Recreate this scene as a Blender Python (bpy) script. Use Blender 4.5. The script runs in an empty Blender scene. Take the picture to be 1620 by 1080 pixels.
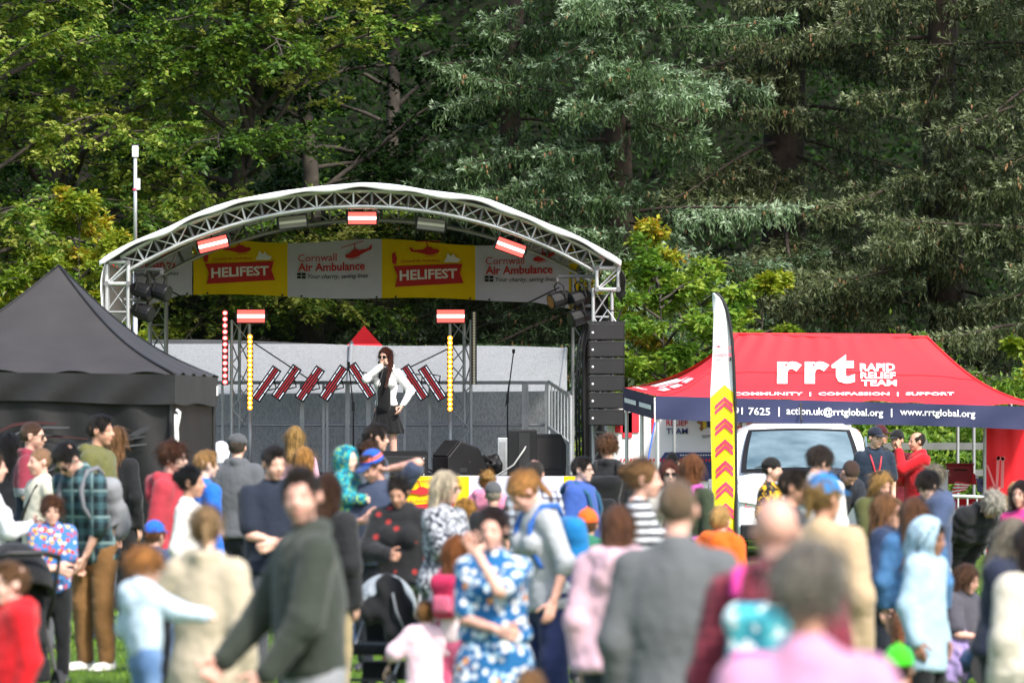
import bpy, math, random
import numpy as np
from mathutils import Vector, Matrix, Quaternion

R = math.radians
random.seed(11)
rng = np.random.default_rng(11)
SC = bpy.context.scene
COL = SC.collection

# ------------------------------------------------------------------ camera, sky, sun, exposure
F, HC, HY, CX = 9000.0, 2.05, 639.0, 810.0          # focal length in photo pixels, eye height, horizon row, centre column
cam = bpy.data.cameras.new('camera')
cam.lens = 36.0 * F / 1620.0
cam.sensor_width = 36.0
cam.shift_y = (HY - 540.0) / 1620.0
cam.clip_start, cam.clip_end = 0.5, 2000.0
cam.dof.use_dof = True
cam.dof.focus_distance = 83.0
cam.dof.aperture_fstop = 3.8
cam_ob = bpy.data.objects.new('camera', cam)
COL.objects.link(cam_ob)
cam_ob.location = (0, 0, HC)
cam_ob.rotation_euler = (R(90), 0, 0)
SC.camera = cam_ob

SUN_EL, SUN_AZ = 47.0, 34.0                           # azimuth: degrees to the right of straight behind the camera
sd = Vector((math.sin(R(SUN_AZ)) * math.cos(R(SUN_EL)), -math.cos(R(SUN_AZ)) * math.cos(R(SUN_EL)), math.sin(R(SUN_EL))))
world = bpy.data.worlds.new('World')
SC.world = world
world.use_nodes = True
wn = world.node_tree.nodes
wl = world.node_tree.links
sky = wn.new('ShaderNodeTexSky')
sky.sky_type = 'NISHITA'
sky.sun_disc = False
sky.sun_elevation = R(SUN_EL)
sky.sun_rotation = math.atan2(sd.x, sd.y)
sky.dust_density = 2.5
wn['Background'].inputs['Strength'].default_value = 0.15
wl.new(sky.outputs[0], wn['Background'].inputs['Color'])
sun = bpy.data.lights.new('sun', 'SUN')
sun.energy = 3.3
sun.angle = R(7.0)
sun.color = (1.0, 0.95, 0.87)
sun_ob = bpy.data.objects.new('sun', sun)
COL.objects.link(sun_ob)
sun_ob.location = (20, -20, 40)
sun_ob.rotation_euler = sd.to_track_quat('Z', 'Y').to_euler()
SC.view_settings.view_transform = 'Standard'
SC.view_settings.look = 'None'
SC.view_settings.gamma = 1.0
SC.view_settings.use_curve_mapping = False
SC.view_settings.exposure = 0.95
SC.cycles.max_bounces = 6
SC.cycles.transparent_max_bounces = 12
SC.cycles.sample_clamp_indirect = 4.0

# ------------------------------------------------------------------ helpers
def P(px, py, Y):
    """photo pixel + distance -> world point"""
    return Vector(((px - CX) * Y / F, Y, HC - (py - HY) * Y / F))

def hx(h):
    h = h.lstrip('#')
    c = [int(h[i:i + 2], 16) / 255 for i in (0, 2, 4)]
    return tuple(x / 12.92 if x <= 0.04045 else ((x + 0.055) / 1.055) ** 2.4 for x in c)

MATS = {}

class NT:
    def __init__(self, name):
        self.m = bpy.data.materials.new(name)
        self.m.use_nodes = True
        self.t = self.m.node_tree
        self.b = self.t.nodes['Principled BSDF']
        self.out = self.t.nodes['Material Output']
    def n(self, typ, **kw):
        nd = self.t.nodes.new('ShaderNode' + typ)
        for k, v in kw.items():
            setattr(nd, k, v)
        return nd
    def l(self, a, b):
        self.t.links.new(a, b)
    def coord(self, scale=(1, 1, 1), which='Object', rot=(0, 0, 0)):
        tc = self.n('TexCoord')
        mp = self.n('Mapping')
        mp.inputs['Scale'].default_value = scale
        mp.inputs['Rotation'].default_value = rot
        self.l(tc.outputs[which], mp.inputs[0])
        return mp.outputs[0]
    def noise(self, vec, scale, detail=3, rough=0.55):
        nd = self.n('TexNoise')
        nd.inputs['Scale'].default_value = scale
        nd.inputs['Detail'].default_value = detail
        nd.inputs['Roughness'].default_value = rough
        if vec is not None:
            self.l(vec, nd.inputs['Vector'])
        return nd.outputs['Fac']
    def ramp(self, fac, stops, interp='LINEAR'):
        nd = self.n('ValToRGB')
        cr = nd.color_ramp
        cr.interpolation = interp
        while len(cr.elements) < len(stops):
            cr.elements.new(0.5)
        for e, (p, c) in zip(cr.elements, stops):
            e.position = p
            e.color = tuple(c) + (1,) if len(c) == 3 else c
        self.l(fac, nd.inputs[0])
        return nd.outputs[0]
    def mix(self, fac, a, b, mode='MIX'):
        nd = self.n('Mix', data_type='RGBA', blend_type=mode)
        for sock, v in ((nd.inputs[0], fac), (nd.inputs[6], a), (nd.inputs[7], b)):
            if hasattr(v, 'is_linked'):
                self.l(v, sock)
            elif isinstance(v, (int, float)):
                sock.default_value = v
            else:
                sock.default_value = tuple(v) + (1,) if len(v) == 3 else v
        return nd.outputs[2]
    def math(self, op, a, b=None, c=None):
        nd = self.n('Math', operation=op)
        for i, v in enumerate((a, b, c)):
            if v is None:
                continue
            if hasattr(v, 'is_linked'):
                self.l(v, nd.inputs[i])
            else:
                nd.inputs[i].default_value = v
        return nd.outputs[0]
    def bump(self, h, strength, dist=0.01):
        nd = self.n('Bump')
        nd.inputs['Strength'].default_value = strength
        nd.inputs['Distance'].default_value = dist
        self.l(h, nd.inputs['Height'])
        self.l(nd.outputs[0], self.b.inputs['Normal'])
    def set(self, **kw):
        for k, v in kw.items():
            self.b.inputs[k.replace('_', ' ')].default_value = v

def M(name, color, rough=0.6, metal=0.0, spec=0.4, var=0.12, vscale=3.0, bump=0.0, bscale=60.0, coat=0.0):
    """plain surface with slight mottling"""
    if name in MATS:
        return MATS[name]
    t = NT(name)
    v = t.coord()
    f = t.noise(v, vscale, 4)
    dark = tuple(c * (1 - var) for c in color)
    lite = tuple(min(1, c * (1 + var)) for c in color)
    t.l(t.ramp(f, [(0.3, dark), (0.7, lite)]), t.b.inputs['Base Color'])
    t.set(Roughness=rough, Metallic=metal, Specular_IOR_Level=spec, Coat_Weight=coat)
    if bump:
        t.bump(t.noise(v, bscale, 3), bump)
    MATS[name] = t.m
    return t.m

def Emat(name, color, strength):
    if name in MATS:
        return MATS[name]
    t = NT(name)
    t.set(Base_Color=tuple(color) + (1,), Roughness=0.4, Emission_Color=tuple(color) + (1,), Emission_Strength=strength)
    MATS[name] = t.m
    return t.m

def np_mesh(name, V, Fc, mat=None, smooth=True, attrs=None, colors=None, sizes=None):
    """fast mesh from arrays; Fc (n,3) or (n,4)"""
    V = np.asarray(V, np.float32)
    Fc = np.asarray(Fc, np.int32)
    me = bpy.data.meshes.new(name)
    n, k = Fc.shape
    me.vertices.add(len(V))
    me.vertices.foreach_set('co', V.ravel())
    me.loops.add(n * k)
    me.loops.foreach_set('vertex_index', Fc.ravel())
    me.polygons.add(n)
    me.polygons.foreach_set('loop_start', np.arange(0, n * k, k, dtype=np.int32))
    me.polygons.foreach_set('use_smooth', np.full(n, smooth, dtype=bool))
    for an, arr in (attrs or {}).items():
        a = me.attributes.new(an, 'FLOAT', 'POINT')
        a.data.foreach_set('value', np.asarray(arr, np.float32))
    for an, arr in (colors or {}).items():
        a = me.attributes.new(an, 'FLOAT_COLOR', 'POINT')
        a.data.foreach_set('color', np.asarray(arr, np.float32).ravel())
    me.update(calc_edges=True)
    if mat:
        me.materials.append(mat)
    return me

def thing(name, label, cat, loc=(0, 0, 0), rotz=0.0, group=None):
    o = bpy.data.objects.new(name, None)
    o.empty_display_size = 0.2
    COL.objects.link(o)
    o.location = loc
    o.rotation_euler = (0, 0, rotz)
    o['label'] = label
    o['category'] = cat
    if group:
        o['group'] = group
    return o

def tag(o, label, cat, group=None):
    o['label'] = label
    o['category'] = cat
    if group:
        o['group'] = group
    return o

def part(name, me, parent=None, mat=None, loc=None):
    o = bpy.data.objects.new(name, me)
    COL.objects.link(o)
    if mat is not None and not me.materials:
        me.materials.append(mat)
    if parent is not None:
        o.parent = parent
    if loc is not None:
        o.location = loc
    return o

class MB:
    """collects shapes given in world (or parent-local) coordinates; build() makes one mesh object"""
    def __init__(self):
        self.v = []
        self.f = []
    def add(self, vs, fs):
        o = len(self.v)
        self.v += [tuple(p) for p in vs]
        self.f += [tuple(i + o for i in f) for f in fs]
        return self
    def box(self, c, h, rot=None):
        vs = []
        for sx in (-1, 1):
            for sy in (-1, 1):
                for sz in (-1, 1):
                    p = Vector((sx * h[0], sy * h[1], sz * h[2]))
                    if rot is not None:
                        p = rot @ p
                    vs.append(p + Vector(c))
        return self.add(vs, [(0, 1, 3, 2), (4, 6, 7, 5), (0, 4, 5, 1), (2, 3, 7, 6), (0, 2, 6, 4), (1, 5, 7, 3)])
    def tube(self, pts, r, n=8, cap=True):
        pts = [Vector(p) for p in pts]
        rs = r if isinstance(r, (list, tuple)) else [r] * len(pts)
        rings = []
        up = None
        for i, p in enumerate(pts):
            d = (pts[min(i + 1, len(pts) - 1)] - pts[max(i - 1, 0)]).normalized()
            if up is None:
                up = Vector((0, 0, 1)) if abs(d.z) < 0.9 else Vector((1, 0, 0))
            a = d.cross(up).normalized()
            b = a.cross(d).normalized()
            up = b
            rings.append([p + (a * math.cos(2 * math.pi * k / n) + b * math.sin(2 * math.pi * k / n)) * rs[i] for k in range(n)])
        vs = [q for r_ in rings for q in r_]
        fs = []
        for i in range(len(pts) - 1):
            for k in range(n):
                fs.append((i * n + k, i * n + (k + 1) % n, (i + 1) * n + (k + 1) % n, (i + 1) * n + k))
        if cap:
            fs.append(tuple(range(n - 1, -1, -1)))
            fs.append(tuple((len(pts) - 1) * n + k for k in range(n)))
        return self.add(vs, fs)
    def prism(self, poly, y0, y1):
        """polygon in x,z extruded along y"""
        n = len(poly)
        vs = [(x, y0, z) for x, z in poly] + [(x, y1, z) for x, z in poly]
        fs = [tuple(range(n)), tuple(range(2 * n - 1, n - 1, -1))]
        fs += [(i, i + n, (i + 1) % n + n, (i + 1) % n) for i in range(n)]
        return self.add(vs, fs)
    def prism_x(self, poly, x0, x1):
        """polygon in y,z extruded along x"""
        n = len(poly)
        vs = [(x0, y, z) for y, z in poly] + [(x1, y, z) for y, z in poly]
        fs = [tuple(range(n)), tuple(range(2 * n - 1, n - 1, -1))]
        fs += [(i, i + n, (i + 1) % n + n, (i + 1) % n) for i in range(n)]
        return self.add(vs, fs)
    def grid(self, fn, nu, nv):
        vs = [fn(i / nu, j / nv) for j in range(nv + 1) for i in range(nu + 1)]
        fs = [(j * (nu + 1) + i, j * (nu + 1) + i + 1, (j + 1) * (nu + 1) + i + 1, (j + 1) * (nu + 1) + i) for j in range(nv) for i in range(nu)]
        return self.add(vs, fs)
    def build(self, name, mat, parent=None, origin=None, smooth=False, bevel=0.0, solid=0.0):
        o = Vector(origin) if origin is not None else Vector((0, 0, 0))
        me = bpy.data.meshes.new(name)
        me.from_pydata([tuple(Vector(p) - o) for p in self.v], [], self.f)
        me.update()
        if smooth:
            me.polygons.foreach_set('use_smooth', [True] * len(me.polygons))
        me.materials.append(mat)
        ob = part(name, me, parent)
        if parent is None and origin is not None:
            ob.location = o
        if bevel:
            m = ob.modifiers.new('bevel', 'BEVEL')
            m.width = bevel
            m.segments = 2
            m.limit_method = 'ANGLE'
        if solid:
            m = ob.modifiers.new('thickness', 'SOLIDIFY')
            m.thickness = solid
        return ob

_unit = {}
def unit_cyl(mat, n=8):
    k = (mat.name, n)
    if k not in _unit:
        mb = MB().tube([(0, 0, 0), (0, 0, 1)], 1.0, n)
        me = bpy.data.meshes.new('bar')
        me.from_pydata(mb.v, [], mb.f)
        me.update()
        me.polygons.foreach_set('use_smooth', [len(p.vertices) == 4 for p in me.polygons])
        me.materials.append(mat)
        _unit[k] = me
    return _unit[k]

def bar(name, p0, p1, r, mat, parent, origin=(0, 0, 0), n=8):
    """round bar between two points, shared mesh; points in world, parent empty at `origin`"""
    p0, p1 = Vector(p0) - Vector(origin), Vector(p1) - Vector(origin)
    d = p1 - p0
    o = part(name, unit_cyl(mat, n), parent)
    q = d.to_track_quat('Z', 'Y')
    o.matrix_basis = Matrix.Translation(p0) @ q.to_matrix().to_4x4() @ Matrix.Diagonal((r, r, d.length, 1))
    return o

def text_geo(body, size=1.0, bold=0.0, shear=0.0, align='LEFT', spacing=1.0):
    """flat lettering -> (verts Nx2, faces); baseline at y=0, width real"""
    cu = bpy.data.curves.new('txt', 'FONT')
    cu.body = body
    cu.size = size
    cu.offset = bold * size
    cu.shear = shear
    cu.align_x = align
    cu.space_character = spacing
    cu.resolution_u = 2
    ob = bpy.data.objects.new('txt', cu)
    COL.objects.link(ob)
    bpy.context.view_layer.update()
    dg = bpy.context.evaluated_depsgraph_get()
    me = bpy.data.meshes.new_from_object(ob.evaluated_get(dg))
    vs = [(v.co.x, v.co.y) for v in me.vertices]
    fs = [tuple(p.vertices) for p in me.polygons]
    bpy.data.objects.remove(ob)
    bpy.data.curves.remove(cu)
    bpy.data.meshes.remove(me)
    return vs, fs

def lettering(body, mat, parent, fn, w=None, h=None, bold=0.0, shear=0.0, spacing=1.0, name='lettering', origin=(0, 0, 0), mirror=False):
    """lay text on a surface: text is scaled so its box is w x h, fn(x, y) -> world point"""
    vs, fs = text_geo(body, 1.0, bold, shear, 'LEFT', spacing)
    xs = [v[0] for v in vs]
    ys = [v[1] for v in vs]
    x0, x1, y0, y1 = min(xs), max(xs), min(ys), max(ys)
    sx = w / (x1 - x0) if w else None
    sy = h / (y1 - y0) if h else sx
    sx = sx or sy
    out = []
    for x, y in vs:
        X = (x - x0) * sx
        if mirror:
            X = (x1 - x0) * sx - X
        out.append(fn(X, (y - y0) * sy))
    mb = MB()
    mb.add(out, fs)
    return mb.build(name, mat, parent, origin)

# ------------------------------------------------------------------ soft-shape engine (smooth union on a grid, surface nets)
def v3(*a):
    return np.array(a, float)

def d_cone(p, a, b, ra, rb, flat=1.0):
    """tapered capsule; flat < 1 squashes it along y"""
    a = np.asarray(a, float); b = np.asarray(b, float)
    s = np.array([1, 1 / flat, 1])
    q = p * s
    a = a * s; b = b * s
    ab = b - a
    L = max(float(ab @ ab), 1e-9)
    t = np.clip(((q - a) @ ab) / L, 0, 1)
    d = np.linalg.norm(q - a - t[..., None] * ab, axis=-1) - (ra + (rb - ra) * t)
    return d * (flat if flat < 1 else 1.0)

def d_ell(p, c, r, rot=None):
    q = p - np.asarray(c, float)
    if rot is not None:
        q = q @ rot
    r = np.asarray(r, float)
    k0 = np.linalg.norm(q / r, axis=-1)
    k1 = np.linalg.norm(q / (r * r), axis=-1) + 1e-9
    return k0 * (k0 - 1) / k1

def d_box(p, c, h, r):
    q = np.abs(p - np.asarray(c, float)) - (np.asarray(h, float) - r)
    return np.linalg.norm(np.maximum(q, 0), axis=-1) + np.minimum(q.max(-1), 0) - r

def smin(a, b, k):
    h = np.clip(0.5 + 0.5 * (b - a) / k, 0, 1)
    return b + (a - b) * h - k * h * (1 - h)

def smax(a, b, k):
    return -smin(-a, -b, k)

def surf(fn, lo, hi, vox):
    lo = np.asarray(lo, float); hi = np.asarray(hi, float)
    n = np.ceil((hi - lo) / vox).astype(int) + 1
    ax = [lo[i] + np.arange(n[i]) * vox for i in range(3)]
    g = np.stack(np.meshgrid(*ax, indexing='ij'), -1)
    D = fn(g.reshape(-1, 3)).reshape(n)
    S = D < 0
    c = np.zeros(n - 1, np.int8)
    for i in (0, 1):
        for j in (0, 1):
            for k in (0, 1):
                c += S[i:n[0] - 1 + i, j:n[1] - 1 + j, k:n[2] - 1 + k]
    act = (c > 0) & (c < 8)
    idx = -np.ones(n - 1, int)
    cells = np.argwhere(act)
    idx[act] = np.arange(len(cells))
    acc = np.zeros((len(cells), 3)); cnt = np.zeros(len(cells))
    corners = [(i, j, k) for i in (0, 1) for j in (0, 1) for k in (0, 1)]
    for a in corners:
        for ax_ in range(3):
            if a[ax_] == 0:
                b = list(a); b[ax_] = 1
                da = D[cells[:, 0] + a[0], cells[:, 1] + a[1], cells[:, 2] + a[2]]
                db = D[cells[:, 0] + b[0], cells[:, 1] + b[1], cells[:, 2] + b[2]]
                m = (da < 0) != (db < 0)
                t = np.where(m, da / np.where(m, da - db, 1), 0)
                pt = np.tile(np.array(a, float), (len(cells), 1))
                pt[:, ax_] += t
                acc[m] += pt[m]; cnt[m] += 1
    V = lo + (cells + acc / cnt[:, None]) * vox
    quads = []
    for ax_ in range(3):
        o1, o2 = [(1, 2), (2, 0), (0, 1)][ax_]
        sl = [slice(None)] * 3
        sl0 = list(sl); sl0[ax_] = slice(0, n[ax_] - 1)
        sl1 = list(sl); sl1[ax_] = slice(1, n[ax_])
        s0, s1 = S[tuple(sl0)], S[tuple(sl1)]
        E = np.argwhere(s0 != s1)
        ok = (E[:, o1] > 0) & (E[:, o2] > 0) & (E[:, o1] < n[o1] - 1) & (E[:, o2] < n[o2] - 1)
        E = E[ok]
        if not len(E):
            continue
        def cell(d1, d2):
            q = E.copy(); q[:, o1] += d1; q[:, o2] += d2
            return idx[q[:, 0], q[:, 1], q[:, 2]]
        q = np.stack([cell(-1, -1), cell(0, -1), cell(0, 0), cell(-1, 0)], 1)
        flip = ~s0[E[:, 0], E[:, 1], E[:, 2]]
        q[flip] = q[flip][:, ::-1]
        quads.append(q)
    return V, np.concatenate(quads)

def normals(V, Q):
    n = np.cross(V[Q[:, 2]] - V[Q[:, 0]], V[Q[:, 3]] - V[Q[:, 1]])
    N = np.zeros_like(V)
    for k in range(4):
        np.add.at(N, Q[:, k], n)
    return N / (np.linalg.norm(N, axis=1, keepdims=True) + 1e-12)

class Wob:
    """cheap smooth noise: a sum of sines"""
    def __init__(self, seed, wl, n=7, aniso=(1, 1, 1)):
        r = np.random.default_rng(seed)
        k = r.normal(size=(n, 3)); k /= np.linalg.norm(k, axis=1, keepdims=True)
        self.k = k * (2 * np.pi / (wl * r.uniform(0.6, 1.5, (n, 1)))) * np.array(aniso)
        self.ph = r.uniform(0, 6.28, n)
    def __call__(self, p):
        return np.sin(p @ self.k.T + self.ph).mean(-1) * 1.9

def relax(V, Q, it=1, f=0.5):
    for _ in range(it):
        A = np.zeros_like(V); c = np.zeros(len(V))
        for k in range(4):
            for j in (1, 3):
                np.add.at(A, Q[:, k], V[Q[:, (k + j) % 4]]); np.add.at(c, Q[:, k], 1)
        V = V + f * (A / np.maximum(c, 1)[:, None] - V)
    return V

# ------------------------------------------------------------------ head, hair, hat, hand templates (head units: chin 0, crown 1, facing -y)
def make_head(kind):
    fem = kind == 'f'; kid = kind == 'k'
    def fn(p):
        q = p.copy(); q[:, 0] = np.abs(q[:, 0])
        d = d_ell(p, (0, .06, .62), (.325, .42, .385))
        jw = .235 if fem else (.25 if kid else .262)
        d = smin(d, d_ell(p, (0, -.11, .37), (jw, .29, .345)), .08)
        d = smin(d, d_ell(p, (0, -.245, .085), (.115 if not fem else .09, .095, .085)), .1)
        d = smin(d, d_ell(q, (.145, -.22, .35), (.09, .11, .12)), .07)
        d = smin(d, d_cone(q, (.0, -.345, .575), (.17, -.30, .565), .055, .05), .05)
        d = smax(d, -d_ell(q, (.125, -.43, .495), (.085, .09, .06)), .05)
        d = smin(d, d_ell(q, (.125, -.30, .492), (.072, .072, .06)), .012)
        nl = .055 if kid else .085
        d = smin(d, d_cone(p, (0, -.375, .53), (0, -.375 - nl, .365), .03, .05), .035)
        d = smin(d, d_ell(q, (.045, -.385, .345), (.04, .05, .035)), .02)
        d = smin(d, d_ell(p, (0, -.372, .235), (.105, .045, .022)), .02)
        d = smin(d, d_ell(p, (0, -.365, .192), (.085, .05, .026)), .02)
        d = smin(d, d_ell(q, (.335, .05, .47), (.035, .085, .125)), .025)
        d = smin(d, d_cone(p, (0, .09, .22), (0, .15, -.35), .2 if not fem else .175, .24 if not fem else .2), .07)
        return d
    V, Q = surf(fn, (-.5, -.6, -.45), (.5, .62, 1.06), .041)
    q = V.copy(); q[:, 0] = np.abs(q[:, 0])
    fr = V[:, 1] < -.2
    g = lambda c, r: np.clip(1.25 - np.linalg.norm((q - np.array(c)) / np.array(r), axis=1) ** 2, 0, 1)
    lip = g((0, -.4, .213), (.1, .12, .042)) * fr
    eye = g((.125, -.37, .492), (.062, .1, .028)) * fr
    brow = g((.135, -.36, .575), (.1, .1, .026)) * fr
    beard = np.clip(1.4 - np.abs(V[:, 2] - .1) / .2, 0, 1) * np.clip((-V[:, 1] - .0) / .12, 0, 1) * (1 - lip)
    beard = np.maximum(beard, g((0, -.4, .285), (.12, .12, .035)) * fr * .8)
    return V, Q, lip, eye, brow, beard

HEADS = {k: make_head(k) for k in 'mfk'}

def face_cut(p, low=.30, hl=.74, w=.30):
    """the part of a hair cap that is cut away to leave the face"""
    return d_ell(p, (0, -.52, hl - .45), (w + .05, .36, .45))

def make_hair(style, L=0.0):
    lump, lw = .012, .12
    def fn(p):
        q = p.copy(); q[:, 0] = np.abs(q[:, 0])
        cap = d_ell(p, (0, .07, .635), (.352, .45, .425))
        ear = -d_ell(q, (.36, .02, .42), (.13, .12, .17))
        if style == 'buzz':
            d = d_ell(p, (0, .065, .63), (.335, .432, .397))
            d = smax(d, -face_cut(p, hl=.80, w=.32), .03)
            d = smax(d, .28 + .0 * p[:, 0] - p[:, 2] + np.clip(-p[:, 1] * .5, -.2, .5), .03)
            return smax(d, ear, .02)
        if style == 'bald':
            d = smax(cap, d_ell(p, (0, -.12, .9), (.30, .42, .36)) * -1, .04)
            d = smax(d, -face_cut(p, hl=.95, w=.36), .03)
            d = smax(d, .28 - p[:, 2], .03)
            return smax(d, ear, .02)
        if style == 'short':
            d = smin(d_ell(p, (0, .065, .633), (.340, .438, .408)), d_ell(p, (0, -.13, .93), (.25, .25, .11)), .06)
            d = smax(d, -face_cut(p, hl=.82), .03)
            d = smax(d, .26 - p[:, 2] - np.clip(p[:, 1], -1, .3) * .3 + np.clip(-p[:, 1], 0, 1) * .6, .03)
            return smax(d, ear, .02)
        if style in ('curly', 'fringe'):
            d = d_ell(p, (0, .05, .68), (.40, .48, .43))
            d = smax(d, -face_cut(p, hl=.72 if style == 'curly' else .62), .04)
            return smax(d, .3 - p[:, 2] - np.clip(p[:, 1], -1, .3) * .4, .04)
        if style == 'tied':
            d = smax(cap, -face_cut(p, hl=.83, w=.31), .03)
            d = smax(d, .26 - p[:, 2] - p[:, 1] * .35, .04)
            d = smax(d, ear, .03)
            if L > 0:                                         # pony tail
                return smin(smin(d, d_ell(p, (0, .5, .62), (.1, .12, .1)), .05), d_cone(p, (0, .55, .6), (0, .56, .6 - L), .1, .06), .06)
            return smin(d, d_ell(p, (0, .5, .72), (.17, .15, .17)), .04)
        # loose hair of length L below the chin
        d = d_ell(p, (0, .07, .645), (.385, .47, .43))
        body = smin(d_cone(q, (.30, .10, .55), (.32, .34, -L), .115, .09, .9), d_cone(p, (0, .36, .6), (0, .52, -L), .17, .12), .12)
        body = smin(body, d_cone(q, (.15, .36, .5), (.18, .48, -L), .16, .10), .1)
        if style == 'locks':
            body = smin(body, smin(d_cone(p, (.31, -.05, .5), (.47, -.34, -.30), .10, .13), d_cone(p, (.47, -.34, -.30), (.46, -.84, -L), .13, .08), .08), .06)
        d = smin(d, body, .08)
        d = smax(d, -face_cut(p, hl=.80, w=.27), .04)
        return smax(d, -d_cone(p, (0, -.32, .3), (0, -.34, -L - .3), .29, .3 if style != 'locks' else .2), .04)
    V, Q = surf(fn, (-.62, -.62 if style != 'locks' else -1.15, -L - .25), (.62, .85, 1.25), .036)
    N = normals(V, Q)
    if style == 'curly':
        V = V + N * (Wob(3, .16, 9)(V) * .04)[:, None]
    elif style in ('buzz',):
        pass
    else:
        V = V + N * (Wob(5, .09, 9, (1, 1, .22))(V) * .016 + Wob(6, .3, 6, (1, 1, .4))(V) * .018)[:, None]
    n0 = len(V)
    tint = .5 + .25 * Wob(8, .07, 9, (1, 1, .15))(V)
    if style in ('buzz', 'bald'):
        return V, Q, np.clip(tint, 0, 1)
    # loose locks lying on the surface
    r = np.random.default_rng(int(L * 100) + len(style))
    N = normals(V, Q)
    C = V[Q].mean(1); CN = unit_(N[Q].mean(1))
    ok = np.where((C[:, 1] > -.3) | (C[:, 2] > .8))[0]
    m = {'curly': 520, 'short': 420, 'fringe': 500}.get(style, 620)
    sel = r.choice(ok, m)
    p = C[sel]; nn = CN[sel]
    segs = 4
    strip = []
    w0 = r.uniform(.014, .032, m) * (1.3 if style == 'curly' else 1)
    ln = r.uniform(.07, .15, m) * (1.25 if style in ('loose', 'locks') else (.45 if style == 'short' else .8))
    lift = r.uniform(.003, .02, m) * (1.7 if style == 'curly' else (1.2 if style == 'loose' else (.25 if style == 'short' else .6)))
    jit = r.normal(size=(m, 3)) * (.75 if style == 'curly' else .16)
    for k in range(segs + 1):
        if style == 'tied':
            fl = unit_(v3(0, .55, .64) - p)
        elif style in ('loose', 'locks'):
            rad = np.stack([p[:, 0], p[:, 1] - .05, 0 * p[:, 0]], 1)
            fl = unit_(v3(0, 0, -1.) + rad * np.clip(p[:, 2:3] - .72, 0, 1) * 6)
        else:
            fl = unit_(np.stack([p[:, 0] * .6, p[:, 1] - .25, -.35 + 0 * p[:, 0]], 1))
        fl = fl + jit + r.normal(size=(m, 3)) * (.5 if style == 'curly' else .10)
        fl = unit_(fl - (fl * nn).sum(1, keepdims=True) * nn)
        sd_ = np.cross(fl, nn)
        w = w0 * (1 - (k / segs) ** 2 * .85)
        q = p + nn * (.004 + lift * (k / segs) ** 1.3 + .012 * (k in (1, 2)))[:, None]
        strip.append(np.stack([q - sd_ * w[:, None] * .5, q + sd_ * w[:, None] * .5], 1))
        p = p + fl * ln[:, None]
    S = np.stack(strip, 1)                                   # m, segs+1, 2, 3
    SV = S.reshape(-1, 3)
    base = n0 + np.arange(m)[:, None] * (segs + 1) * 2 + np.arange(segs)[None] * 2
    SQ = np.stack([base, base + 1, base + 3, base + 2], -1).reshape(-1, 4)
    st = np.repeat(r.uniform(.1, 1.0, m), (segs + 1) * 2)
    return np.concatenate([V, SV]), np.concatenate([Q, SQ]), np.clip(np.concatenate([tint, st]), 0, 1)

def unit_(v):
    return v / (np.linalg.norm(v, axis=-1, keepdims=True) + 1e-9)

_hair_me = {}
def hair_mesh(style, L=0.0, mat=None):
    k = (style, L)
    if k not in _hair_me:
        V, Q, T = make_hair(style, L)
        _hair_me[k] = np_mesh('hair', V, Q, mat, attrs={'tint': T})
    return _hair_me[k]

def hat_parts(style):
    """head-unit geometry of hats: list of (name, V, Q)"""
    if style in ('cap', 'capback'):
        def crown(p):
            d = d_ell(p, (0, .05, .68), (.372, .465, .43))
            return smax(d, .66 - p[:, 2] - p[:, 1] * .1, .02)
        V, Q = surf(crown, (-.5, -.55, .5), (.5, .65, 1.2), .036)
        def peak(p):
            q = p.copy()
            q[:, 2] = q[:, 2] + p[:, 0] ** 2 * .7 + np.clip(-p[:, 1] - .35, 0, 1) * .25
            d = d_ell(q, (0, -.42, .70), (.3, .36, .028))
            return smax(d, p[:, 1] + .2, .02)
        V2, Q2 = surf(peak, (-.45, -.9, .45), (.45, 0, .85), .028)
        return [('crown', V, Q), ('peak', V2, Q2)]
    if style == 'flat':
        V, Q = surf(lambda p: smax(d_ell(p, (0, .02, .74), (.40, .5, .34)), .66 - p[:, 2], .03), (-.55, -.65, .5), (.55, .65, 1.2), .036)
        V2, Q2 = surf(lambda p: d_ell(p, (0, -.4, .69), (.26, .24, .03)), (-.4, -.75, .6), (.4, -.1, .8), .028)
        return [('crown', V, Q), ('peak', V2, Q2)]
    if style == 'beanie':
        V, Q = surf(lambda p: smin(smax(d_ell(p, (0, .06, .66), (.385, .48, .46)), .6 - p[:, 2], .03), d_cone(p, (0, .06, 1.1), (0, .08, 1.16), .05, .03), .05), (-.55, -.6, .45), (.55, .7, 1.3), .036)
        return [('crown', V, Q)]
    if style == 'fur':
        V, Q = surf(lambda p: smax(d_ell(p, (0, .06, .68), (.44, .52, .44)), .62 - p[:, 2], .04), (-.6, -.7, .45), (.6, .75, 1.3), .036)
        V = V + normals(V, Q) * (Wob(9, .12, 9)(V) * .03)[:, None]
        return [('crown', V, Q)]

_hat_me = {}
def hat_meshes(style):
    if style not in _hat_me:
        _hat_me[style] = [(n, V, Q) for n, V, Q in hat_parts(style)]
    return _hat_me[style]

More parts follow.
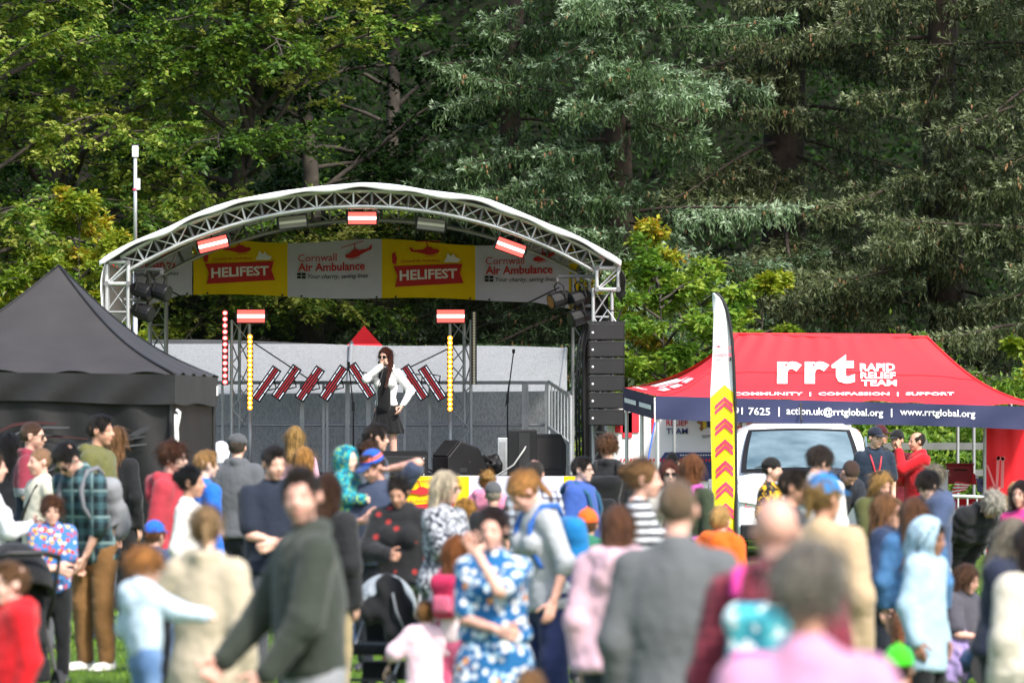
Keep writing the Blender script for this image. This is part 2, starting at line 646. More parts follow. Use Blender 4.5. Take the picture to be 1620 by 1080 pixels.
def glasses_mesh():
    mb = MB()
    lens = MB()
    for s in (-1, 1):
        pts = []
        for k in range(12):
            a = 2 * math.pi * k / 12
            pts.append((s * .15 + .115 * math.cos(a) * (1 if abs(math.cos(a)) > .3 else 1.1), -.435 + .03 * abs(math.cos(a)), .49 + .085 * math.sin(a)))
        n = len(pts)
        lens.add([(x, y - .012, z) for x, y, z in pts] + [(x, y + .012, z) for x, y, z in pts],
                 [tuple(range(n)), tuple(range(2 * n - 1, n - 1, -1))] + [(i, (i + 1) % n, (i + 1) % n + n, i + n) for i in range(n)])
        mb.tube(pts + [pts[0]], .014, 5)
        mb.tube([(s * .26, -.41, .52), (s * .35, -.2, .53), (s * .36, .08, .53), (s * .35, .14, .46)], .014, 5)
    mb.tube([(-.05, -.455, .52), (0, -.47, .53), (.05, -.455, .52)], .014, 5)
    return mb, lens

def make_hand(curl):
    """wrist at origin, fingers along +z, thumb towards +x, palm towards -y; metres for an adult"""
    prims = []
    prims.append((v3(-.012, 0, .0), v3(-.02, 0, .085), .024, .021))
    prims.append((v3(.012, 0, .0), v3(.022, 0, .085), .024, .019))
    for i, (x, l) in enumerate(((.030, .068), (.010, .078), (-.010, .073), (-.029, .056))):
        a = v3(x, 0, .085)
        th = curl * (1 + .12 * i)
        p = a
        for seg, fr in enumerate((.45, .33, .25)):
            ang = th * (seg + .6)
            q = p + v3(.1 * x, -math.sin(ang), math.cos(ang)) * l * fr
            prims.append((p, q, .0098 - .0008 * seg, .0090 - .0008 * seg))
            p = q
    p = v3(.025, -.006, .025)
    for dv, l, r in (((.75, -.35, .6), .042, .0125), ((.45, -.45, .8), .032, .0105), ((.2, -.5, .85), .024, .0095)):
        dv = np.array(dv) / np.linalg.norm(dv)
        q = p + dv * l
        prims.append((p, q, r, r * .92)); p = q
    def fn(x):
        d = None
        for k, (a, b, ra, rb) in enumerate(prims):
            e = d_cone(x, a, b, ra, rb, .62 if k < 2 else 1.0)
            d = e if d is None else smin(d, e, .012 if k < 2 else .004)
        return d
    return surf(fn, (-.06, -.11, -.03), (.085, .035, .19), .0082)

HANDS = {'relaxed': make_hand(.28), 'grip': make_hand(.95), 'open': make_hand(.08)}

def make_shoe():
    def fn(p):
        d = d_cone(p, (0, .03, .035), (0, -.13, .03), .042, .038, 1)
        d = smin(d, d_cone(p, (0, .045, .04), (0, .03, .085), .042, .045), .03)
        d = smin(d, d_box(p, (0, -.055, .016), (.045, .135, .016), .015), .008)
        return smax(d, -p[:, 2] + .001, .003)
    return surf(fn, (-.07, -.22, -.018), (.07, .12, .16), .0185)
SHOE = make_shoe()

# ------------------------------------------------------------------ skin, hair and cloth materials
def skin_mat():
    t = NT('skin')
    oi = t.n('ObjectInfo')
    at = t.n('Attribute', attribute_name='face')
    sp = t.n('SeparateColor')
    t.l(at.outputs['Color'], sp.inputs[0])
    v = t.coord()
    blot = t.noise(v, 22, 3)
    base = t.mix(t.math('MULTIPLY', blot, .22), oi.outputs['Color'], (.55, .16, .10))
    base = t.mix(t.math('MULTIPLY', sp.outputs[0], .6), base, (.42, .10, .085))
    base = t.mix(t.math('MULTIPLY', sp.outputs[2], .8), base, (.045, .028, .02))
    base = t.mix(sp.outputs[1], base, (.035, .022, .018))
    t.l(base, t.b.inputs['Base Color'])
    t.set(Roughness=.5, Specular_IOR_Level=.35, Subsurface_Weight=.0)
    t.bump(t.noise(v, 160, 2), .15, .003)
    return t.m
SKIN = skin_mat()

def hair_mat():
    t = NT('hair')
    oi = t.n('ObjectInfo')
    v = t.coord((34, 34, 4.5))
    f = t.noise(v, 1.0, 4, .6)
    f2 = t.noise(t.coord((3, 3, 2)), 1.0, 2)
    at = t.n('Attribute', attribute_name='tint')
    dark = t.mix(1.0, oi.outputs['Color'], (.50, .46, .44), 'MULTIPLY')
    lite = t.mix(1.0, oi.outputs['Color'], (2.1, 1.95, 1.75), 'MULTIPLY')
    ff = t.math('ADD', t.math('MULTIPLY', at.outputs['Fac'], .65), t.math('MULTIPLY', f, .4))
    c = t.mix(t.ramp(ff, [(.25, (0, 0, 0)), (.85, (1, 1, 1))]), dark, lite)
    c = t.mix(t.math('MULTIPLY', f2, .3), c, dark)
    t.l(c, t.b.inputs['Base Color'])
    t.set(Roughness=.42, Specular_IOR_Level=.45)
    t.bump(f, .9, .06)
    return t.m
HAIR = hair_mat()

def cloth(kind, c1, c2=(0, 0, 0), c3=None, scale=1.0, rough=.85, z=(0, 0)):
    key = ('cloth', kind, c1, c2, c3, scale, z)
    if key in MATS:
        return MATS[key]
    c1 = hx(c1) if isinstance(c1, str) else c1
    c2 = hx(c2) if isinstance(c2, str) else c2
    c3 = hx(c3) if isinstance(c3, str) else c3
    t = NT('cloth_' + kind)
    v = t.coord()
    soft = t.noise(v, 9, 3)
    if kind == 'plain':
        c = c1
    elif kind == 'marl':
        c = t.mix(t.ramp(t.noise(v, 190, 2), [(.35, (0, 0, 0)), (.65, (1, 1, 1))]), c1, c2)
    elif kind == 'plaid':
        sx = t.n('SeparateXYZ'); t.l(v, sx.inputs[0])
        def band(o, fr, lo):
            return t.math('GREATER_THAN', t.math('FRACT', t.math('MULTIPLY', o, fr / scale)), lo)
        xy = t.math('ADD', sx.outputs[0], t.math('MULTIPLY', sx.outputs[1], .8))
        a = band(xy, 11, .5); b = band(sx.outputs[2], 11, .5)
        c = t.mix(t.math('MULTIPLY', t.math('ADD', a, b), .5), c1, c2)
        if c3:
            e = t.math('MAXIMUM', band(xy, 5.5, .9), band(sx.outputs[2], 5.5, .9))
            c = t.mix(t.math('MULTIPLY', e, .8), c, c3)
    elif kind == 'check':
        sx = t.n('SeparateXYZ'); t.l(v, sx.inputs[0])
        a = t.math('FRACT', t.math('MULTIPLY', t.math('ADD', sx.outputs[0], sx.outputs[1]), 28 / scale))
        b = t.math('FRACT', t.math('MULTIPLY', sx.outputs[2], 28 / scale))
        c = t.mix(t.math('MULTIPLY', t.math('ADD', t.math('GREATER_THAN', a, .5), t.math('GREATER_THAN', b, .5)), .5), c1, c2)
    elif kind == 'stripe':
        sx = t.n('SeparateXYZ'); t.l(v, sx.inputs[0])
        a = t.math('GREATER_THAN', t.math('FRACT', t.math('MULTIPLY', sx.outputs[2], 14 / scale)), .5)
        c = t.mix(a, c1, c2)
    elif kind in ('floral', 'camo', 'dots'):
        vo = t.n('TexVoronoi'); t.l(v, vo.inputs['Vector'])
        vo.inputs['Scale'].default_value = 24 / scale
        sep = t.n('SeparateColor'); t.l(vo.outputs['Color'], sep.inputs[0])
        if kind == 'dots':
            c = t.mix(t.math('MULTIPLY', t.math('LESS_THAN', vo.outputs['Distance'], .33), t.math('GREATER_THAN', sep.outputs[0], .76)), c1, c2)
        elif kind == 'camo':
            n1 = t.noise(v, 16 / scale, 2); n2 = t.noise(v, 23 / scale, 2)
            c = t.mix(t.math('GREATER_THAN', n1, .5), c1, c2)
            c = t.mix(t.math('GREATER_THAN', n2, .58), c, c3 or c2)
        else:
            pet = t.math('LESS_THAN', vo.outputs['Distance'], .46)
            pal = t.ramp(sep.outputs[0], [(0, c2), (.45, c3 or c2), (.62, (.75, .75, .78)), (.8, hx('#e89a4a')), (.9, c1)], 'CONSTANT')
            c = t.mix(pet, c1, pal)
    elif kind == 'block':                                    # colour blocks by height: c1 above z[1], c3 between, c2 below z[0]
        sx = t.n('SeparateXYZ'); t.l(v, sx.inputs[0])
        c = t.mix(t.math('GREATER_THAN', sx.outputs[2], z[0]), c2, c3)
        c = t.mix(t.math('GREATER_THAN', sx.outputs[2], z[1]), c, c1)
    elif kind == 'denim':
        c = t.mix(t.ramp(t.noise(v, 7, 4), [(.35, (0, 0, 0)), (.68, (1, 1, 1))]), c1, c2)
    c = t.mix(t.math('MULTIPLY', soft, .35), c, t.mix(1.0, c, (.72, .72, .72), 'MULTIPLY'))
    t.l(c, t.b.inputs['Base Color'])
    t.set(Roughness=rough, Specular_IOR_Level=.25, Sheen_Weight=.15)
    fold = t.noise(t.coord((9, 9, 5)), 1.0, 4, .5)
    t.bump(fold, .40, .05)
    MATS[key] = t.m
    return t.m

SHOE_M = {'dark': M('shoe_dark', (.03, .03, .035), .5), 'white': M('shoe_white', (.65, .64, .6), .5), 'brown': M('shoe_brown', (.09, .05, .03), .5)}
GL_M = M('sunglass_lens', (.012, .012, .014), .12, spec=.6)
GLC_M = M('spectacle_lens', (.42, .36, .33), .1, spec=.6)
GF_M = M('glasses_frame', (.02, .018, .018), .35)

# ------------------------------------------------------------------ people
ARM = {   # (outwards, forwards, upwards) of the wrist from the shoulder in arm lengths, elbow pole (out, fwd, up), hand
    'down': ((.10, .06, -.965), (.5, -.8, -.2), 'relaxed'),
    'loose': ((.20, .20, -.90), (.6, -.7, -.2), 'relaxed'),
    'front': ((-.38, .42, -.62), (.9, -.3, -.5), 'grip'),
    'low': ((-.30, .34, -.84), (.9, -.3, -.2), 'relaxed'),
    'phone': ((-.28, .58, -.40), (.6, -.2, -.8), 'grip'),
    'hold': ((-.20, .55, -.50), (.8, -.2, -.6), 'grip'),
    'face': ((-.42, .42, .18), (.4, .3, -.9), 'grip'),
    'mic': ((-.27, .46, .16), (.9, .1, -.8), 'grip'),
    'up': ((.00, .10, .62), (1, .2, .2), 'grip'),
    'behind': ((-.25, -.25, .48), (1, .4, .3), 'grip'),
    'hip': ((.14, .10, -.72), (1, -.5, 0), 'relaxed'),
    'pocket': ((.10, .18, -.78), (.6, -1, 0), 'relaxed'),
    'reach': ((.05, .88, -.36), (.5, 0, -.9), 'grip'),
    'push': ((.02, .66, -.66), (.5, -.4, -.7), 'grip'),
    'side': ((.55, .25, -.74), (.6, -.6, -.2), 'relaxed'),
    'knee': ((-.1, .55, -.8), (.8, .1, -.3), 'relaxed'),
    'carry': ((-.30, .50, -.36), (.8, -.2, -.6), 'grip'),
    'back': ((.12, -.15, -.93), (.6, -.7, 0), 'relaxed'),
}
SKINS = {'fair': (.66, .40, .31), 'pale': (.74, .50, .41), 'tan': (.54, .30, .21), 'pink': (.70, .40, .32), 'brown': (.33, .18, .12)}
NSEED = [100]

def ik(S, T, l1, l2, pole):
    d = T - S
    D = min(np.linalg.norm(d), (l1 + l2) * .998)
    u = d / np.linalg.norm(d)
    a = (l1 * l1 - l2 * l2 + D * D) / (2 * D)
    h = math.sqrt(max(l1 * l1 - a * a, 0))
    p = pole - (pole @ u) * u
    p /= np.linalg.norm(p) + 1e-9
    return S + u * a + p * h, S + u * D

def union(prims, k):
    def fn(x):
        d = None
        for p in prims:
            if p[0] == 'e':
                e = d_ell(x, *p[1:])
            elif p[0] == 'b':
                e = d_box(x, *p[1:])
            else:
                e = d_cone(x, *p[1:])
            d = e if d is None else smin(d, e, k)
        return d
    return fn

def prim_bounds(prims, pad=.05):
    lo = np.full(3, 1e9); hi = -lo
    for p in prims:
        if p[0] == 'e':
            m = max(p[2]); a = np.array(p[1]); lo = np.minimum(lo, a - m); hi = np.maximum(hi, a + m)
        elif p[0] == 'b':
            a = np.array(p[1]); lo = np.minimum(lo, a - p[2]); hi = np.maximum(hi, a + p[2])
        else:
            m = max(p[3], p[4])
            for a in (np.array(p[1]), np.array(p[2])):
                lo = np.minimum(lo, a - m); hi = np.maximum(hi, a + m)
    return lo - pad, hi + pad

def rotx(a):
    c, s = math.cos(a), math.sin(a)
    return np.array([[1, 0, 0], [0, c, -s], [0, s, c]])
def roty(a):
    c, s = math.cos(a), math.sin(a)
    return np.array([[c, 0, s], [0, 1, 0], [-s, 0, c]])
def rotz(a):
    c, s = math.cos(a), math.sin(a)
    return np.array([[c, -s, 0], [s, c, 0], [0, 0, 1]])

def person(label, px, ytop, s, yaw=0, sex='m', H=None, skin='fair', hair=('short', '#3a2a1e'), top=('tee', None), bottom=('trousers', None),
           arms=('down', 'down'), lean=0, side=0, head=(0, 0), fat=1.0, shoes='dark', hat=None, glasses=None, beard=0, stance=0.0, z0=0.0,
           sit=False, group=None, zip_=None, vox=.0175, spread=1.0):
    NSEED[0] += 1
    seed = NSEED[0]
    rs = np.random.default_rng(seed)
    Y = F / s
    if H is None:
        H = HC - (ytop - HY) / s - z0
    kid = sex == 'k'
    hf = .132 if H > 1.5 else (.148 if H > 1.36 else (.162 if H > 1.15 else .185))
    if not kid:
        hf = min(hf, .142)
    hh = hf * H
    hairup = 0 if hair and hair[0] in ('bald', 'buzz') else .03 * hh / .22
    chin = H - hh - hairup * .4
    hipz = (.505 if not kid else .475) * H
    shz = chin - (.05 if not kid else .03) * H
    sw = {'m': .100, 'f': .089, 'k': .088}[sex] * H
    fem = sex == 'f'
    leg_drop = 0.0
    # ---- upper body in its own frame, pivot at the hips
    UT = rotx(R(lean)) @ roty(R(side))
    piv = v3(0, 0, hipz)
    def up(V):
        return (V - piv) @ UT.T + piv
    l1, l2 = .172 * H, .150 * H
    A = l1 + l2
    arm_pts = []
    for i, sgn in enumerate((1, -1)):                         # +1: the person's left hand side
        S = v3(sgn * sw, .0, shz - .012 * H)
        pose = ARM[arms[i]] if isinstance(arms[i], str) else arms[i]
        o, pl, hk = pose
        T = S + v3(sgn * o[0], -o[1], o[2]) * A
        E, W = ik(S, T, l1, l2, v3(sgn * pl[0], -pl[1], pl[2]))
        arm_pts.append((S, E, W, hk, sgn))
    # ---- head matrix
    hp = v3(0, -.012 * H, chin)
    HR = rotz(R(head[0])) @ rotx(R(head[1]))
    hpiv = v3(0, .10, .05) * hh
    def headV(V):
        return (V * hh - hpiv) @ HR.T + hpiv + hp
    # ---- skin: arms, neck, slim torso, legs
    fr = fat
    sk = [('c', v3(0, .012 * H, chin - .02 * H), v3(0, .0, shz - .03 * H), .036 * H, .045 * H),
          ('c', v3(0, 0, shz - .06 * H), v3(0, 0, hipz + .02 * H), .075 * H, .07 * H, .6),
          ('c', v3(-sw * .8, 0, shz - .02 * H), v3(sw * .8, 0, shz - .02 * H), .028 * H, .028 * H)]
    for S, E, W, hk, sgn in arm_pts:
        sk += [('c', S, E, .0275 * H * fr ** .5, .0235 * H), ('c', E, W, .0235 * H, .0165 * H)]
    lo, hi = prim_bounds(sk)
    V, Q = surf(union(sk, .02), lo, hi, .026)
    parts_v = [up(V)]; parts_q = [Q]; parts_c = [np.zeros((len(V), 3))]
    for S, E, W, hk, sgn in arm_pts:
        hv, hq = HANDS[hk]
        hs = H / 1.75 * (1.05 if not fem else .95)
        d = (W - E) / np.linalg.norm(W - E)
        f = v3(0, -1, 0) if abs(d[1]) < .8 else v3(0, 0, 1)
        if arms[0 if sgn > 0 else 1] in ('front', 'phone', 'hold', 'carry', 'reach', 'push', 'mic', 'face'):
            f = v3(0, 0, 1) if abs(d[2]) < .85 else v3(-sgn, 0, 0)
        t = f - (f @ d) * d; t /= np.linalg.norm(t)
        # palm (-y of the template) should look towards the body's middle
        yv = np.cross(d, t)
        hvv = hv.copy()
        inward = v3(-sgn, 0, 0) if abs(d[0]) < .85 else v3(0, 1, 0)
        if yv @ inward > 0:
            hvv[:, 1] *= -1
            hq = hq[:, ::-1]
        hw = W + (hvv * hs) @ np.stack([t, yv, d])
        parts_v.append(up(hw)); parts_q.append(hq); parts_c.append(np.zeros((len(hw), 3)))
    # ---- legs
    legs = []
    for sgn in (1, -1):
        hj = v3(sgn * .052 * H, 0, hipz)
        if sit:
            kn = v3(sgn * .11 * H, -.20 * H, hipz + .10 * H); an = v3(sgn * .05 * H, -.30 * H, hipz - .035 * H)
        else:
            st = stance * sgn
            an = v3(sgn * .06 * H * spread, st * .5 + .01, .048 * H)
            kn = (hj + an) / 2 + v3(0, -.02 * H - max(0, -st) * .1, .01 * H)
        legs.append((hj, kn, an, sgn))
    sk = []
    for hj, kn, an, sgn in legs:
        sk += [('c', hj, kn, .046 * H, .031 * H), ('c', kn, an, .032 * H, .020 * H)]
    lo, hi = prim_bounds(sk)
    V, Q = surf(union(sk, .015), lo, hi, .036 if bottom[0] == 'trousers' else .022)
    parts_v.append(V); parts_q.append(Q); parts_c.append(np.zeros((len(V), 3)))
    # ---- head
    hv, hq, lip, eye, brow, brd = HEADS[sex]
    parts_v.append(up(headV(hv))); parts_q.append(hq)
    parts_c.append(np.stack([lip, eye, np.maximum(brow * .8, brd * beard)], 1))
    ofs = np.cumsum([0] + [len(v) for v in parts_v[:-1]])
    BV = np.concatenate(parts_v); BQ = np.concatenate([q + o for q, o in zip(parts_q, ofs)])
    BC = np.concatenate(parts_c); BC = np.c_[BC, np.ones(len(BC))]
    # ---- place: the head goes to pixel column px
    yr = R(yaw)
    Rz = rotz(yr)
    hc = Rz @ up((hp + v3(0, .02, .5 * hh))[None])[0]
    loc = v3((px - CX) * Y / F - hc[0], Y - hc[1] * .0, z0)
    root = thing('person', label, 'person', loc, yr, group)
    bme = np_mesh('body', BV, BQ, SKIN, True, colors={'face': BC})
    bo = part('body', bme, root)
    sc_ = SKINS[skin] if isinstance(skin, str) else skin
    bo.color = tuple(np.clip(np.array(sc_) * rs.uniform(.92, 1.08), 0, 1)) + (1,)
    # ---- garments
    def garment(name, prims, mat, k=.035, upper=True, cut=None, fold=.006, vx=None, post=None, zfold=None):
        lo, hi = prim_bounds(prims)
        base = union(prims, k)
        fn = base if cut is None else (lambda x: cut(x, base(x)))
        V, Q = surf(fn, lo, hi, vx or vox)
        N = normals(V, Q)
        w1 = Wob(seed * 3, .11, 8, (1, 1, 1.5)); w2 = Wob(seed * 3 + 1, .05, 8, (.7, .7, 1.3)); w3 = Wob(seed * 3 + 2, .3, 5)
        rid = (1 - np.abs(w1(V))) * .9 + w2(V) * .35 + w3(V) * .8
        V = V + N * (rid * fold)[:, None]
        if post:
            V = post(V)
        if upper:
            V = up(V)
        me = np_mesh(name, V, Q, mat)
        return part(name, me, root)
    kind, tm = top[0], top[1]
    opt = top[2] if len(top) > 2 else {}
    g = opt.get('g', {'tee': .012, 'polo': .012, 'long': .012, 'hoodie': .024, 'jacket': .024, 'coat': .030, 'vest': .008, 'dress': .010, 'puffer': .035, 'jumper': .018}.get(kind, .012)) * max(.75, H / 1.75)
    slv = opt.get('sleeve', {'tee': .42, 'polo': .45, 'vest': 0.0, 'dress': .35}.get(kind, 1.0))
    hem = opt.get('hem', {'coat': .30, 'dress': .62, 'jacket': .455, 'hoodie': .465, 'puffer': .45}.get(kind, .475)) * H
    if sit:
        hem = max(hem, hipz - .02)
    cw = {'m': .098, 'f': .086, 'k': .090}[sex] * H * fat ** .6
    ww = {'m': .090, 'f': .076, 'k': .086}[sex] * H * fat
    hw_ = {'m': .092, 'f': .098, 'k': .086}[sex] * H * fat
    cz, wz = shz - .085 * H, hipz + .11 * H
    bel = .022 * H * max(0, fat - .95) * 3
    tp = [('c', v3(0, .0, cz + .02 * H), v3(0, 0, cz - .04 * H), cw + g, cw + g, .66),
          ('c', v3(0, .0, cz - .04 * H), v3(0, -bel, wz), cw + g, ww + g, .70),
          ('c', v3(0, -bel, wz), v3(0, -bel * .6, max(hem + .05, hipz)), ww + g, hw_ + g, .72),
          ('c', v3(-sw * .93, 0, shz - .022 * H), v3(sw * .93, 0, shz - .022 * H), .030 * H + g, .030 * H + g),
          ('c', v3(-sw * .5, .005, shz - .002 * H), v3(0, .012 * H, shz + .022 * H), .022 * H + g * .6, .032 * H + g * .4),
          ('c', v3(sw * .5, .005, shz - .002 * H), v3(0, .012 * H, shz + .022 * H), .022 * H + g * .6, .032 * H + g * .4)]
    if hem < hipz - .02:
        flare = opt.get('flare', .012)
        tp.append(('c', v3(0, 0, hipz), v3(0, 0, hem + .05), hw_ + g, hw_ + g + flare * H, .74))
    if fem:
        for sgn in (-1, 1):
            tp.append(('e', v3(sgn * .045 * H, -.052 * H, cz - .005 * H), (.038 * H + g, .036 * H + g, .036 * H + g)))
    for S, E, W, hk, sgn in arm_pts:
        if slv <= 0.02:
            continue
        ga = g + (.004 if kind in ('tee', 'polo', 'dress') else .0)
        if slv <= .53:
            tp.append(('c', S, S + (E - S) * (slv / .53), .031 * H + ga, .030 * H + ga * 1.3))
        else:
            tp.append(('c', S, E, .030 * H + ga, .026 * H + ga))
            tp.append(('c', E, E + (W - E) * ((slv - .53) / .47) * .98, .026 * H + ga, .0185 * H + ga * .9))
    if opt.get('hood') == 'down':
        for a in (-1, 1):
            tp.append(('c', v3(a * .052 * H, -.035 * H, shz + .004 * H), v3(a * .062 * H, .035 * H, shz + .03 * H), .018 * H, .026 * H))
            tp.append(('c', v3(a * .062 * H, .035 * H, shz + .03 * H), v3(0, .075 * H, shz + .012 * H), .026 * H, .034 * H))
        tp.append(('e', v3(0, .075 * H, shz - .035 * H), (.07 * H, .03 * H, .055 * H)))
    if opt.get('hood') == 'up':
        hcx = hp + v3(0, .06, .55) * hh
        tp.append(('e', hcx, (.50 * hh, .60 * hh, .60 * hh)))
        tp.append(('c', v3(0, .05 * H, chin + .03 * H), v3(0, .02 * H, shz), .052 * H, .07 * H))
        fdir = HR @ v3(0, -1, 0)
        fc = hp + v3(0, .06, .45) * hh + fdir * .58 * hh
        def hcut(x, d):
            return smax(d, -d_ell(x, fc, (.36 * hh, .46 * hh, .50 * hh)), .02)
    else:
        hcut = None
    if opt.get('collar'):
        for a in (-1, 1):
            tp.append(('c', v3(a * .034 * H, -.045 * H, shz + .005 * H), v3(a * .045 * H, .02 * H, shz + .04 * H), .011 * H, .013 * H))
            tp.append(('c', v3(a * .045 * H, .02 * H, shz + .04 * H), v3(0, .05 * H, shz + .042 * H), .013 * H, .013 * H))
    vn = opt.get('neck', 0)
    def cut(x, d):
        if hcut:
            d = hcut(x, d)
        d = smax(d, hem - x[:, 2], .012)
        if vn:
            d = smax(d, -d_cone(x, v3(0, -.09 * H, shz + .03 * H), v3(0, -.13 * H, shz - vn * H), .045 * H, .02 * H), .01)
        return d
    post = None
    if kind == 'puffer':
        def post(V):
            c = V.mean(0)
            d = V - c; d[:, 2] = 0; d /= np.linalg.norm(d, axis=1, keepdims=True) + 1e-9
            return V + d * (np.abs(np.sin(V[:, 2] * math.pi / .075)) * .018 - .01)[:, None]
    nm = {'tee': 'shirt', 'polo': 'shirt', 'long': 'shirt', 'hoodie': 'hoodie', 'jacket': 'jacket', 'coat': 'coat', 'vest': 'vest', 'dress': 'bodice', 'puffer': 'jacket', 'jumper': 'jumper'}[kind]
    if slv < .6 and lean < 5:
        pass
    top_o = garment(nm, tp, tm, .032, True, cut, .0042 if kind not in ('hoodie', 'coat', 'jacket', 'jumper', 'puffer') else .0046, post=post)
    # ---- lower garment
    bk, bm = bottom[0], bottom[1]
    bo_ = bottom[2] if len(bottom) > 2 else {}
    gl = bo_.get('g', .012) * max(.75, H / 1.75)
    if bk in ('trousers', 'shorts'):
        bp = [('c', v3(0, 0, hipz + .05 * H), v3(0, 0, hipz - .02 * H), hw_ * .96, hw_ * .98, .72)]
        for hj, kn, an, sgn in legs:
            if bk == 'shorts':
                bp.append(('c', hj, hj + (kn - hj) * .85, .052 * H + gl, .046 * H + gl))
            else:
                bp.append(('c', hj, kn, .050 * H * fat ** .5 + gl, .035 * H + gl))
                bp.append(('c', kn, an + (kn - an) * .03, .036 * H + gl, .026 * H + gl * 1.3))
        garment(bk, bp, bm, .02, False, None, .007, vox * 1.4)
    elif bk == 'skirt':
        hz = bo_.get('hem', .28) * H
        fl = bo_.get('flare', .055) * H
        bp = [('c', v3(0, 0, hipz + .06 * H), v3(0, 0, hipz - .02 * H), ww * .99 + gl * .6, hw_ + gl, .74),
              ('c', v3(0, 0, hipz - .02 * H), v3(0, 0, hz), hw_ + gl, hw_ + gl + fl, .82)]
        def pl(V):
            a = np.arctan2(V[:, 1], V[:, 0])
            f = np.clip((hipz + .05 - V[:, 2]) / max(hipz - hz, .1), 0, 1)
            r = 1 + f * (.045 * np.sin(a * 13 + seed) + .02 * np.sin(a * 7 + 1))
            W_ = V.copy(); W_[:, :2] *= r[:, None]
            return W_
        garment('skirt', bp, bm, .03, False, lambda x, d: smax(d, hz - x[:, 2], .006), .004, vox, pl)
    # ---- shoes
    if not sit:
        for hj, kn, an, sgn in legs:
            sv, sq = SHOE
            fs = H / 1.75 if not kid else H / 1.75 * 1.08
            part('shoe', np_mesh('shoe', (sv * fs) @ rotz(R(sgn * 7)).T + v3(an[0], an[1] - .01, 0), sq, SHOE_M[shoes]), root)
    # ---- hair, hat, glasses follow the head
    m3 = UT @ HR * hh
    off = (UT @ (hp + hpiv - HR @ hpiv - piv)) + piv
    HM = Matrix([[*m3[0], off[0]], [*m3[1], off[1]], [*m3[2], off[2]], [0, 0, 0, 1]])
    if hair:
        ho = part('hair', hair_mesh(hair[0], hair[2] if len(hair) > 2 else 0.0, HAIR), root)
        ho.matrix_basis = HM
        ho.color = tuple(hx(hair[1])) + (1,)
    if hat:
        hto = None
        for i, (n, V, Q) in enumerate(hat_meshes(hat[0])):
            me = np_mesh(n, V, Q, hat[1] if i == 0 or len(hat) < 3 else hat[2])
            o = part('hat' if i == 0 else 'peak', me, root if i == 0 else hto)
            if i == 0:
                o.matrix_basis = HM @ (Matrix.Rotation(math.pi, 4, 'Z') @ Matrix.Translation((0, -.12, 0)) if hat[0] == 'capback' else Matrix.Identity(4))
                hto = o
    if glasses:
        fr_, ln_ = glasses_mesh()
        a = fr_.build('glasses', GF_M, root)
        b = ln_.build('lens', GLC_M if glasses == 'clear' else GL_M, a)
        a.matrix_basis = HM @ (Matrix.Translation((0, .12, .40)) @ Matrix.Rotation(R(-28), 4, 'X') if glasses == 'head' else Matrix.Identity(4))
        if glasses == 'clear':
            bpy.data.objects.remove(b)
    if zip_ is not None:
        pass
    info = dict(root=root, H=H, hh=hh, shz=shz, sw=sw, hipz=hipz, UT=UT, piv=piv, loc=loc, yaw=yr, cw=cw, g=g, chin=chin, arms=arm_pts, up=up, HM=HM, Rz=Rz)
    return info

def lanyard(info, mat):
    H, r = info['H'], info['cw'] * .66 + info['g'] + .012
    z = info['shz']
    for a in (-1, 1):
        MB().tube([(a * .035 * H, .0, z + .035 * H), (a * .04 * H, -.05 * H, z + .0), (a * .025 * H, -r, z - .07 * H), (0, -r - .01, z - .17 * H)], .010, 5).build('lanyard', mat, info['root'], smooth=True)
    MB().box((0, -r - .012, z - .195 * H), (.03, .004, .04)).build('badge', INK_W, info['root'])

def follow(info, name, label, cat, group=None):
    """an Empty that sits where a person's upper body is, for things they wear or carry"""
    t = thing(name, label, cat, info['loc'], info['yaw'], group)
    U = info['UT']; p = info['piv']
    off = p - U @ p
    mu = Matrix([[*U[0], off[0]], [*U[1], off[1]], [*U[2], off[2]], [0, 0, 0, 1]])
    t.matrix_basis = Matrix.Translation(tuple(info['loc'])) @ Matrix.Rotation(info['yaw'], 4, 'Z') @ mu
    return t

def backpack(info, label, mat, mat2, size=1.0):
    H, shz, sw = info['H'], info['shz'], info['sw']
    t = follow(info, 'backpack', label, 'backpack', 'backpacks worn in the crowd')
    yb = info['cw'] * .66 + info['g'] + .085 * size
    zc = shz - .17 * H * size
    V, Q = surf(lambda x: smin(d_box(x, (0, yb, zc), (.15 * size, .085 * size, .23 * size), .07 * size), d_cone(x, v3(-.1 * size, yb, zc + .17 * size), v3(.1 * size, yb, zc + .17 * size), .07 * size, .07 * size), .05), (-.25, yb - .2, zc - .35), (.25, yb + .2, zc + .35), .018)
    V = V + normals(V, Q) * (Wob(4, .12)(V) * .006)[:, None]
    part('bag', np_mesh('bag', V, Q, mat), t)
    V, Q = surf(lambda x: d_box(x, (0, yb + .085 * size, zc - .08 * size), (.115 * size, .04 * size, .105 * size), .038 * size), (-.2, yb - .05, zc - .3), (.2, yb + .2, zc + .1), .018)
    part('pocket', np_mesh('pocket', V, Q, mat2), t)
    r = info['cw'] * .66 + info['g'] + .012
    for a in (-1, 1):
        x = a * sw * .62
        pts = [(x, yb - .07, shz - .01 * H), (x, .06 * H, shz + .022 * H + info['g']), (x, 0, shz + .03 * H + info['g']), (x, -r * .8, shz - .02 * H), (x * 1.05, -r, shz - .09 * H), (x * 1.25, -r * .7, shz - .17 * H), (x * 1.5, 0, shz - .21 * H), (x * 1.1, yb - .05, shz - .22 * H)]
        MB().tube(pts, .02, 6).build('strap', mat2, t, smooth=True)
    return t

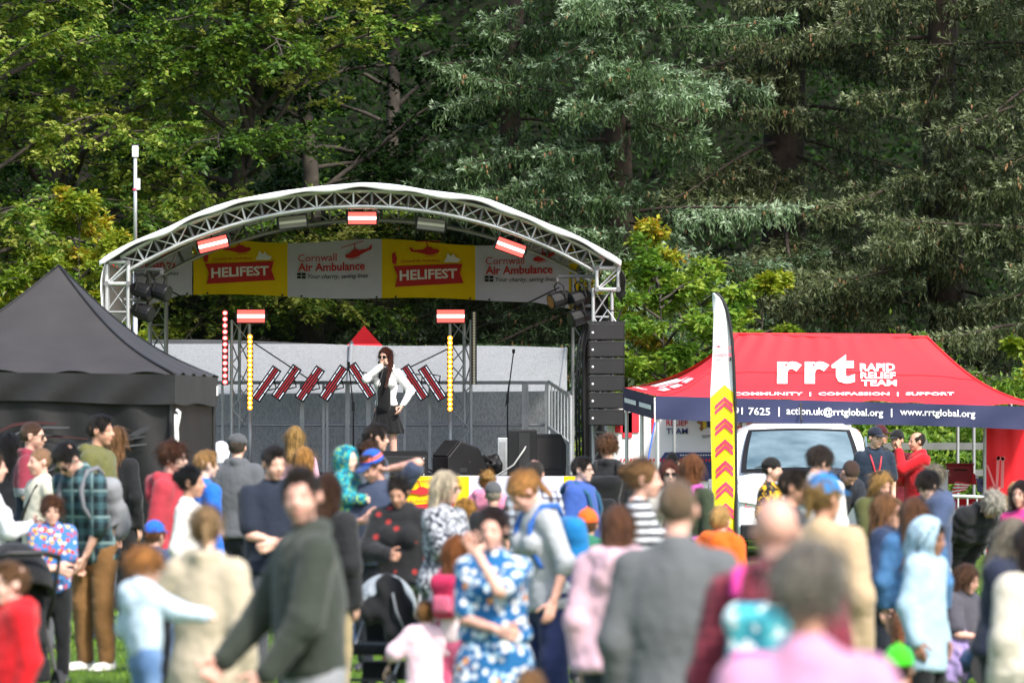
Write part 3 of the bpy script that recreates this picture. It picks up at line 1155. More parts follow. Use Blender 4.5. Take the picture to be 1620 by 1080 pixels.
# ------------------------------------------------------------------ setting: ground, bank, woodland
def grass_mat():
    t = NT('grass_ground')
    v = t.coord((1, 1, 1))
    a = t.noise(v, .6, 5); b = t.noise(v, 14, 4, .7)
    c = t.ramp(a, [(.3, (.060, .125, .016)), (.55, (.095, .175, .024)), (.75, (.15, .19, .045))])
    c = t.mix(t.math('MULTIPLY', b, .7), c, (.045, .085, .012))
    t.l(c, t.b.inputs['Base Color'])
    t.set(Roughness=.9, Specular_IOR_Level=.15)
    t.bump(b, .8, .05)
    return t.m
GRASS = grass_mat()
g = MB().grid(lambda u, v: (-160 + 320 * u, -20 + 420 * v, 0.0), 40, 50).build('ground', GRASS)
g['kind'] = 'structure'

def leaf_mat(name, stops, trans=.35, rough=.5, spec=.3):
    t = NT(name)
    at = t.n('Attribute', attribute_name='tint')
    c = t.ramp(at.outputs['Fac'], stops)
    t.l(c, t.b.inputs['Base Color'])
    t.set(Roughness=rough, Specular_IOR_Level=spec)
    tr = t.n('BsdfTranslucent')
    t.l(t.mix(1.0, c, (1.25, 1.2, .6), 'MULTIPLY'), tr.inputs['Color'])
    mx = t.n('MixShader'); mx.inputs[0].default_value = trans
    t.l(t.b.outputs[0], mx.inputs[1]); t.l(tr.outputs[0], mx.inputs[2])
    t.l(mx.outputs[0], t.out.inputs['Surface'])
    return t.m

def unit(v):
    return v / (np.linalg.norm(v, axis=-1, keepdims=True) + 1e-9)

def leaves(B, D, N, l, w, fold=.18):
    """rhombic leaves: base points, directions, normals, length and width arrays -> V, Q"""
    D = unit(D); S = unit(np.cross(D, N)); N2 = np.cross(S, D)
    l = np.asarray(l)[:, None] * np.ones((len(B), 1)); w = np.asarray(w)[:, None] * np.ones((len(B), 1))
    V = np.stack([B, B + D * l * .45 + S * w * .5 + N2 * w * fold, B + D * l, B + D * l * .45 - S * w * .5 + N2 * w * fold], 1).reshape(-1, 3)
    Q = np.arange(len(V)).reshape(-1, 4)
    return V, Q

class Wood:
    """branch tubes gathered into one mesh"""
    def __init__(self):
        self.V = []; self.Q = []; self.n = 0
    def tube(self, pts, r0, r1, n=5):
        pts = np.asarray(pts); m = len(pts)
        d = unit(np.gradient(pts, axis=0))
        ref = np.array([0, 0, 1.0]) if abs(d[0][2]) < .9 else np.array([1.0, 0, 0])
        a = unit(np.cross(d, ref)); b = np.cross(a, d)
        rr = np.linspace(r0, r1, m)[:, None, None]
        an = np.linspace(0, 2 * np.pi, n, endpoint=False)
        ring = pts[:, None] + rr * (a[:, None] * np.cos(an)[None, :, None] + b[:, None] * np.sin(an)[None, :, None])
        i = np.arange(m - 1)[:, None] * n; k = np.arange(n)[None]
        q = np.stack([i + k, i + (k + 1) % n, i + n + (k + 1) % n, i + n + k], -1).reshape(-1, 4) + self.n
        self.V.append(ring.reshape(-1, 3)); self.Q.append(q); self.n += m * n
    def build(self, name, mat, parent):
        return part(name, np_mesh(name, np.concatenate(self.V), np.concatenate(self.Q), mat), parent)

def curve_path(p, d, L, n, droop, wig, r, curl=0.0):
    pts = [p]; d = d.copy()
    for i in range(n):
        d = d + np.array([0, 0, -droop / n + curl * (i / n) ** 2 * 3 / n]) + r.normal(size=3) * wig / n
        d /= np.linalg.norm(d)
        pts.append(pts[-1] + d * L / n)
    return np.array(pts)

BARK = M('bark', (.05, .042, .034), .9, var=.4, vscale=6, bump=.6, bscale=18)
BARK_D = M('bark_spruce', (.055, .04, .032), .92, var=.4, vscale=5, bump=.7, bscale=15)

def broadleaf(label, base, height, limbs, seed, mat, spread=4.5, leaf=(.112, .068), zlow=1.0, nsec=10, ntw=9, nlv=11, face=True, group=None, name='broadleaf_tree', trunk_r=.26, facing=0.0, tintbias=0.0, droop=.55):
    r = np.random.default_rng(seed)
    root = thing(name, label, 'tree' if height > 4 else 'shrub', base, 0, group)
    wood = Wood()
    tp = curve_path(np.zeros(3), np.array([r.normal() * .05, 0, 1.0]), height * .92, 10, 0, .5, r)
    tp[:, 2] *= height * .92 / tp[-1, 2]
    tw = Wood(); tw.tube(tp, trunk_r, trunk_r * .15, 9)
    Bs, Ds, Ns, Ls, Ts = [], [], [], [], []
    for i in range(limbs):
        f = (i + r.uniform(0, 1)) / limbs
        vis = min(height, 10.8)
        z = zlow + (vis - zlow) * f / .86 * .97 if f < .86 else vis + (height * .93 - vis) * (f - .86) / .14
        k = np.searchsorted(tp[:, 2], z); k = min(k, len(tp) - 1)
        p0 = tp[k].copy(); p0[2] = z
        az = facing + (r.uniform(-2.1, 2.1) if face else r.uniform(-math.pi, math.pi))
        el = r.uniform(.05, .55) + f * .5
        d = np.array([math.sin(az) * math.cos(el), -math.cos(az) * math.cos(el), math.sin(el)])
        L = spread * (1 - .55 * f ** 2) * r.uniform(.65, 1.1)
        path = curve_path(p0, d, L, 9, droop, .9, r)
        wood.tube(path, .05 * L / 4 + .012, .008, 5)
        bias = r.normal() * .2
        for j in range(nsec):
            t = .22 + .78 * (j + r.uniform(0, .9)) / nsec
            x = t * 9; a = min(int(x), 8); b = path[a] + (path[a + 1] - path[a]) * (x - a)
            dd = unit(path[a + 1] - path[a])
            sd_ = unit(np.cross(dd, np.array([0, 0, 1.0]))) * (1 if j % 2 else -1)
            d2 = unit(dd * .75 + sd_ * r.uniform(.5, 1.0) + np.array([0, 0, r.uniform(-.1, .35)]))
            L2 = L * .36 * (1.15 - t * .6) * r.uniform(.7, 1.2)
            p2 = curve_path(b, d2, L2, 6, .45, .7, r)
            wood.tube(p2[::2], .016, .004, 3)
            # twigs and leaves, vectorised
            n = ntw
            tt = np.sort(r.uniform(.12, 1, n)) * 6
            ai = np.minimum(tt.astype(int), 5)
            tb = p2[ai] + (p2[ai + 1] - p2[ai]) * (tt - ai)[:, None]
            td = unit(unit(p2[ai + 1] - p2[ai]) + r.normal(size=(n, 3)) * np.array([.75, .75, .4]) + np.array([0, 0, .05]))
            tl = r.uniform(.22, .5, n) * min(1, L2 + .3)
            m = nlv
            u = np.linspace(.1, 1, m)[None, :, None]
            lb = tb[:, None] + td[:, None] * tl[:, None, None] * u - np.array([0, 0, 1]) * (u ** 2) * .06
            sdv = unit(np.cross(td, np.array([0, 0, 1.0])))[:, None] * np.where(np.arange(m) % 2, 1, -1)[None, :, None]
            ld = unit(td[:, None] * .55 + sdv * 1.0 + r.normal(size=(n, m, 3)) * .4 - np.array([0, 0, .18]))
            ln = unit(np.array([0, 0, 1.0]) + r.normal(size=(n, m, 3)) * .55)
            Bs.append(lb.reshape(-1, 3)); Ds.append(ld.reshape(-1, 3)); Ns.append(ln.reshape(-1, 3))
            Ls.append(r.uniform(.7, 1.25, n * m))
            Ts.append(np.clip(.5 + tintbias + bias + r.normal(size=n * m) * .13 + np.repeat(r.normal(size=n) * .1, m), 0, 1))
    B = np.concatenate(Bs); D = np.concatenate(Ds); N = np.concatenate(Ns); Lr = np.concatenate(Ls); T = np.concatenate(Ts)
    V, Q = leaves(B, D, N, Lr * leaf[0], Lr * leaf[1])
    cr = part('crown', np_mesh('crown', V, Q, mat, False, {'tint': np.repeat(T, 4)}), root)
    tw.build('trunk', BARK, root)
    wood.build('branches', BARK, root)
    return root

LEAF_A = leaf_mat('leaf_beech', [(0.0, (.024, .065, .012)), (.42, (.095, .185, .022)), (.66, (.24, .315, .045)), (1.0, (.44, .46, .12))])
LEAF_B = leaf_mat('leaf_shaded', [(0.0, (.008, .022, .006)), (.6, (.020, .046, .010)), (1.0, (.045, .080, .018))], spec=.08)  # leaf copy with the shade of the deep wood darkened into its colour
LEAF_C = leaf_mat('leaf_yellowgreen', [(0.0, (.085, .16, .012)), (.5, (.20, .27, .022)), (.85, (.36, .36, .03)), (1.0, (.40, .25, .03))])
LEAF_D = leaf_mat('leaf_fresh', [(0.0, (.05, .13, .015)), (.5, (.15, .27, .03)), (1.0, (.32, .40, .06))])

# wooded bank behind everything
def bank_z(y, x):
    t = max(0, (y - 108) / 24)
    return t * 15 + .8 * math.sin(x * .6 + y * .3) * min(1, t * 2)
BANK = M('bank_soil_shaded', (.008, .011, .005), .95, spec=.1, var=.5, vscale=1.2, bump=.8, bscale=6)  # soil blackened so the gaps between trees look deep in shade
bk = MB().grid(lambda u, v: (-45 + 90 * u, 107.5 + 34 * v, bank_z(107.5 + 34 * v, -45 + 90 * u)), 60, 24).build('wooded_bank', BANK, smooth=True)
bk['kind'] = 'structure'
n = 42000
x = rng.uniform(-16, 16, n); y = rng.uniform(108, 131, n)
z = np.array([bank_z(b, a) for a, b in zip(x, y)])
pos = np.stack([x, y - .2, z + rng.gamma(1.6, .45, n)], 1)
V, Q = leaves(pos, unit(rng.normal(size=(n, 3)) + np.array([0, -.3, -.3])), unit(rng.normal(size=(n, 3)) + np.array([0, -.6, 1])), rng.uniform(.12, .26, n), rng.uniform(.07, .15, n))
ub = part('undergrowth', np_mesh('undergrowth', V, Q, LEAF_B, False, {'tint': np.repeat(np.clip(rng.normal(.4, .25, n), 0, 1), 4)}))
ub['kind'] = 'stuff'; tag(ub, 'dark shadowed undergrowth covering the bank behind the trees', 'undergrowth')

# broadleaf trees on the left: (px of trunk, Y, height, limbs, spread, seed, tint, label)
for (px, Y, h, nl, sp, sd_, tb, fc, lb) in [
    (70, 103, 13.5, 58, 5.2, 21, .02, .35, 'tall beech tree with bright leafy sprays above the pale mast'),
    (-60, 99, 12.5, 40, 4.6, 22, .0, .6, 'big leafy tree reaching over the black gazebo'),
    (330, 103, 13.0, 60, 4.6, 23, .02, -.3, 'spreading broadleaf tree rising behind the stage roof'),
    (480, 107, 14.0, 36, 4.6, 24, -.12, .2, 'shaded broadleaf tree between the bright tree and the spruce'),
    (620, 112, 15.0, 26, 4.2, 25, -.3, 0, 'dark tree deep in the gap beside the spruce'),
    (215, 110, 15.0, 24, 4.6, 26, -.25, 0, 'dark tall tree standing behind the beeches'),
]:
    b = P(px, HY, Y)
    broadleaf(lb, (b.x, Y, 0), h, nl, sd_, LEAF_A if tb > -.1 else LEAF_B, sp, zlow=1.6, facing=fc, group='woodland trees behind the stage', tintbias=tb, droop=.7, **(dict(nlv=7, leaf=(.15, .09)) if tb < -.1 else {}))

# ------------------------------------------------------------------ spruces
def needle_mat(name='spruce_needles', stops=None):
    t = NT(name)
    at = t.n('Attribute', attribute_name='tint')
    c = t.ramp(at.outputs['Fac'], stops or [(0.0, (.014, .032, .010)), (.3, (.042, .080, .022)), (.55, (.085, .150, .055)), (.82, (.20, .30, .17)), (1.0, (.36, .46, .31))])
    t.l(c, t.b.inputs['Base Color'])
    t.set(Roughness=.55, Specular_IOR_Level=.3)
    tr = t.n('BsdfTranslucent'); t.l(c, tr.inputs['Color'])
    mx = t.n('MixShader'); mx.inputs[0].default_value = .2
    t.l(t.b.outputs[0], mx.inputs[1]); t.l(tr.outputs[0], mx.inputs[2]); t.l(mx.outputs[0], t.out.inputs['Surface'])
    return t.m
NEEDLE = needle_mat()
NEEDLE_W = needle_mat('spruce_needles_olive', [(0.0, (.018, .028, .010)), (.3, (.060, .076, .024)), (.55, (.105, .135, .052)), (.82, (.21, .25, .14)), (1.0, (.34, .36, .22))])
CONE = M('spruce_cone', (.24, .135, .065), .85, var=.35, vscale=9)

def spruce(label, base, height, seed, nbr, length, zr, az_r, tint=0.0, lean=0.0, trunk_r=.42, cones=.2, brown=0.0):
    r = np.random.default_rng(seed)
    root = thing('spruce_tree', label, 'tree', base, 0, 'spruce trees behind the stage and the red gazebo')
    tw = Wood()
    tp = np.array([[lean * z + .1 * math.sin(z * .7), 0, z] for z in np.linspace(0, height, 12)])
    tw.tube(tp, trunk_r, .06, 10)
    wood = Wood()
    Bs, Ds, Ns, Ls, Ws, Ts, Cs = [], [], [], [], [], [], []
    def put(b, d, l, w, t):
        m = len(b)
        Bs.append(b); Ds.append(d); Ns.append(unit(r.normal(size=(m, 3)) + np.array([0, -.5, .7]))); Ls.append(np.broadcast_to(l, m)); Ws.append(np.broadcast_to(w, m)); Ts.append(t)
    for i in range(nbr):
        f = (i + r.uniform(0, 1)) / nbr
        z = zr[0] + (zr[1] - zr[0]) * f
        near = i % 3 == 0
        az = r.uniform(-.6, .6) if near else r.uniform(*az_r)
        L = length * (1.05 - .45 * f) * r.uniform(.65, 1.15) * (.62 if near else 1)
        el = r.uniform(-.18, .22)
        d = np.array([math.sin(az) * math.cos(el), -math.cos(az) * math.cos(el), math.sin(el)])
        path = curve_path(np.array([lean * z, 0, z]), d, L, 12, .55, .35, r, curl=.5)
        wood.tube(path, .016 + .008 * L, .006, 5)
        bt = tint + r.normal() * .09
        nb = int(6 * L)
        for j in range(nb):
            t = .18 + .82 * (j + r.uniform(0, .9)) / nb
            x = min(t, .999) * 12; a = int(x); b = path[a] + (path[a + 1] - path[a]) * (x - a)
            dd = unit(path[a + 1] - path[a])
            sdv = unit(np.cross(dd, np.array([0, 0, 1.0]))) * (1 if j % 2 else -1)
            d2 = unit(dd * .8 + sdv * r.uniform(.55, 1.0) + np.array([0, 0, r.uniform(-.15, .25)]))
            L2 = (.35 + .30 * L * (1 - t) ** .7) * r.uniform(.6, 1.15)
            p2 = curve_path(b, d2, L2, 5, .35, .25, r, curl=.5)
            # needles along the branchlet: upward brush
            m = int(11 + 20 * L2)
            tt = r.uniform(0, 1, m) * 5; ai = np.minimum(tt.astype(int), 4)
            nb_ = p2[ai] + (p2[ai + 1] - p2[ai]) * (tt - ai)[:, None]
            ax = unit(p2[ai + 1] - p2[ai])
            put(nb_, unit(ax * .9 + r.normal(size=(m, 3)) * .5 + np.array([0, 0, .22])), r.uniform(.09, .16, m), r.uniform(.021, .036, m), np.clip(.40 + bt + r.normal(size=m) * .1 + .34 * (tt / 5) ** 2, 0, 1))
            # end tuft, pale bluish
            k = 9
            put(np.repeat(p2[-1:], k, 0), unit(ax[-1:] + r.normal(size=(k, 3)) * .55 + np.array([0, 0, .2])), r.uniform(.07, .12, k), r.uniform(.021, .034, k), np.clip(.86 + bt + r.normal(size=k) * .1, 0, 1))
            # hanging twigs; darker tint also deepens the shade under the boughs
            nh = int(3 + 7 * L2)
            tt = r.uniform(.05, 1, nh) * 5; ai = np.minimum(tt.astype(int), 4)
            hb = p2[ai] + (p2[ai + 1] - p2[ai]) * (tt - ai)[:, None]
            hl = r.uniform(.12, .42, nh)
            hd = unit(np.array([0, 0, -1.0]) + r.normal(size=(nh, 3)) * .28 + ax[:1] * .25)
            m = 5
            u = np.linspace(0, .9, m)[None, :, None]
            pb = (hb[:, None] + hd[:, None] * hl[:, None, None] * u).reshape(-1, 3)
            pd = unit(np.repeat(hd, m, 0) + r.normal(size=(nh * m, 3)) * .42)
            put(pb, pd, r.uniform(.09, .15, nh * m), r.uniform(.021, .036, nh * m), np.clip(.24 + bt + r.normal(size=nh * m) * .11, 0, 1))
            if r.uniform() < cones:
                q = r.integers(1, 4)
                sel = r.integers(0, nh, q)
                Cs.append(hb[sel] + hd[sel] * hl[sel, None] * r.uniform(.0, .6, (q, 1)) + np.array([0, -.03, .02]))
    B = np.concatenate(Bs)
    V, Q = leaves(B, np.concatenate(Ds), np.concatenate(Ns), np.concatenate(Ls), np.concatenate(Ws), .1)
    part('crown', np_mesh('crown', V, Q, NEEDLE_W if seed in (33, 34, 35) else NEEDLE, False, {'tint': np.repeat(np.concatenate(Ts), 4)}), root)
    tw.build('trunk', BARK_D, root)
    wood.build('branches', BARK_D, root)
    if Cs:
        C = np.concatenate(Cs)
        # small six-sided cones
        an = np.linspace(0, 2 * np.pi, 5, endpoint=False)
        ring = np.stack([np.cos(an), np.sin(an), np.zeros(5)], 1)
        prof = np.concatenate([ring * .013 + [0, 0, .01], ring * .022 + [0, 0, -.02], ring * .010 + [0, 0, -.065]])
        V = (C[:, None] + prof[None]).reshape(-1, 3)
        q = np.array([[a * 5 + k, a * 5 + (k + 1) % 5, a * 5 + 5 + (k + 1) % 5, a * 5 + 5 + k] for a in range(2) for k in range(5)])
        Q = (q[None] + np.arange(len(C))[:, None, None] * 15).reshape(-1, 4)
        co = part('cones', np_mesh('cones', V, Q, CONE), root)
        co['kind'] = 'stuff'
    return root

for (px, Y, h, sd_, nb, ln, zr, az, ti, le, tr, lb) in [
    (985, 102, 19, 31, 70, 4.4, (2.2, 12.5), (-1.9, 1.5), .06, 0, .36, 'blue green spruce hung with cones above the right of the stage'),
    (815, 103, 17, 32, 40, 3.3, (2.2, 8.6), (-1.6, 1.6), .0, 0, .28, 'spruce with layered drooping boughs behind the stage roof'),
    (1235, 105, 22, 33, 68, 4.8, (1.6, 13.0), (-1.5, 1.8), -.08, .02, .55, 'massive brown trunked spruce over the red gazebo'),
    (1500, 103, 20, 34, 62, 4.6, (1.6, 12.5), (-2.0, 1.6), -.02, -.01, .45, 'dull green spruce with browning boughs at the edge of the wood'),
    (1690, 101, 18, 35, 30, 4.4, (1.6, 11.5), (-2.4, .6), -.05, 0, .4, 'spruce leaning its boughs in behind the red side wall'),
]:
    b = P(px, HY, Y)
    spruce(lb, (b.x, Y, 0), h, sd_, nb, ln, zr, az, ti, le, tr)

# ------------------------------------------------------------------ shrubs and hedge bank
for (px, Y, h, nl, sp, sd_, mt, lb) in [
    (40, 93, 4.1, 16, 1.8, 41, LEAF_C, 'yellow green shrub showing over the left slope of the black gazebo'),
    (150, 93.5, 5.3, 18, 1.3, 42, LEAF_C, 'slender yellow leaved sapling beside the pale mast'),
    (185, 94, 4.6, 15, 1.5, 43, LEAF_C, 'bushy yellowing shrub against the left stage tower'),
    (-60, 94, 4.2, 14, 1.7, 49, LEAF_C, 'yellow green shrub growing behind the black gazebo'),
    (985, 93, 4.5, 17, 1.35, 44, LEAF_C, 'bright yellow shrub beside the right stage tower'),
    (1060, 92, 4.0, 24, 1.7, 45, LEAF_D, 'fresh green bush behind the loudspeaker column'),
    (1110, 93, 3.7, 20, 1.7, 46, LEAF_D, 'leafy green bush behind the feather flag'),
    (1215, 94, 4.1, 10, 1.0, 47, LEAF_C, 'thin yellow sapling rising over the red gazebo ridge'),
    (1630, 93, 3.6, 10, 1.2, 48, LEAF_C, 'yellowing shrub at the far end of the red gazebo'),
]:
    b = P(px, HY, Y)
    broadleaf(lb, (b.x, Y, 0), h, nl, sd_, mt, sp, leaf=(.12, .06), zlow=.5, nsec=7, ntw=8, nlv=9, face=False, name='shrub', trunk_r=.06, group='shrubs along the wood edge', droop=.35)

n = 30000
hx_ = rng.uniform(2.5, 11, n); u = rng.uniform(0, 1, n)
hy_ = 92 + 6 * u + rng.normal(0, .15, n); hz_ = 2.6 * u ** .8 * (1 + .15 * np.sin(hx_ * 2.1)) + np.abs(rng.normal(0, .16, n))
V, Q = leaves(np.stack([hx_, hy_, hz_], 1), unit(rng.normal(size=(n, 3)) + np.array([0, -.6, .2])), unit(rng.normal(size=(n, 3)) * .6 + np.array([0, -.4, 1])), rng.uniform(.1, .22, n), rng.uniform(.04, .1, n))
hb = part('hedge', np_mesh('hedge', V, Q, LEAF_D, False, {'tint': np.repeat(np.clip(rng.normal(.42, .25, n), 0, 1), 4)}))
hb['kind'] = 'stuff'; tag(hb, 'sunlit leafy hedge bank seen under the red gazebo', 'hedge')
hs = MB().grid(lambda u, v: (2 + 10 * u, 92 + 6.5 * v, -.02 + 2.55 * v ** .8), 10, 8).build('hedge_bank', M('hedge_soil', (.03, .05, .015), .95, var=.4), smooth=True)
hs['kind'] = 'structure'

# loose grass blades on the lawn between the people
n = 45000
gy = rng.uniform(28, 62, n); gx = rng.uniform(-1, 1, n) * (gy * 810 / F + .3)
pos = np.stack([gx, gy, np.zeros(n)], 1)
V, Q = leaves(pos, unit(rng.normal(size=(n, 3)) * .5 + np.array([0, 0, 1.0])), unit(rng.normal(size=(n, 3)) + np.array([0, -1, 0])), rng.uniform(.03, .09, n), rng.uniform(.006, .012, n), 0)
gb = part('grass', np_mesh('grass', V, Q, LEAF_D, False, {'tint': np.repeat(np.clip(rng.normal(.5, .2, n), 0, 1), 4)}))
gb['kind'] = 'stuff'; tag(gb, 'short trodden lawn grass between the people', 'grass')

# ------------------------------------------------------------------ stage
YF, YR = 81.8, 87.8
ALU = M('aluminium', (.60, .61, .62), .38, .55, var=.08, vscale=8)
ALU_D = M('aluminium_dull', (.36, .37, .38), .5, .5, var=.12, vscale=8)
BLK = M('black_metal', (.018, .018, .02), .5, var=.25)
BLK_PL = M('black_plastic', (.009, .009, .0105), .5, spec=.3, var=.2, bump=.2, bscale=220)
CLAMP = M('clamp_grey', (.16, .16, .165), .5, .3)
WHITE_PVC = M('white_pvc', (.74, .75, .78), .45, var=.06, vscale=2.2, bump=.25, bscale=5)
DECK = M('stage_deck_black', (.045, .045, .048), .5, var=.35, vscale=5)
DZ = 1.0                                            # deck height

cx0, rad0 = 571.0, 716.0                            # arch circle in photo pixels at YF
def arch(t, off, Y, Yp=YF):
    """t: angle from the crown; off: metres outside the lower chord; the arch is laid out at YF and repeated at depth Y"""
    s = Yp / F
    r = rad0 * s + off
    c = P(cx0, 327 + rad0, Yp)
    return Vector((c.x + r * math.sin(t), Y, c.z + r * math.cos(t)))
TL, TR = -math.asin((cx0 - 204) / rad0), math.asin((943 - cx0) / rad0)

st = thing('stage', 'raised black festival stage deck on steel legs with banner skirt', 'stage', (P(575, HY, 84.5).x, 84.5, 0))
so = st.location.copy()
xl, xr = P(172, HY, YF).x - .1, P(972, HY, YF).x + .1
nx = 6
for i in range(nx):                                 # deck boards
    for j in range(3):
        a, b = xl + (xr - xl) * i / nx, xl + (xr - xl) * (i + 1) / nx
        y0, y1 = 81.4 + 2.2 * j, 81.4 + 2.2 * (j + 1)
        MB().box(((a + b) / 2, (y0 + y1) / 2, DZ - .09), ((b - a) / 2 - .006, (y1 - y0) / 2 - .006, .09)).build('deck_panel', DECK, st, so, bevel=.006)
for i in range(nx + 1):
    for y in (81.6, 84.6, 87.8):
        bar('leg', (xl + .1 + (xr - xl - .2) * i / nx, y, 0), (xl + .1 + (xr - xl - .2) * i / nx, y, DZ - .18), .03, ALU_D, st, so)

YEL = M('banner_yellow', (.80, .56, .005), .7, spec=.2, var=.05, bump=.15, bscale=14)
WHT = M('banner_white', (.60, .60, .76), .7, spec=.2, var=.05, bump=.15, bscale=14)
INK_R = M('ink_red', (.52, .022, .025), .7, var=.03)
INK_N = M('ink_navy', (.03, .035, .07), .7, var=.03)
INK_K = M('ink_black', (.012, .012, .014), .7, var=.03)
INK_W = M('ink_white', (.80, .80, .82), .7, var=.03)

HELI = [(-.50, -.05), (-.44, .02), (-.30, .05), (-.18, .15), (.00, .17), (.12, .10), (.50, .13), (.62, .26), (.66, .26), (.62, .08), (.40, .02), (.18, -.06), (.02, -.14), (-.22, -.16), (-.42, -.12)]
def heli(parent, fn, mat, scale, org, flip=False, rot=0.0):
    """helicopter silhouette: hull, rotor, mast; fn(x, y) -> world"""
    sx = -1 if flip else 1
    c, s = math.cos(rot), math.sin(rot)
    tr = lambda x, y: fn((sx * x * c - y * s) * scale, (sx * x * s + y * c) * scale)
    MB().add([tr(x, y) for x, y in HELI], [tuple(range(len(HELI)))]).build('helicopter_print', mat, parent, org)
    mb = MB()
    mb.add([tr(*q) for q in ((-.62, .30), (.34, .42), (.34, .45), (-.62, .33))], [(0, 1, 2, 3)])
    mb.add([tr(*q) for q in ((-.10, .14), (-.05, .14), (-.03, .42), (-.06, .42))], [(0, 1, 2, 3)])
    mb.add([tr(*q) for q in ((-.34, -.22), (.12, -.20), (.12, -.18), (-.34, -.20))], [(0, 1, 2, 3)])
    mb.build('rotor_print', mat, parent, org)

def charity_panel(parent, fn, w, h, org):
    """red and navy lettering of a white panel; fn(u, v) in metres from the lower left"""
    lettering('Cornwall', INK_R, parent, lambda x, y: fn(.11 * w + x, .655 * h + y), w=.41 * w, origin=org)
    lettering('Air Ambulance', INK_R, parent, lambda x, y: fn(.11 * w + x, .48 * h + y), w=.71 * w, bold=.022, origin=org)
    lettering('Your charity, saving lives', INK_N, parent, lambda x, y: fn(.215 * w + x, .325 * h + y), w=.64 * w, shear=.25, bold=.006, origin=org)
    for i in (0, 1):
        for j in (0, 1):
            q = [(.10 + .05 * i, .345 + .06 * j), (.142 + .05 * i, .345 + .06 * j), (.142 + .05 * i, .39 + .06 * j), (.10 + .05 * i, .39 + .06 * j)]
            MB().add([fn(a * w, b * h) for a, b in q], [(0, 1, 2, 3)]).build('flag_print', INK_K, parent, org)
    heli(parent, lambda x, y: fn(.735 * w + x, .765 * h + y), INK_R, .255 * w, org, rot=R(6))

def helifest_panel(parent, fn, w, h, org):
    rb = lambda x, y: fn(.50 * w + (x * math.cos(R(5)) - y * math.sin(R(5))) * w, .43 * h + (x * math.sin(R(5)) + y * math.cos(R(5))) * w)
    pts = [(-.37, -.11), (.33, -.11), (.36, -.11), (.33, .0), (.365, .10), (-.37, .10), (-.335, .0)]
    MB().add([rb(*p) for p in pts], [tuple(range(len(pts)))]).build('ribbon_print', INK_R, parent, org)
    off = lambda x, y: rb(-.315 + x, -.055 + y) + Vector((0, -.004, 0))
    lettering('HELIFEST', INK_W, parent, off, w=.62, h=.105, bold=.03, shear=.06, origin=org)
    lettering('Cornwall Air Ambulance', INK_R, parent, lambda x, y: rb(-.29 + x, .125 + y), w=.42, shear=.2, bold=.004, origin=org)
    heli(parent, lambda x, y: rb(.0 + x / w, .235 + y / w), INK_R, .27 * w, org, flip=True, rot=R(8))
    leaf = [(-.38, .13), (-.345, .11), (-.325, .17), (-.345, .24), (-.375, .22)]
    MB().add([rb(*p) for p in leaf], [tuple(range(5))]).build('feather_print', INK_R, parent, org)
    spl = [(.17, .12), (.32, .115), (.35, .15), (.30, .17), (.28, .21), (.25, .18), (.22, .22), (.2, .17)]
    MB().add([rb(*p) for p in spl], [tuple(range(8))]).build('splash_print', INK_W, parent, org)

# skirt banners along the stage front
sk = thing('skirt_banner', 'yellow and white printed skirt banner along the front edge of the stage', 'banner', (P(560, HY, 81.3).x, 81.3, 0))
sko = sk.location.copy()
edges = [142, 292, 442, 592, 742, 892, 985]
for i in range(6):
    x0, x1 = P(edges[i], HY, 81.3).x, P(edges[i + 1], HY, 81.3).x
    yel = i in (1, 3, 5)
    fnp = lambda u, v, x0=x0, x1=x1: (x0 + (x1 - x0) * u, 81.3 + .012 * math.sin(u * 23) * (1 - v), .03 + (DZ - .01) * v)
    MB().grid(fnp, 24, 4).build('banner_panel', YEL if yel else WHT, sk, sko, smooth=True)
    w = x1 - x0
    f2 = lambda a, b, x0=x0: Vector((x0 + a, 81.275, .12 + b))
    if yel and i < 5:
        helifest_panel(sk, f2, w, .85, sko)
MB().box(((xl + xr) / 2, 81.34, DZ + .005), ((xr - xl) / 2, .035, .018)).build('front_edge', M('edge_white', (.7, .7, .7), .5), sk, sko)

# ---- arched roof truss
def arch_truss(label, Yc, depth=.30, brace=True):
    t = thing('roof_arch', label, 'truss', (arch(0, 0, Yc).x, Yc, 0))
    o = t.location.copy()
    n = 27
    ts = [TL + (TR - TL) * i / n for i in range(n + 1)]
    for off in (0, .225):
        for dy in (-depth / 2, depth / 2):
            MB().tube([arch(TL + (TR - TL) * i / 54, off, Yc + dy) for i in range(55)], .027, 8).build('chord', ALU, t, o, smooth=True)
    for i in range(n + 1):
        for dy in ((-depth / 2, depth / 2) if brace else (-depth / 2,)):
            bar('upright', arch(ts[i], 0, Yc + dy), arch(ts[i], .225, Yc + dy), .016 if i % 2 else .022, ALU if i % 2 else CLAMP, t, o, 6)
            if i < n:
                a, b = (0, .225) if (i + (dy > 0)) % 2 else (.225, 0)
                bar('diagonal_brace', arch(ts[i], a, Yc + dy), arch(ts[i + 1], b, Yc + dy), .012, ALU, t, o, 6)
        if brace:
            bar('cross_brace', arch(ts[i], 0 if i % 2 else .225, Yc - depth / 2), arch(ts[min(i + 1, n)], 0 if i % 2 else .225, Yc + depth / 2), .011, ALU_D, t, o, 6)
    return t
arch_truss('white metal lattice arch over the front of the stage', YF)
arch_truss('rear lattice arch of the stage roof above the mesh backdrop', YR, brace=False)

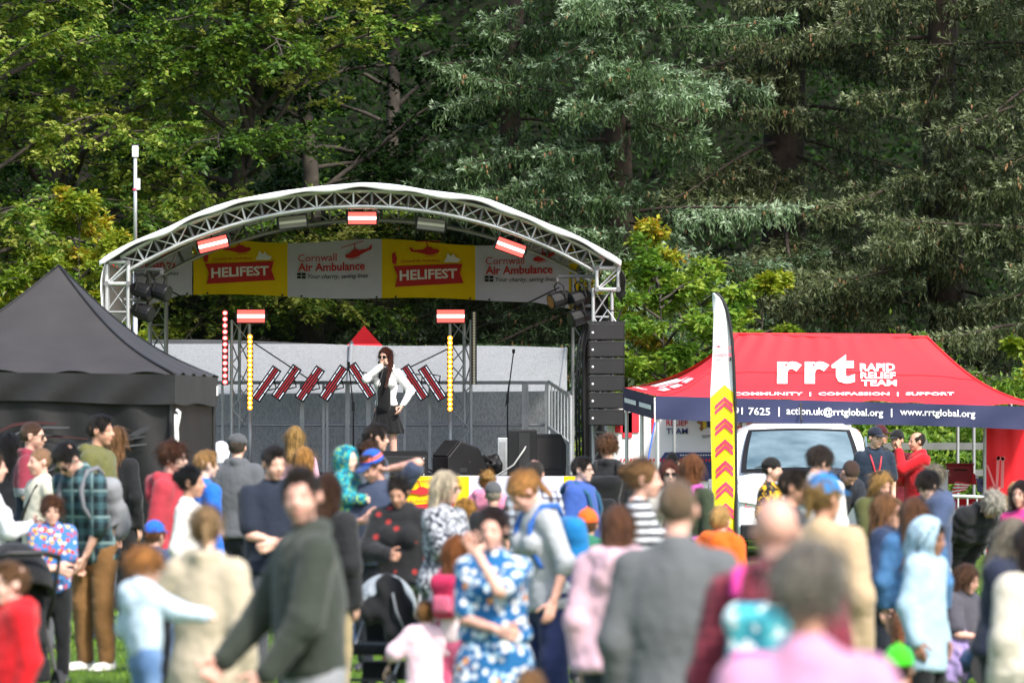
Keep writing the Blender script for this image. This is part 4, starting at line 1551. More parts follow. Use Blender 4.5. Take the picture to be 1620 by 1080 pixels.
ALU_M = M('aluminium_mid', (.42, .43, .44), .42, .5, var=.12, vscale=8)
def box_tower(label, cxp, topz, Y, w, z0=0.0, cap=True, mat=ALU_M, dark=False):
    """square lattice tower with a clamp block at the head"""
    c = P(cxp, HY, Y)
    t = thing('truss_tower', label, 'truss', (c.x, Y, 0), 0, 'lattice towers of the stage')
    h = w / 2
    cs = [(-h, -h), (h, -h), (h, h), (-h, h)]
    for x, y in cs:
        bar('chord', (x, y, z0), (x, y, topz), .026, mat, t)
    step = .38
    nz = int((topz - z0) / step)
    for k in range(nz):
        z = z0 + (topz - z0) * k / nz; zz = z0 + (topz - z0) * (k + 1) / nz
        for i in range(4):
            a, b = cs[i], cs[(i + 1) % 4]
            if (k + i) % 2:
                a, b = b, a
            bar('diagonal_brace', (a[0], a[1], z), (b[0], b[1], zz), .011, mat, t, n=6)
            if i in (0, 2):
                bar('horizontal_brace', (a[0], a[1], zz), (b[0], b[1], zz), .011, mat, t, n=6)
    MB().box((0, 0, z0 + .02), (w * .8, w * .8, .02)).build('base_plate', ALU_D, t)
    return t
zt = P(0, 447, YF).z
box_tower('left front lattice tower of the stage behind the black gazebo', 187, zt, YF, .30)
box_tower('right front lattice tower of the stage holding the loudspeaker column', 953, zt - .08, YF, .27)
box_tower('rear right lattice tower hung with black cables', 919, P(0, 430, YR).z, YR, .25, mat=ALU_D)
box_tower('rear left lattice tower half hidden by the black gazebo', 250, P(0, 430, YR).z, YR, .25, mat=ALU_D)
# corner blocks where arch meets tower
for px0, px1, py0, py1, lb in ((170, 204, 415, 449, 'square corner block joining the arch to the left tower'), (944, 978, 424, 458, 'square corner block joining the arch to the right tower')):
    a, b = P(px0, py1, YF), P(px1, py0, YF)
    t = thing('corner_block', lb, 'truss joint', (a.x, YF, a.z), 0, 'corner blocks of the stage roof')
    w, h = b.x - a.x, b.z - a.z
    for y in (-.17, .17):
        c4 = [(0, y, 0), (w, y, 0), (w, y, h), (0, y, h)]
        for i in range(4):
            bar('frame_bar', c4[i], c4[(i + 1) % 4], .028, ALU, t)
        bar('diagonal_brace', c4[0], c4[2], .013, ALU, t)
        bar('diagonal_brace', (w * .1, y, 0), (w, y, h * .75), .010, ALU, t)
        for q in c4:
            MB().tube([(q[0], q[1] - .05, q[2]), (q[0], q[1] + .05, q[2])], .036, 10).build('joint', CLAMP, t)

# ---- canopy
def canopy_fn(u, v):
    t = TL * 1.075 + (TR * 1.06 - TL * 1.075) * u
    Y = YF - .38 + (YR - YF + .6) * v
    off = .285 + max(.045 * max(0, 1 - abs(u - uj) / .13) for uj in (.02, .27, .5, .73, .98)) + .008 * math.sin(u * 37) * (1 - v) + .045 * math.sin(v * math.pi * 3) ** 2
    return arch(t, off, Y)
cn = thing('stage_canopy', 'white arched fabric canopy stretched over the stage', 'canopy', (arch(0, 0, YF).x, 84.5, 0))
co_ = cn.location.copy()
MB().grid(canopy_fn, 90, 14).build('roof_sheet', WHITE_PVC, cn, co_, smooth=True, solid=.01)
MB().grid(lambda u, v: canopy_fn(.01 + .98 * u, .012 + .98 * v) - Vector((0, 0, .03)), 60, 8).build('dark_underside', M('canopy_underside', (.02, .021, .022), .8), cn, co_, smooth=True)  # added dark sheet that makes the canopy underside read dark
MB().grid(lambda u, v: canopy_fn(u, 0) + Vector((0, -.012, -.075 * v * (1 + .25 * math.sin(u * 60)))), 90, 2).build('front_hem', WHITE_PVC, cn, co_, smooth=True, solid=.006)
for sgn, px, py0, py1, lb in ((-1, 168, 416, 500, 'left'), (1, 982, 428, 466, 'right')):
    a0, a1 = P(px, py0, YF), P(px + sgn * 10, py1, YF)
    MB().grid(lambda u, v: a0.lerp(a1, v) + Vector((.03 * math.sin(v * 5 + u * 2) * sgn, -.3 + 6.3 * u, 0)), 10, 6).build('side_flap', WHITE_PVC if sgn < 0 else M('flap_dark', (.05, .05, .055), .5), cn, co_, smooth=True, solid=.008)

# ---- mesh backdrop
def mesh_mat(name, col, alpha):
    t = NT(name)
    t.set(Base_Color=tuple(col) + (1,), Roughness=.9, Specular_IOR_Level=.05)
    tr = t.n('BsdfTransparent'); mx = t.n('MixShader')
    v = t.coord()
    t.l(t.math('ADD', alpha, t.math('MULTIPLY', t.noise(v, 1.4, 3), .12)), mx.inputs[0])
    t.l(tr.outputs[0], mx.inputs[1]); t.l(t.b.outputs[0], mx.inputs[2]); t.l(mx.outputs[0], t.out.inputs['Surface'])
    return t.m
SCRIM = mesh_mat('black_scrim', (.010, .011, .010), .68)
bd = thing('mesh_backdrop', 'black see through mesh backdrop hung behind the stage', 'backdrop', (P(575, HY, YR).x, YR + .1, 0))
bo = bd.location.copy()
def scrim_fn(u, v):
    t = TL + (TR - TL) * u
    top = arch(t, .1, YR + .1)
    return Vector((top.x, YR + .1 + .03 * math.sin(u * 30), 2.98 + (top.z - 2.98) * v))
MB().grid(scrim_fn, 40, 10).build('scrim', SCRIM, bd, bo, smooth=True)

# ---- printed banner strip at the back
bn = thing('stage_banner', 'yellow and white charity festival banner strung across the back of the stage', 'banner', (P(575, HY, YR - .1).x, YR - .1, 0))
bno = bn.location.copy()
pan = [(212, 304, 0), (306, 455, 1), (455, 604, 0), (604, 752, 1), (752, 900, 0), (900, 915, 1)]
def ban_top(px):
    return 382 - 4 * math.cos((px - 604) / 149 * math.pi) + max(0, (330 - px)) * .0 + (px - 604) * .012 + (abs(px - 604) / 300) ** 2 * 2
def ban_bot(px):
    b = 469 + (px - 455) * .018 + 2 * math.sin((px - 455) / 149 * math.pi)
    if px > 845:
        b += (px - 845) * .20
    if px < 285:
        b += (285 - px) * .30
    return b
YB = YR - .1
for a, b, yel in pan:
    def fnp(u, v, a=a, b=b):
        px = a + (b - a) * u
        y = ban_bot(px) + (ban_top(px) - ban_bot(px)) * v
        return P(px, y, YB + .02 * math.sin(px * .045) + .006 * math.sin(px * .2 + v * 4))
    MB().grid(fnp, 20, 6).build('banner_panel', YEL if yel else WHT, bn, bno, smooth=True)
    if b - a < 60:
        continue
    w = (149 if a > 250 else 149) * YB / F
    h = 87 * YB / F
    a_ = a if a > 250 else 155
    sl = R(-1.2)
    def fl(x, y, a_=a_):
        u = x / w
        px = a_ + 149 * u
        yy = ban_bot(min(max(px, 290), 840)) + (ban_top(px) - ban_bot(min(max(px, 290), 840))) * (y / h)
        return P(px, yy, YB - .035)
    (helifest_panel if yel else charity_panel)(bn, fl, w, h, bno)
    for px in (a + 22, b - 8):
        for yy in (ban_bot(px) - 2,):
            p = P(px, yy, YB - .04)
            MB().tube([p, p + Vector((0, -.01, 0))], .018, 8).build('eyelet', BLK, bn, bno)
def rope(label, p0, p1, r=.012, mat=None, sag=.0):
    pts = [Vector(p0).lerp(Vector(p1), t / 8) - Vector((0, 0, sag * math.sin(math.pi * t / 8))) for t in range(9)]
    o = MB().tube(pts, r, 6).build('rope', mat or BLK, None, origin=p0)
    tag(o, label, 'rope')
    return o
rope('black guy line from the banner down to the left light tower', P(255, 452, YB - .1), P(358, 508, 85.5))
rope('black guy line from the banner down to the right light tower', P(884, 455, YB - .1), P(752, 520, 85.5))
rope('thin stay running from the left light tower to the back rail', P(400, 541, 85.6), P(486, 598, 87.3), .010)
rope('thin stay running from the right light tower to the back rail', P(708, 552, 85.6), P(646, 582, 87.3), .010)

# ---- red-lit flood panels
RED_E = Emat('lamp_red', (1.0, .10, .08), 1.0)
WHT_E = Emat('lamp_white', (1.0, .90, .80), 2.6)
OFF_P = M('lamp_off', (.20, .19, .16), .4)
OFF_S = M('lamp_off_strip', (.62, .60, .50), .4)
def flood(label, px, py, Y, w, h, rot, on=True):
    c = P(px, py, Y)
    t = thing('flood_panel', label, 'stage light', c, 0, 'flat flood lights of the stage')
    t.rotation_euler = (0, R(rot), 0)
    s = Y / F
    W, H_ = w * s / 2, h * s / 2
    MB().box((0, .06, 0), (W + .02, .05, H_ + .015)).build('housing', BLK, t, bevel=.008)
    MB().box((0, .005, H_ * .62), (W, .008, H_ * .36)).build('lens', RED_E if on else OFF_P, t)
    MB().box((0, .005, -H_ * .62), (W, .008, H_ * .36)).build('lens', RED_E if on else OFF_P, t)
    MB().box((0, 0, 0), (W, .010, H_ * .24)).build('light_strip', WHT_E if on else OFF_S, t)
    for sx in (-1, 1):
        MB().box((sx * (W + .03), .06, 0), (.008, .02, H_ * .5)).build('yoke', BLK, t)
    bar('hanger', (0, .07, H_), (0, .07, H_ + .08), .012, BLK, t)
    return t
flood('lit red flood panel tilted under the left of the arch', 337, 386, YF + .2, 46, 19, -14)
flood('unlit grey flood panel under the arch left of its crown', 463, 351, YF + .2, 43, 18, -6, False)
flood('lit red flood panel at the crown of the arch', 573, 345, YF + .2, 44, 19, 0)
flood('unlit grey flood panel under the arch right of its crown', 682, 355, YF + .2, 43, 18, 7, False)
flood('lit red flood panel tilted under the right of the arch', 808, 391, YF + .2, 45, 19, 20)
flood('lit red flood panel on top of the left light tower', 397, 500, 85.2, 43, 20, 0)
flood('lit red flood panel on top of the right light tower', 713, 500, 85.2, 43, 20, 0)

# ---- triangular light towers standing on the deck
def tri_tower(label, pxs, Y, py_top, group='slim light towers on the stage'):
    s = Y / F
    x = [P(p, HY, Y).x for p in pxs]
    cxw = sum(x) / 3
    t = thing('light_tower', label, 'truss', (cxw, Y, DZ), 0, group)
    zt_ = P(0, py_top, Y).z - DZ
    c = [(x[0] - cxw, -.12), (x[1] - cxw, .16), (x[2] - cxw, -.10)]
    tops = [zt_ + .05, zt_, zt_ - .25]
    for (a, b), tz in zip(c, (zt_, zt_, zt_)):
        bar('chord', (a, b, 0), (a, b, tz), .024, ALU_D, t)
    n = 7
    for k in range(n):
        for i in range(3):
            a, b = c[i], c[(i + 1) % 3]
            if k % 2:
                a, b = b, a
            bar('diagonal_brace', (*a, zt_ * k / n), (*b, zt_ * (k + 1) / n), .010, ALU_D, t, n=6)
    MB().box((0, 0, .012), (.24, .24, .012)).build('base_plate', BLK, t)
    return t
tri_tower('slim lattice light tower with amber strip left of the singer', (367, 378, 395), 85.4, 506)
tri_tower('slim lattice light tower with amber strip right of the singer', (712, 734, 745), 85.4, 506)

# ---- vertical LED strips
BULB = {'red': Emat('bulb_red', (1.0, .06, .06), 4.0), 'core_red': Emat('bulb_red_core', (1.0, .45, .40), 6.0), 'amber': Emat('bulb_amber', (1.0, .26, .008), 3.2), 'core': Emat('bulb_core', (1.0, .62, .16), 9.0), 'off': M('bulb_off', (.70, .66, .5), .3)}
def led_strip(label, px, y0, y1, Y, col, n, w=.09, merge=False):
    a, b = P(px, y1, Y), P(px, y0, Y)
    t = thing('led_strip', label, 'stage light', a, 0, 'upright LED strips on the stage')
    h = b.z - a.z
    MB().box((0, .03, h / 2), (w / 2, .025, h / 2)).build('housing', BLK, t, bevel=.006)
    me = {}
    for nm, r_, y, m in (('bulb', .034 if col != 'amber' else .037, 0, BULB[col]), ('bulb_core', .017, -.014, BULB['core_red' if col == 'red' else 'core'])):
        mb = MB()
        nn = 10
        mb.add([(r_ * math.cos(2 * math.pi * k / nn), y - .004, r_ * math.sin(2 * math.pi * k / nn)) for k in range(nn)] + [(r_ * math.cos(2 * math.pi * k / nn), y + .02, r_ * math.sin(2 * math.pi * k / nn)) for k in range(nn)] + [(0, y - .014, 0)],
               [(k, k + nn, (k + 1) % nn + nn, (k + 1) % nn) for k in range(nn)] + [(2 * nn, k, (k + 1) % nn) for k in range(nn)])
        m_ = bpy.data.meshes.new(nm); m_.from_pydata(mb.v, [], mb.f); m_.update(); m_.materials.append(m)
        me[nm] = m_
    for i in range(n):
        p = part('bulb', me['bulb'], t, loc=(0, 0, h * (i + .5) / n))
        if col == 'off':
            p.scale = (.62, 1, .62)
        else:
            part('bulb_core', me['bulb_core'], p)
    return t
led_strip('upright strip of glowing red bulbs beside the left light tower', 356, 490, 609, 85.2, 'red', 12)
led_strip('upright strip of glowing amber bulbs on the left light tower', 395.5, 529, 648, 85.15, 'amber', 16)
led_strip('upright strip of blazing amber bulbs on the right light tower', 712, 531, 650, 85.15, 'amber', 16)
led_strip('unlit strip of pale bulbs beside the right light tower', 750, 493, 608, 85.2, 'off', 26, .08)
for px, ya, lb in ((395.5, 648, 'stand pole under the amber strip of the left light tower'), (712, 650, 'stand pole under the amber strip of the right light tower')):
    o = MB().tube([P(px, ya, 85.15) * 1.0, Vector((P(px, HY, 85.15).x, 85.15, DZ))], .028, 8).build('stand_pole', ALU_D, None, origin=(P(px, HY, 85.15).x, 85.15, DZ), smooth=True)
    tag(o, lb, 'pole')

# ---- slanted striped LED battens on the rail
STR_R = Emat('batten_red', (.6, .02, .04), .35); STR_W = Emat('batten_white', (.80, .85, .95), .6); STR_K = M('batten_black', (.02, .018, .02), .4)
def batten(label, px, py, rot, L=61, pat=0):
    Y = 86.9
    c = P(px, py, Y)
    t = thing('led_batten', label, 'stage light', c, 0, 'slanted LED battens clamped along the back rail')
    t.rotation_euler = (0, R(rot), 0)
    s = Y / F
    h, w = L * s / 2, 15 * s / 2
    MB().box((0, .04, 0), (w + .01, .035, h)).build('housing', STR_K, t, bevel=.005)
    r = random.Random(pat * 7 + 3)
    for i in range(4):
        x = -w + w * 2 * (i + .5) / 4
        edge = i in (0, 3)
        n = 4 if edge else 1
        for k in range(n):
            z = -h * .94 + 2 * h * .94 * (k + .5) / n
            wh = edge and (r.random() < .62 or k in (0, 3))
            MB().box((x, .002, z), (w * .085, .006, h * .94 / n * (.86 if edge else 1))).build('light_row', STR_W if wh else STR_R, t)
    MB().tube([(w + .01, .04, .1), (w + .09, .04, .03), (w + .01, .04, -.06)], .012, 6).build('yoke', BLK, t)
    return t
for i, (px, py, rot, lb) in enumerate([(421, 607, 35, 'striped batten leaning right, closest to the left light tower'), (453, 605, 35, 'striped batten leaning right, second from the left light tower'), (490, 607, 35, 'striped batten leaning right, third from the left light tower'),
        (528, 606, 34, 'striped batten leaning right, closest to the thin mic stand'), (572, 602, -33, 'striped batten leaning left at the elbow of the singer'), (656, 605, -33, 'striped batten leaning left behind the other arm of the singer'), (684, 606, -33, 'striped batten leaning left, closest to the right light tower')]):
    batten(lb, px, py, rot, pat=i)

# ---- back rail
rl = thing('stage_railing', 'grey steel guard rail along the back of the stage', 'railing', (P(590, HY, 87.4).x, 87.4, DZ))
ro = rl.location.copy()
xa, xb = P(300, HY, 87.4).x, P(868, HY, 87.4).x
za, zb = P(0, 605, 87.4).z, P(0, 672, 87.4).z
bar('top_rail', (xa, 87.4, za), (xb, 87.4, za), .026, ALU_D, rl, ro)
bar('lower_rail', (xa, 87.4, zb), (xb, 87.4, zb), .024, ALU_D, rl, ro)
for px in (308, 352, 478, 512, 518, 550, 583, 640, 680, 829, 834, 864):
    x = P(px, HY, 87.4).x
    MB().box((x, 87.36, (za + DZ) / 2 - .02), (.035 if px in (550, 478, 583, 829) else .02, .02, (za - DZ) / 2)).build('post', ALU_D, rl, ro)
sr = thing('side_railing', 'short grey barred rail sloping down at the right end of the stage', 'railing', (P(885, HY, 86).x, 86, DZ))
sro = sr.location.copy()
A0, A1, B0, B1 = P(868, 604, 87.2), P(903, 627, 84.6), P(868, 675, 87.2), P(903, 702, 84.6)
bar('top_rail', A0, A1, .028, ALU, sr, sro); bar('lower_rail', B0, B1, .028, ALU, sr, sro)
for i in range(8):
    a, b = A0.lerp(A1, i / 7), B0.lerp(B1, i / 7)
    bar('baluster', a, b, .024 if i in (0, 7) else .012, ALU, sr, sro)
bar('leg', B1, Vector((B1.x, B1.y, DZ)), .026, ALU, sr, sro)
bar('leg', B0, Vector((B0.x, B0.y, DZ)), .026, ALU, sr, sro)

# ---- tarpaulin wind wall behind the rail: bright upper half leaning back, lower half in shade
def tarp_mat(name, col):
    t = NT(name)
    v = t.coord()
    n1 = t.noise(t.coord((60, 60, 14)), 1, 2); n2 = t.noise(v, .7, 3)
    c = t.mix(t.ramp(n1, [(.40, (0, 0, 0)), (.58, (1, 1, 1))]), tuple(x * .55 for x in col), col)
    c = t.mix(t.math('MULTIPLY', n2, .35), c, tuple(x * .65 for x in col))
    t.l(c, t.b.inputs['Base Color']); t.set(Roughness=.7, Specular_IOR_Level=.2)
    tr = t.n('BsdfTranslucent'); tr.inputs['Color'].default_value = tuple(col) + (1,)
    mx = t.n('MixShader'); mx.inputs[0].default_value = .3
    t.l(t.b.outputs[0], mx.inputs[1]); t.l(tr.outputs[0], mx.inputs[2]); t.l(mx.outputs[0], t.out.inputs['Surface'])
    t.bump(t.noise(t.coord((3, 3, 5)), 1, 3), .6, .06)
    return t.m
TARP = tarp_mat('tarpaulin', (.40, .42, .445))
TARP_SH = tarp_mat('tarpaulin_shaded', (.52, .52, .54))  # paler copy of the tarpaulin, its colour offsets the roof shade
wp = thing('wind_wall', 'pale woven tarpaulin wind wall behind the stage rail', 'tarpaulin', (P(570, HY, 88.6).x, 88.6, 0))
wo = wp.location.copy()
def tarp_up(u, v):
    px = 235 + (897 - 235) * u
    a, b = P(px, 632 - 6 * u, 90.2), P(px, 537 + 14 * u, 92.2)
    return a.lerp(b, v) + Vector((0, .05 * math.sin(u * 21 + v * 3), .02 * math.sin(u * 9)))
MB().grid(tarp_up, 50, 8).build('upper_sheet', TARP, wp, wo, smooth=True)
def tarp_lo(u, v):
    px = 235 + (905 - 235) * u
    a, b = Vector((P(px, HY, 88.2).x, 88.2 + .1 * math.sin(u * 13), .3)), P(px, 624 - 6 * u, 88.25)
    p = a.lerp(b, v)
    p.y += .14 * math.sin(v * 9 + u * 4) * (1 - v) + .06 * math.sin(u * 31)
    return p
MB().grid(tarp_lo, 60, 16).build('lower_sheet', TARP_SH, wp, wo, smooth=True)
for px in (548, 893):
    bar('seam_pole', P(px - 8 if px > 700 else px + 2, 632, 90.1), P(px + 8 if px < 700 else px + 2, 540 + (12 if px > 700 else 2), 92.1), .035, ALU_D, wp, wo)
for px in (300, 430, 660, 780):
    bar('wall_pole', P(px, 600, 91.0), Vector((P(px, HY, 91.0).x, 91.0, 0)), .03, ALU_D, wp, wo)

# ---- monitors, subs, mic stands, cables
def prism_box(name, poly, x0, x1, mat, parent, org, bevel=.02):
    return MB().prism_x(poly, x0, x1).build(name, mat, parent, org, bevel=bevel)
GRILLE = M('speaker_grille', (.013, .013, .0145), .6, var=.15, bump=.5, bscale=320)
def wedge(label, px, Y, w, d, h, rot, grp='wedge monitors on the stage'):
    c = P(px, HY, Y)
    t = thing('stage_monitor', label, 'loudspeaker', (c.x, Y, DZ), R(rot), grp)
    poly = [(-d / 2, 0), (d / 2, 0), (d / 2, h * .55), (d * .18, h), (-d * .28, h * .80), (-d / 2, h * .22)]
    prism_box('cabinet', poly, -w / 2, w / 2, BLK_PL, t, (0, 0, 0))
    q = [(-d / 2, h * .25), (-d * .27, h * .82), (-d * .29, h * .84), (-d / 2 - .012, h * .28)]
    MB().prism_x([(d * .20, h * .985 + .0), (d / 2 - .005, h * .58), (d / 2 + .006, h * .60), (d * .21, h + .01)], -w / 2 + .03, w / 2 - .03).build('grille', GRILLE, t)
    for sx in (-1, 1):
        MB().tube([(sx * (w / 2 - .01), -.02, h * .42), (sx * (w / 2 + .008), -.02, h * .42)], .022, 10).build('stand_socket', BLK, t)
        MB().box((sx * (w / 2 + .002), d * .12, h * .18), (.006, .06, .03)).build('handle', BLK, t, bevel=.005)
    return t
wedge('black wedge monitor tipped up to the right of the singer', 728, 82.3, .5, .66, .52, 118)
wt = thing('stage_monitor', 'long low black monitor cabinet at the feet of the singer', 'loudspeaker', (P(640, HY, 81.9).x, 81.9, DZ), 0, 'wedge monitors on the stage')
prism_box('cabinet', [(-.22, 0), (.22, 0), (.22, .30), (-.1, .38), (-.22, .30)], -.33, .33, BLK_PL, wt, (0, 0, 0))
MB().box((0, -.226, .15), (.30, .006, .12)).build('grille', GRILLE, wt)
for x in (-.28, .28):
    for z in (.04, .27):
        MB().tube([(x, -.236, z), (x, -.226, z)], .012, 8).build('bolt', ALU, wt)
sb = thing('subwoofer', 'upright black subwoofer cabinet beside the rounded speaker', 'loudspeaker', (P(826, HY, 82.0).x, 82.0, DZ))
MB().box((0, 0, .34), (.21, .28, .34)).build('cabinet', BLK_PL, sb, bevel=.015)
MB().box((.03, -.285, .34), (.08, .006, .3)).build('connector_panel', BLK, sb)
MB().tube([(.05, -.30, .44), (.03, -.36, .40), (-.12, -.40, .18), (-.35, -.38, .03), (-.6, -.3, .01)], .014, 6).build('lead', M('lead_grey', (.35, .35, .34), .4), sb, smooth=True)
sb2 = thing('subwoofer', 'wide black subwoofer with slanted right side at the stage corner', 'loudspeaker', (P(868, HY, 82.3).x, 82.3, DZ))
MB().prism([(-.22, 0), (.24, 0), (.25, .2), (.25, .45), (.18, .62), (-.22, .62)], -.3, .3).build('cabinet', BLK_PL, sb2, bevel=.012)
MB().box((-.0, -.305, .34), (.19, .006, .22)).build('grille', GRILLE, sb2)
cb = thing('cable_box', 'pale metal stage box standing behind the subwoofer', 'equipment box', (P(795, HY, 83).x, 83, DZ))
MB().box((0, 0, .28), (.07, .12, .28)).build('case', ALU, cb, bevel=.01)
MB().box((0, -.125, .3), (.045, .006, .2)).build('front_plate', ALU_D, cb)
bg = thing('kit_bag', 'crumpled black kit bag lying behind the wedge monitor', 'bag', (P(768, HY, 82.9).x, 82.9, DZ))
V, Q = surf(lambda x: smin(d_ell(x, (0, 0, .12), (.24, .2, .15)), d_ell(x, (.1, -.03, .2), (.13, .14, .1)), .06), (-.35, -.3, -.1), (.35, .3, .4), .025)
V = V + normals(V, Q) * (Wob(17, .12, 9)(V) * .03)[:, None]; V[:, 2] = np.maximum(V[:, 2], 0.002)
part('sack', np_mesh('sack', V, Q, BLK_PL), bg)
MB().tube([(-.1, -.17, .2), (-.02, -.22, .32), (.1, -.2, .2)], .015, 6).build('handle', BLK, bg, smooth=True)

def mic_stand(label, px, ytop, Y, tilt=0.0, boom=True):
    x = P(px, HY, Y).x
    zt_ = P(0, ytop, Y).z - DZ
    t = thing('mic_stand', label, 'microphone stand', (x, Y, DZ), 0, 'thin microphone stands')
    MB().tube([(0, 0, 0.02), (0, 0, zt_ * .62), (tilt, 0, zt_)], [.014, .011, .009], 7).build('pole', BLK, t, smooth=True)
    for k in range(3):
        a = 2.1 * k + .4
        bar('foot', (0, 0, .12), (.28 * math.cos(a), .28 * math.sin(a), .012), .010, BLK, t)
    MB().tube([(0, 0, zt_ * .58), (0, 0, zt_ * .66)], .022, 8).build('clutch', BLK, t)
    MB().tube([(tilt, 0, zt_ - .02), (tilt, -.02, zt_ + .03)], .022, 8).build('clip', BLK, t)
    return t
mic_stand('tall empty mic stand to the right of the wedge monitor', 803, 556, 84.6, .09)
mic_stand('dark mic stand between the battens left of the singer', 559, 576, 84.6, -.07)
bar_o = MB().tube([P(800, 642, 84.55), P(806, 602, 84.5)], .011, 6).build('boom_arm', BLK, None, origin=P(800, 642, 84.55)); tag(bar_o, 'folded black boom arm hanging on the tall empty mic stand', 'boom arm')
for k, pts in enumerate([[(700, 733, 82.5), (670, 722, 82.6), (640, 700, 83.2)], [(700, 737, 82.3), (740, 742, 82.2), (790, 738, 82.3), (830, 742, 82)], [(690, 744, 82), (715, 740, 82.1), (760, 748, 81.8)]]):
    ps = [P(*q) for q in pts]
    ps = [Vector((p.x, p.y, DZ + .012 + (.12 if k == 0 and i == 1 else 0))) for i, p in enumerate(ps)]
    o = MB().tube(ps, .013, 6).build('cable', BLK if k < 2 else M('lead_grey', (.35, .35, .34), .4), None, origin=ps[0], smooth=True)
    tag(o, ['black cable rising from the wedge monitor towards the singer', 'black cable lying along the stage edge by the wedge monitor', 'grey cable lying on the front of the deck'][k], 'cable')

# ---- line array
la = thing('line_array', 'hanging column of six black loudspeaker boxes beside the stage', 'loudspeaker', (P(959, HY, YF - .5).x, YF - .5, P(0, 676, YF - .5).z))
s_ = (YF - .5) / F
for i in range(6):
    z = (2 + 27 * (5 - i)) * s_
    y = .02 * (i - 2.5) ** 2 * .1
    MB().prism([(-29 * s_, z + .01), (29 * s_, z + .01), (28.6 * s_, z + 26.4 * s_), (-28.6 * s_, z + 26.4 * s_)], y - .2, y + .2).build('speaker_box', BLK_PL, la, bevel=.012)
    g_ = MB().box((0, y - .205, z + 13 * s_), (26.5 * s_, .006, 10.5 * s_)).build('grille', GRILLE, la)
    MB().tube([(-21.5 * s_, y - .214, z + 13 * s_), (-21.5 * s_, y - .206, z + 13 * s_)], .016, 10).build('badge', INK_W, la)
MB().box((0, 0, 166 * s_), (30 * s_, .12, .018)).build('rigging_bar', BLK, la)
MB().tube([(-.1, 0, 167 * s_), (.02, 0, 186 * s_), (.14, 0, 167 * s_)], .012, 6).build('chain', ALU, la)
MB().tube([(.16, .1, 167 * s_), (.22, .1, 185 * s_), (.05, .1, 185 * s_), (.06, .1, 167 * s_)], .02, 6).build('hoist', BLK, la)

# ---- par lamps hanging from short bars at each side
def par_can(label, px, py, Y, size=.17, yaw=0, pitch=0):
    c = P(px, py, Y)
    t = thing('spot_lamp', label, 'stage light', c, 0, 'black spot lamps at the stage corners')
    t.rotation_euler = (R(pitch), 0, R(yaw))
    MB().tube([(0, -.19, 0), (0, -.17, 0), (0, .02, 0), (0, .10, 0), (0, .16, 0)], [size * .62, size * .66, size * .62, size * .5, size * .2], 14).build('can', BLK_PL, t, smooth=False)
    MB().tube([(0, -.195, 0), (0, -.186, 0)], size * .52, 14).build('lens', M('lamp_glass', (.015, .016, .02), .15), t)
    MB().tube([(-size * .7, 0, 0), (-size * .72, 0, size), (0, 0, size * 1.35), (size * .72, 0, size), (size * .7, 0, 0)], .014, 6).build('yoke', BLK, t)
    MB().box((0, 0, size * 1.5), (.016, .02, .035)).build('clamp', CLAMP, t)
    return t
for px, py, lb in ((221, 459, 'black spot lamp nearest the left tower, upper row'), (249, 460, 'black spot lamp on the free end of the left bar'), (222, 492, 'black spot lamp low on the left tower'), (889, 472, 'black spot lamp on the free end of the right bar'), (921, 471, 'black spot lamp nearest the right tower, upper row'), (920, 500, 'black spot lamp low on the right tower')):
    par_can(lb, px, py, YF + .1, .185, yaw=62 if px < 500 else -62, pitch=16)
for a, b, py, lb in ((196, 258, 426, 'black lamp bar sticking out from the left tower'), (884, 940, 437, 'black lamp bar sticking out from the right tower'), (196, 238, 474, 'lower lamp bar on the left tower'), (905, 940, 484, 'lower lamp bar on the right tower')):
    p0, p1 = P(a, py, YF + .1), P(b, py, YF + .1)
    o = MB().tube([p0, p1], .028, 8).build('lamp_bar', CLAMP, None, origin=p0); tag(o, lb, 'lamp bar', 'lamp bars of the stage')
# black cable loom and drape by the right tower
cl = thing('cable_loom', 'thick black cable loom hanging down the rear right tower', 'cable', (P(911, HY, YF + .3).x, YF + .3, DZ))
for k, dx in enumerate((0, .04, .09)):
    x0 = P(911, HY, YF + .3).x
    zt_ = P(0, 500, YF).z - DZ
    MB().tube([(dx + .12, 0, zt_), (dx + .03, 0, zt_ * .8), (dx, .0, zt_ * .5), (dx + .02, 0, .02)], .018, 6).build('cable', BLK, cl, smooth=True)
dr = thing('black_drape', 'narrow black drape behind the loudspeaker column', 'drape', (P(935, HY, YR).x, YR - .3, 0))
MB().grid(lambda u, v: (-.14 + .4 * u, .05 * math.sin(u * 14), .2 + 3.5 * v), 12, 6).build('cloth', M('drape_black', (.012, .012, .013), .95), dr, smooth=True)
MB().tube([(-.16, 0, 3.72), (.28, 0, 3.72)], .02, 6).build('hanging_rail', BLK, dr)

# ---- mast and red gazebo peak behind
ms = thing('mast', 'pale grey telescopic mast rising behind the left of the stage', 'mast', (P(214, HY, 91).x, 91, 0))
mz = P(0, 230, 91).z
MB().tube([(0, 0, 0), (0, 0, mz * .72)], .040, 10).build('lower_tube', ALU, ms, smooth=True)
MB().tube([(0, 0, mz * .72), (0, 0, mz - .15)], .030, 10).build('upper_tube', ALU, ms, smooth=True)
MB().box((0, 0, mz - .1), (.05, .05, .09)).build('head', M('mast_white', (.75, .76, .78), .4), ms, bevel=.012)
MB().box((.05, -.02, mz - .62), (.03, .03, .09)).build('latch', M('mast_white', (.75, .76, .78), .4), ms)
MB().tube([(0, 0, mz - .72), (0, 0, mz - .69)], .048, 10).build('band', M('band_red', (.6, .05, .12), .5), ms)
MB().tube([(-.07, 0, mz + .005), (.07, 0, mz + .005)], .012, 6).build('top_bar', BLK, ms)
rg = thing('small_gazebo', 'red peaked gazebo roof showing above the tarpaulin wall', 'gazebo', (P(578, HY, 94).x, 94, 0))
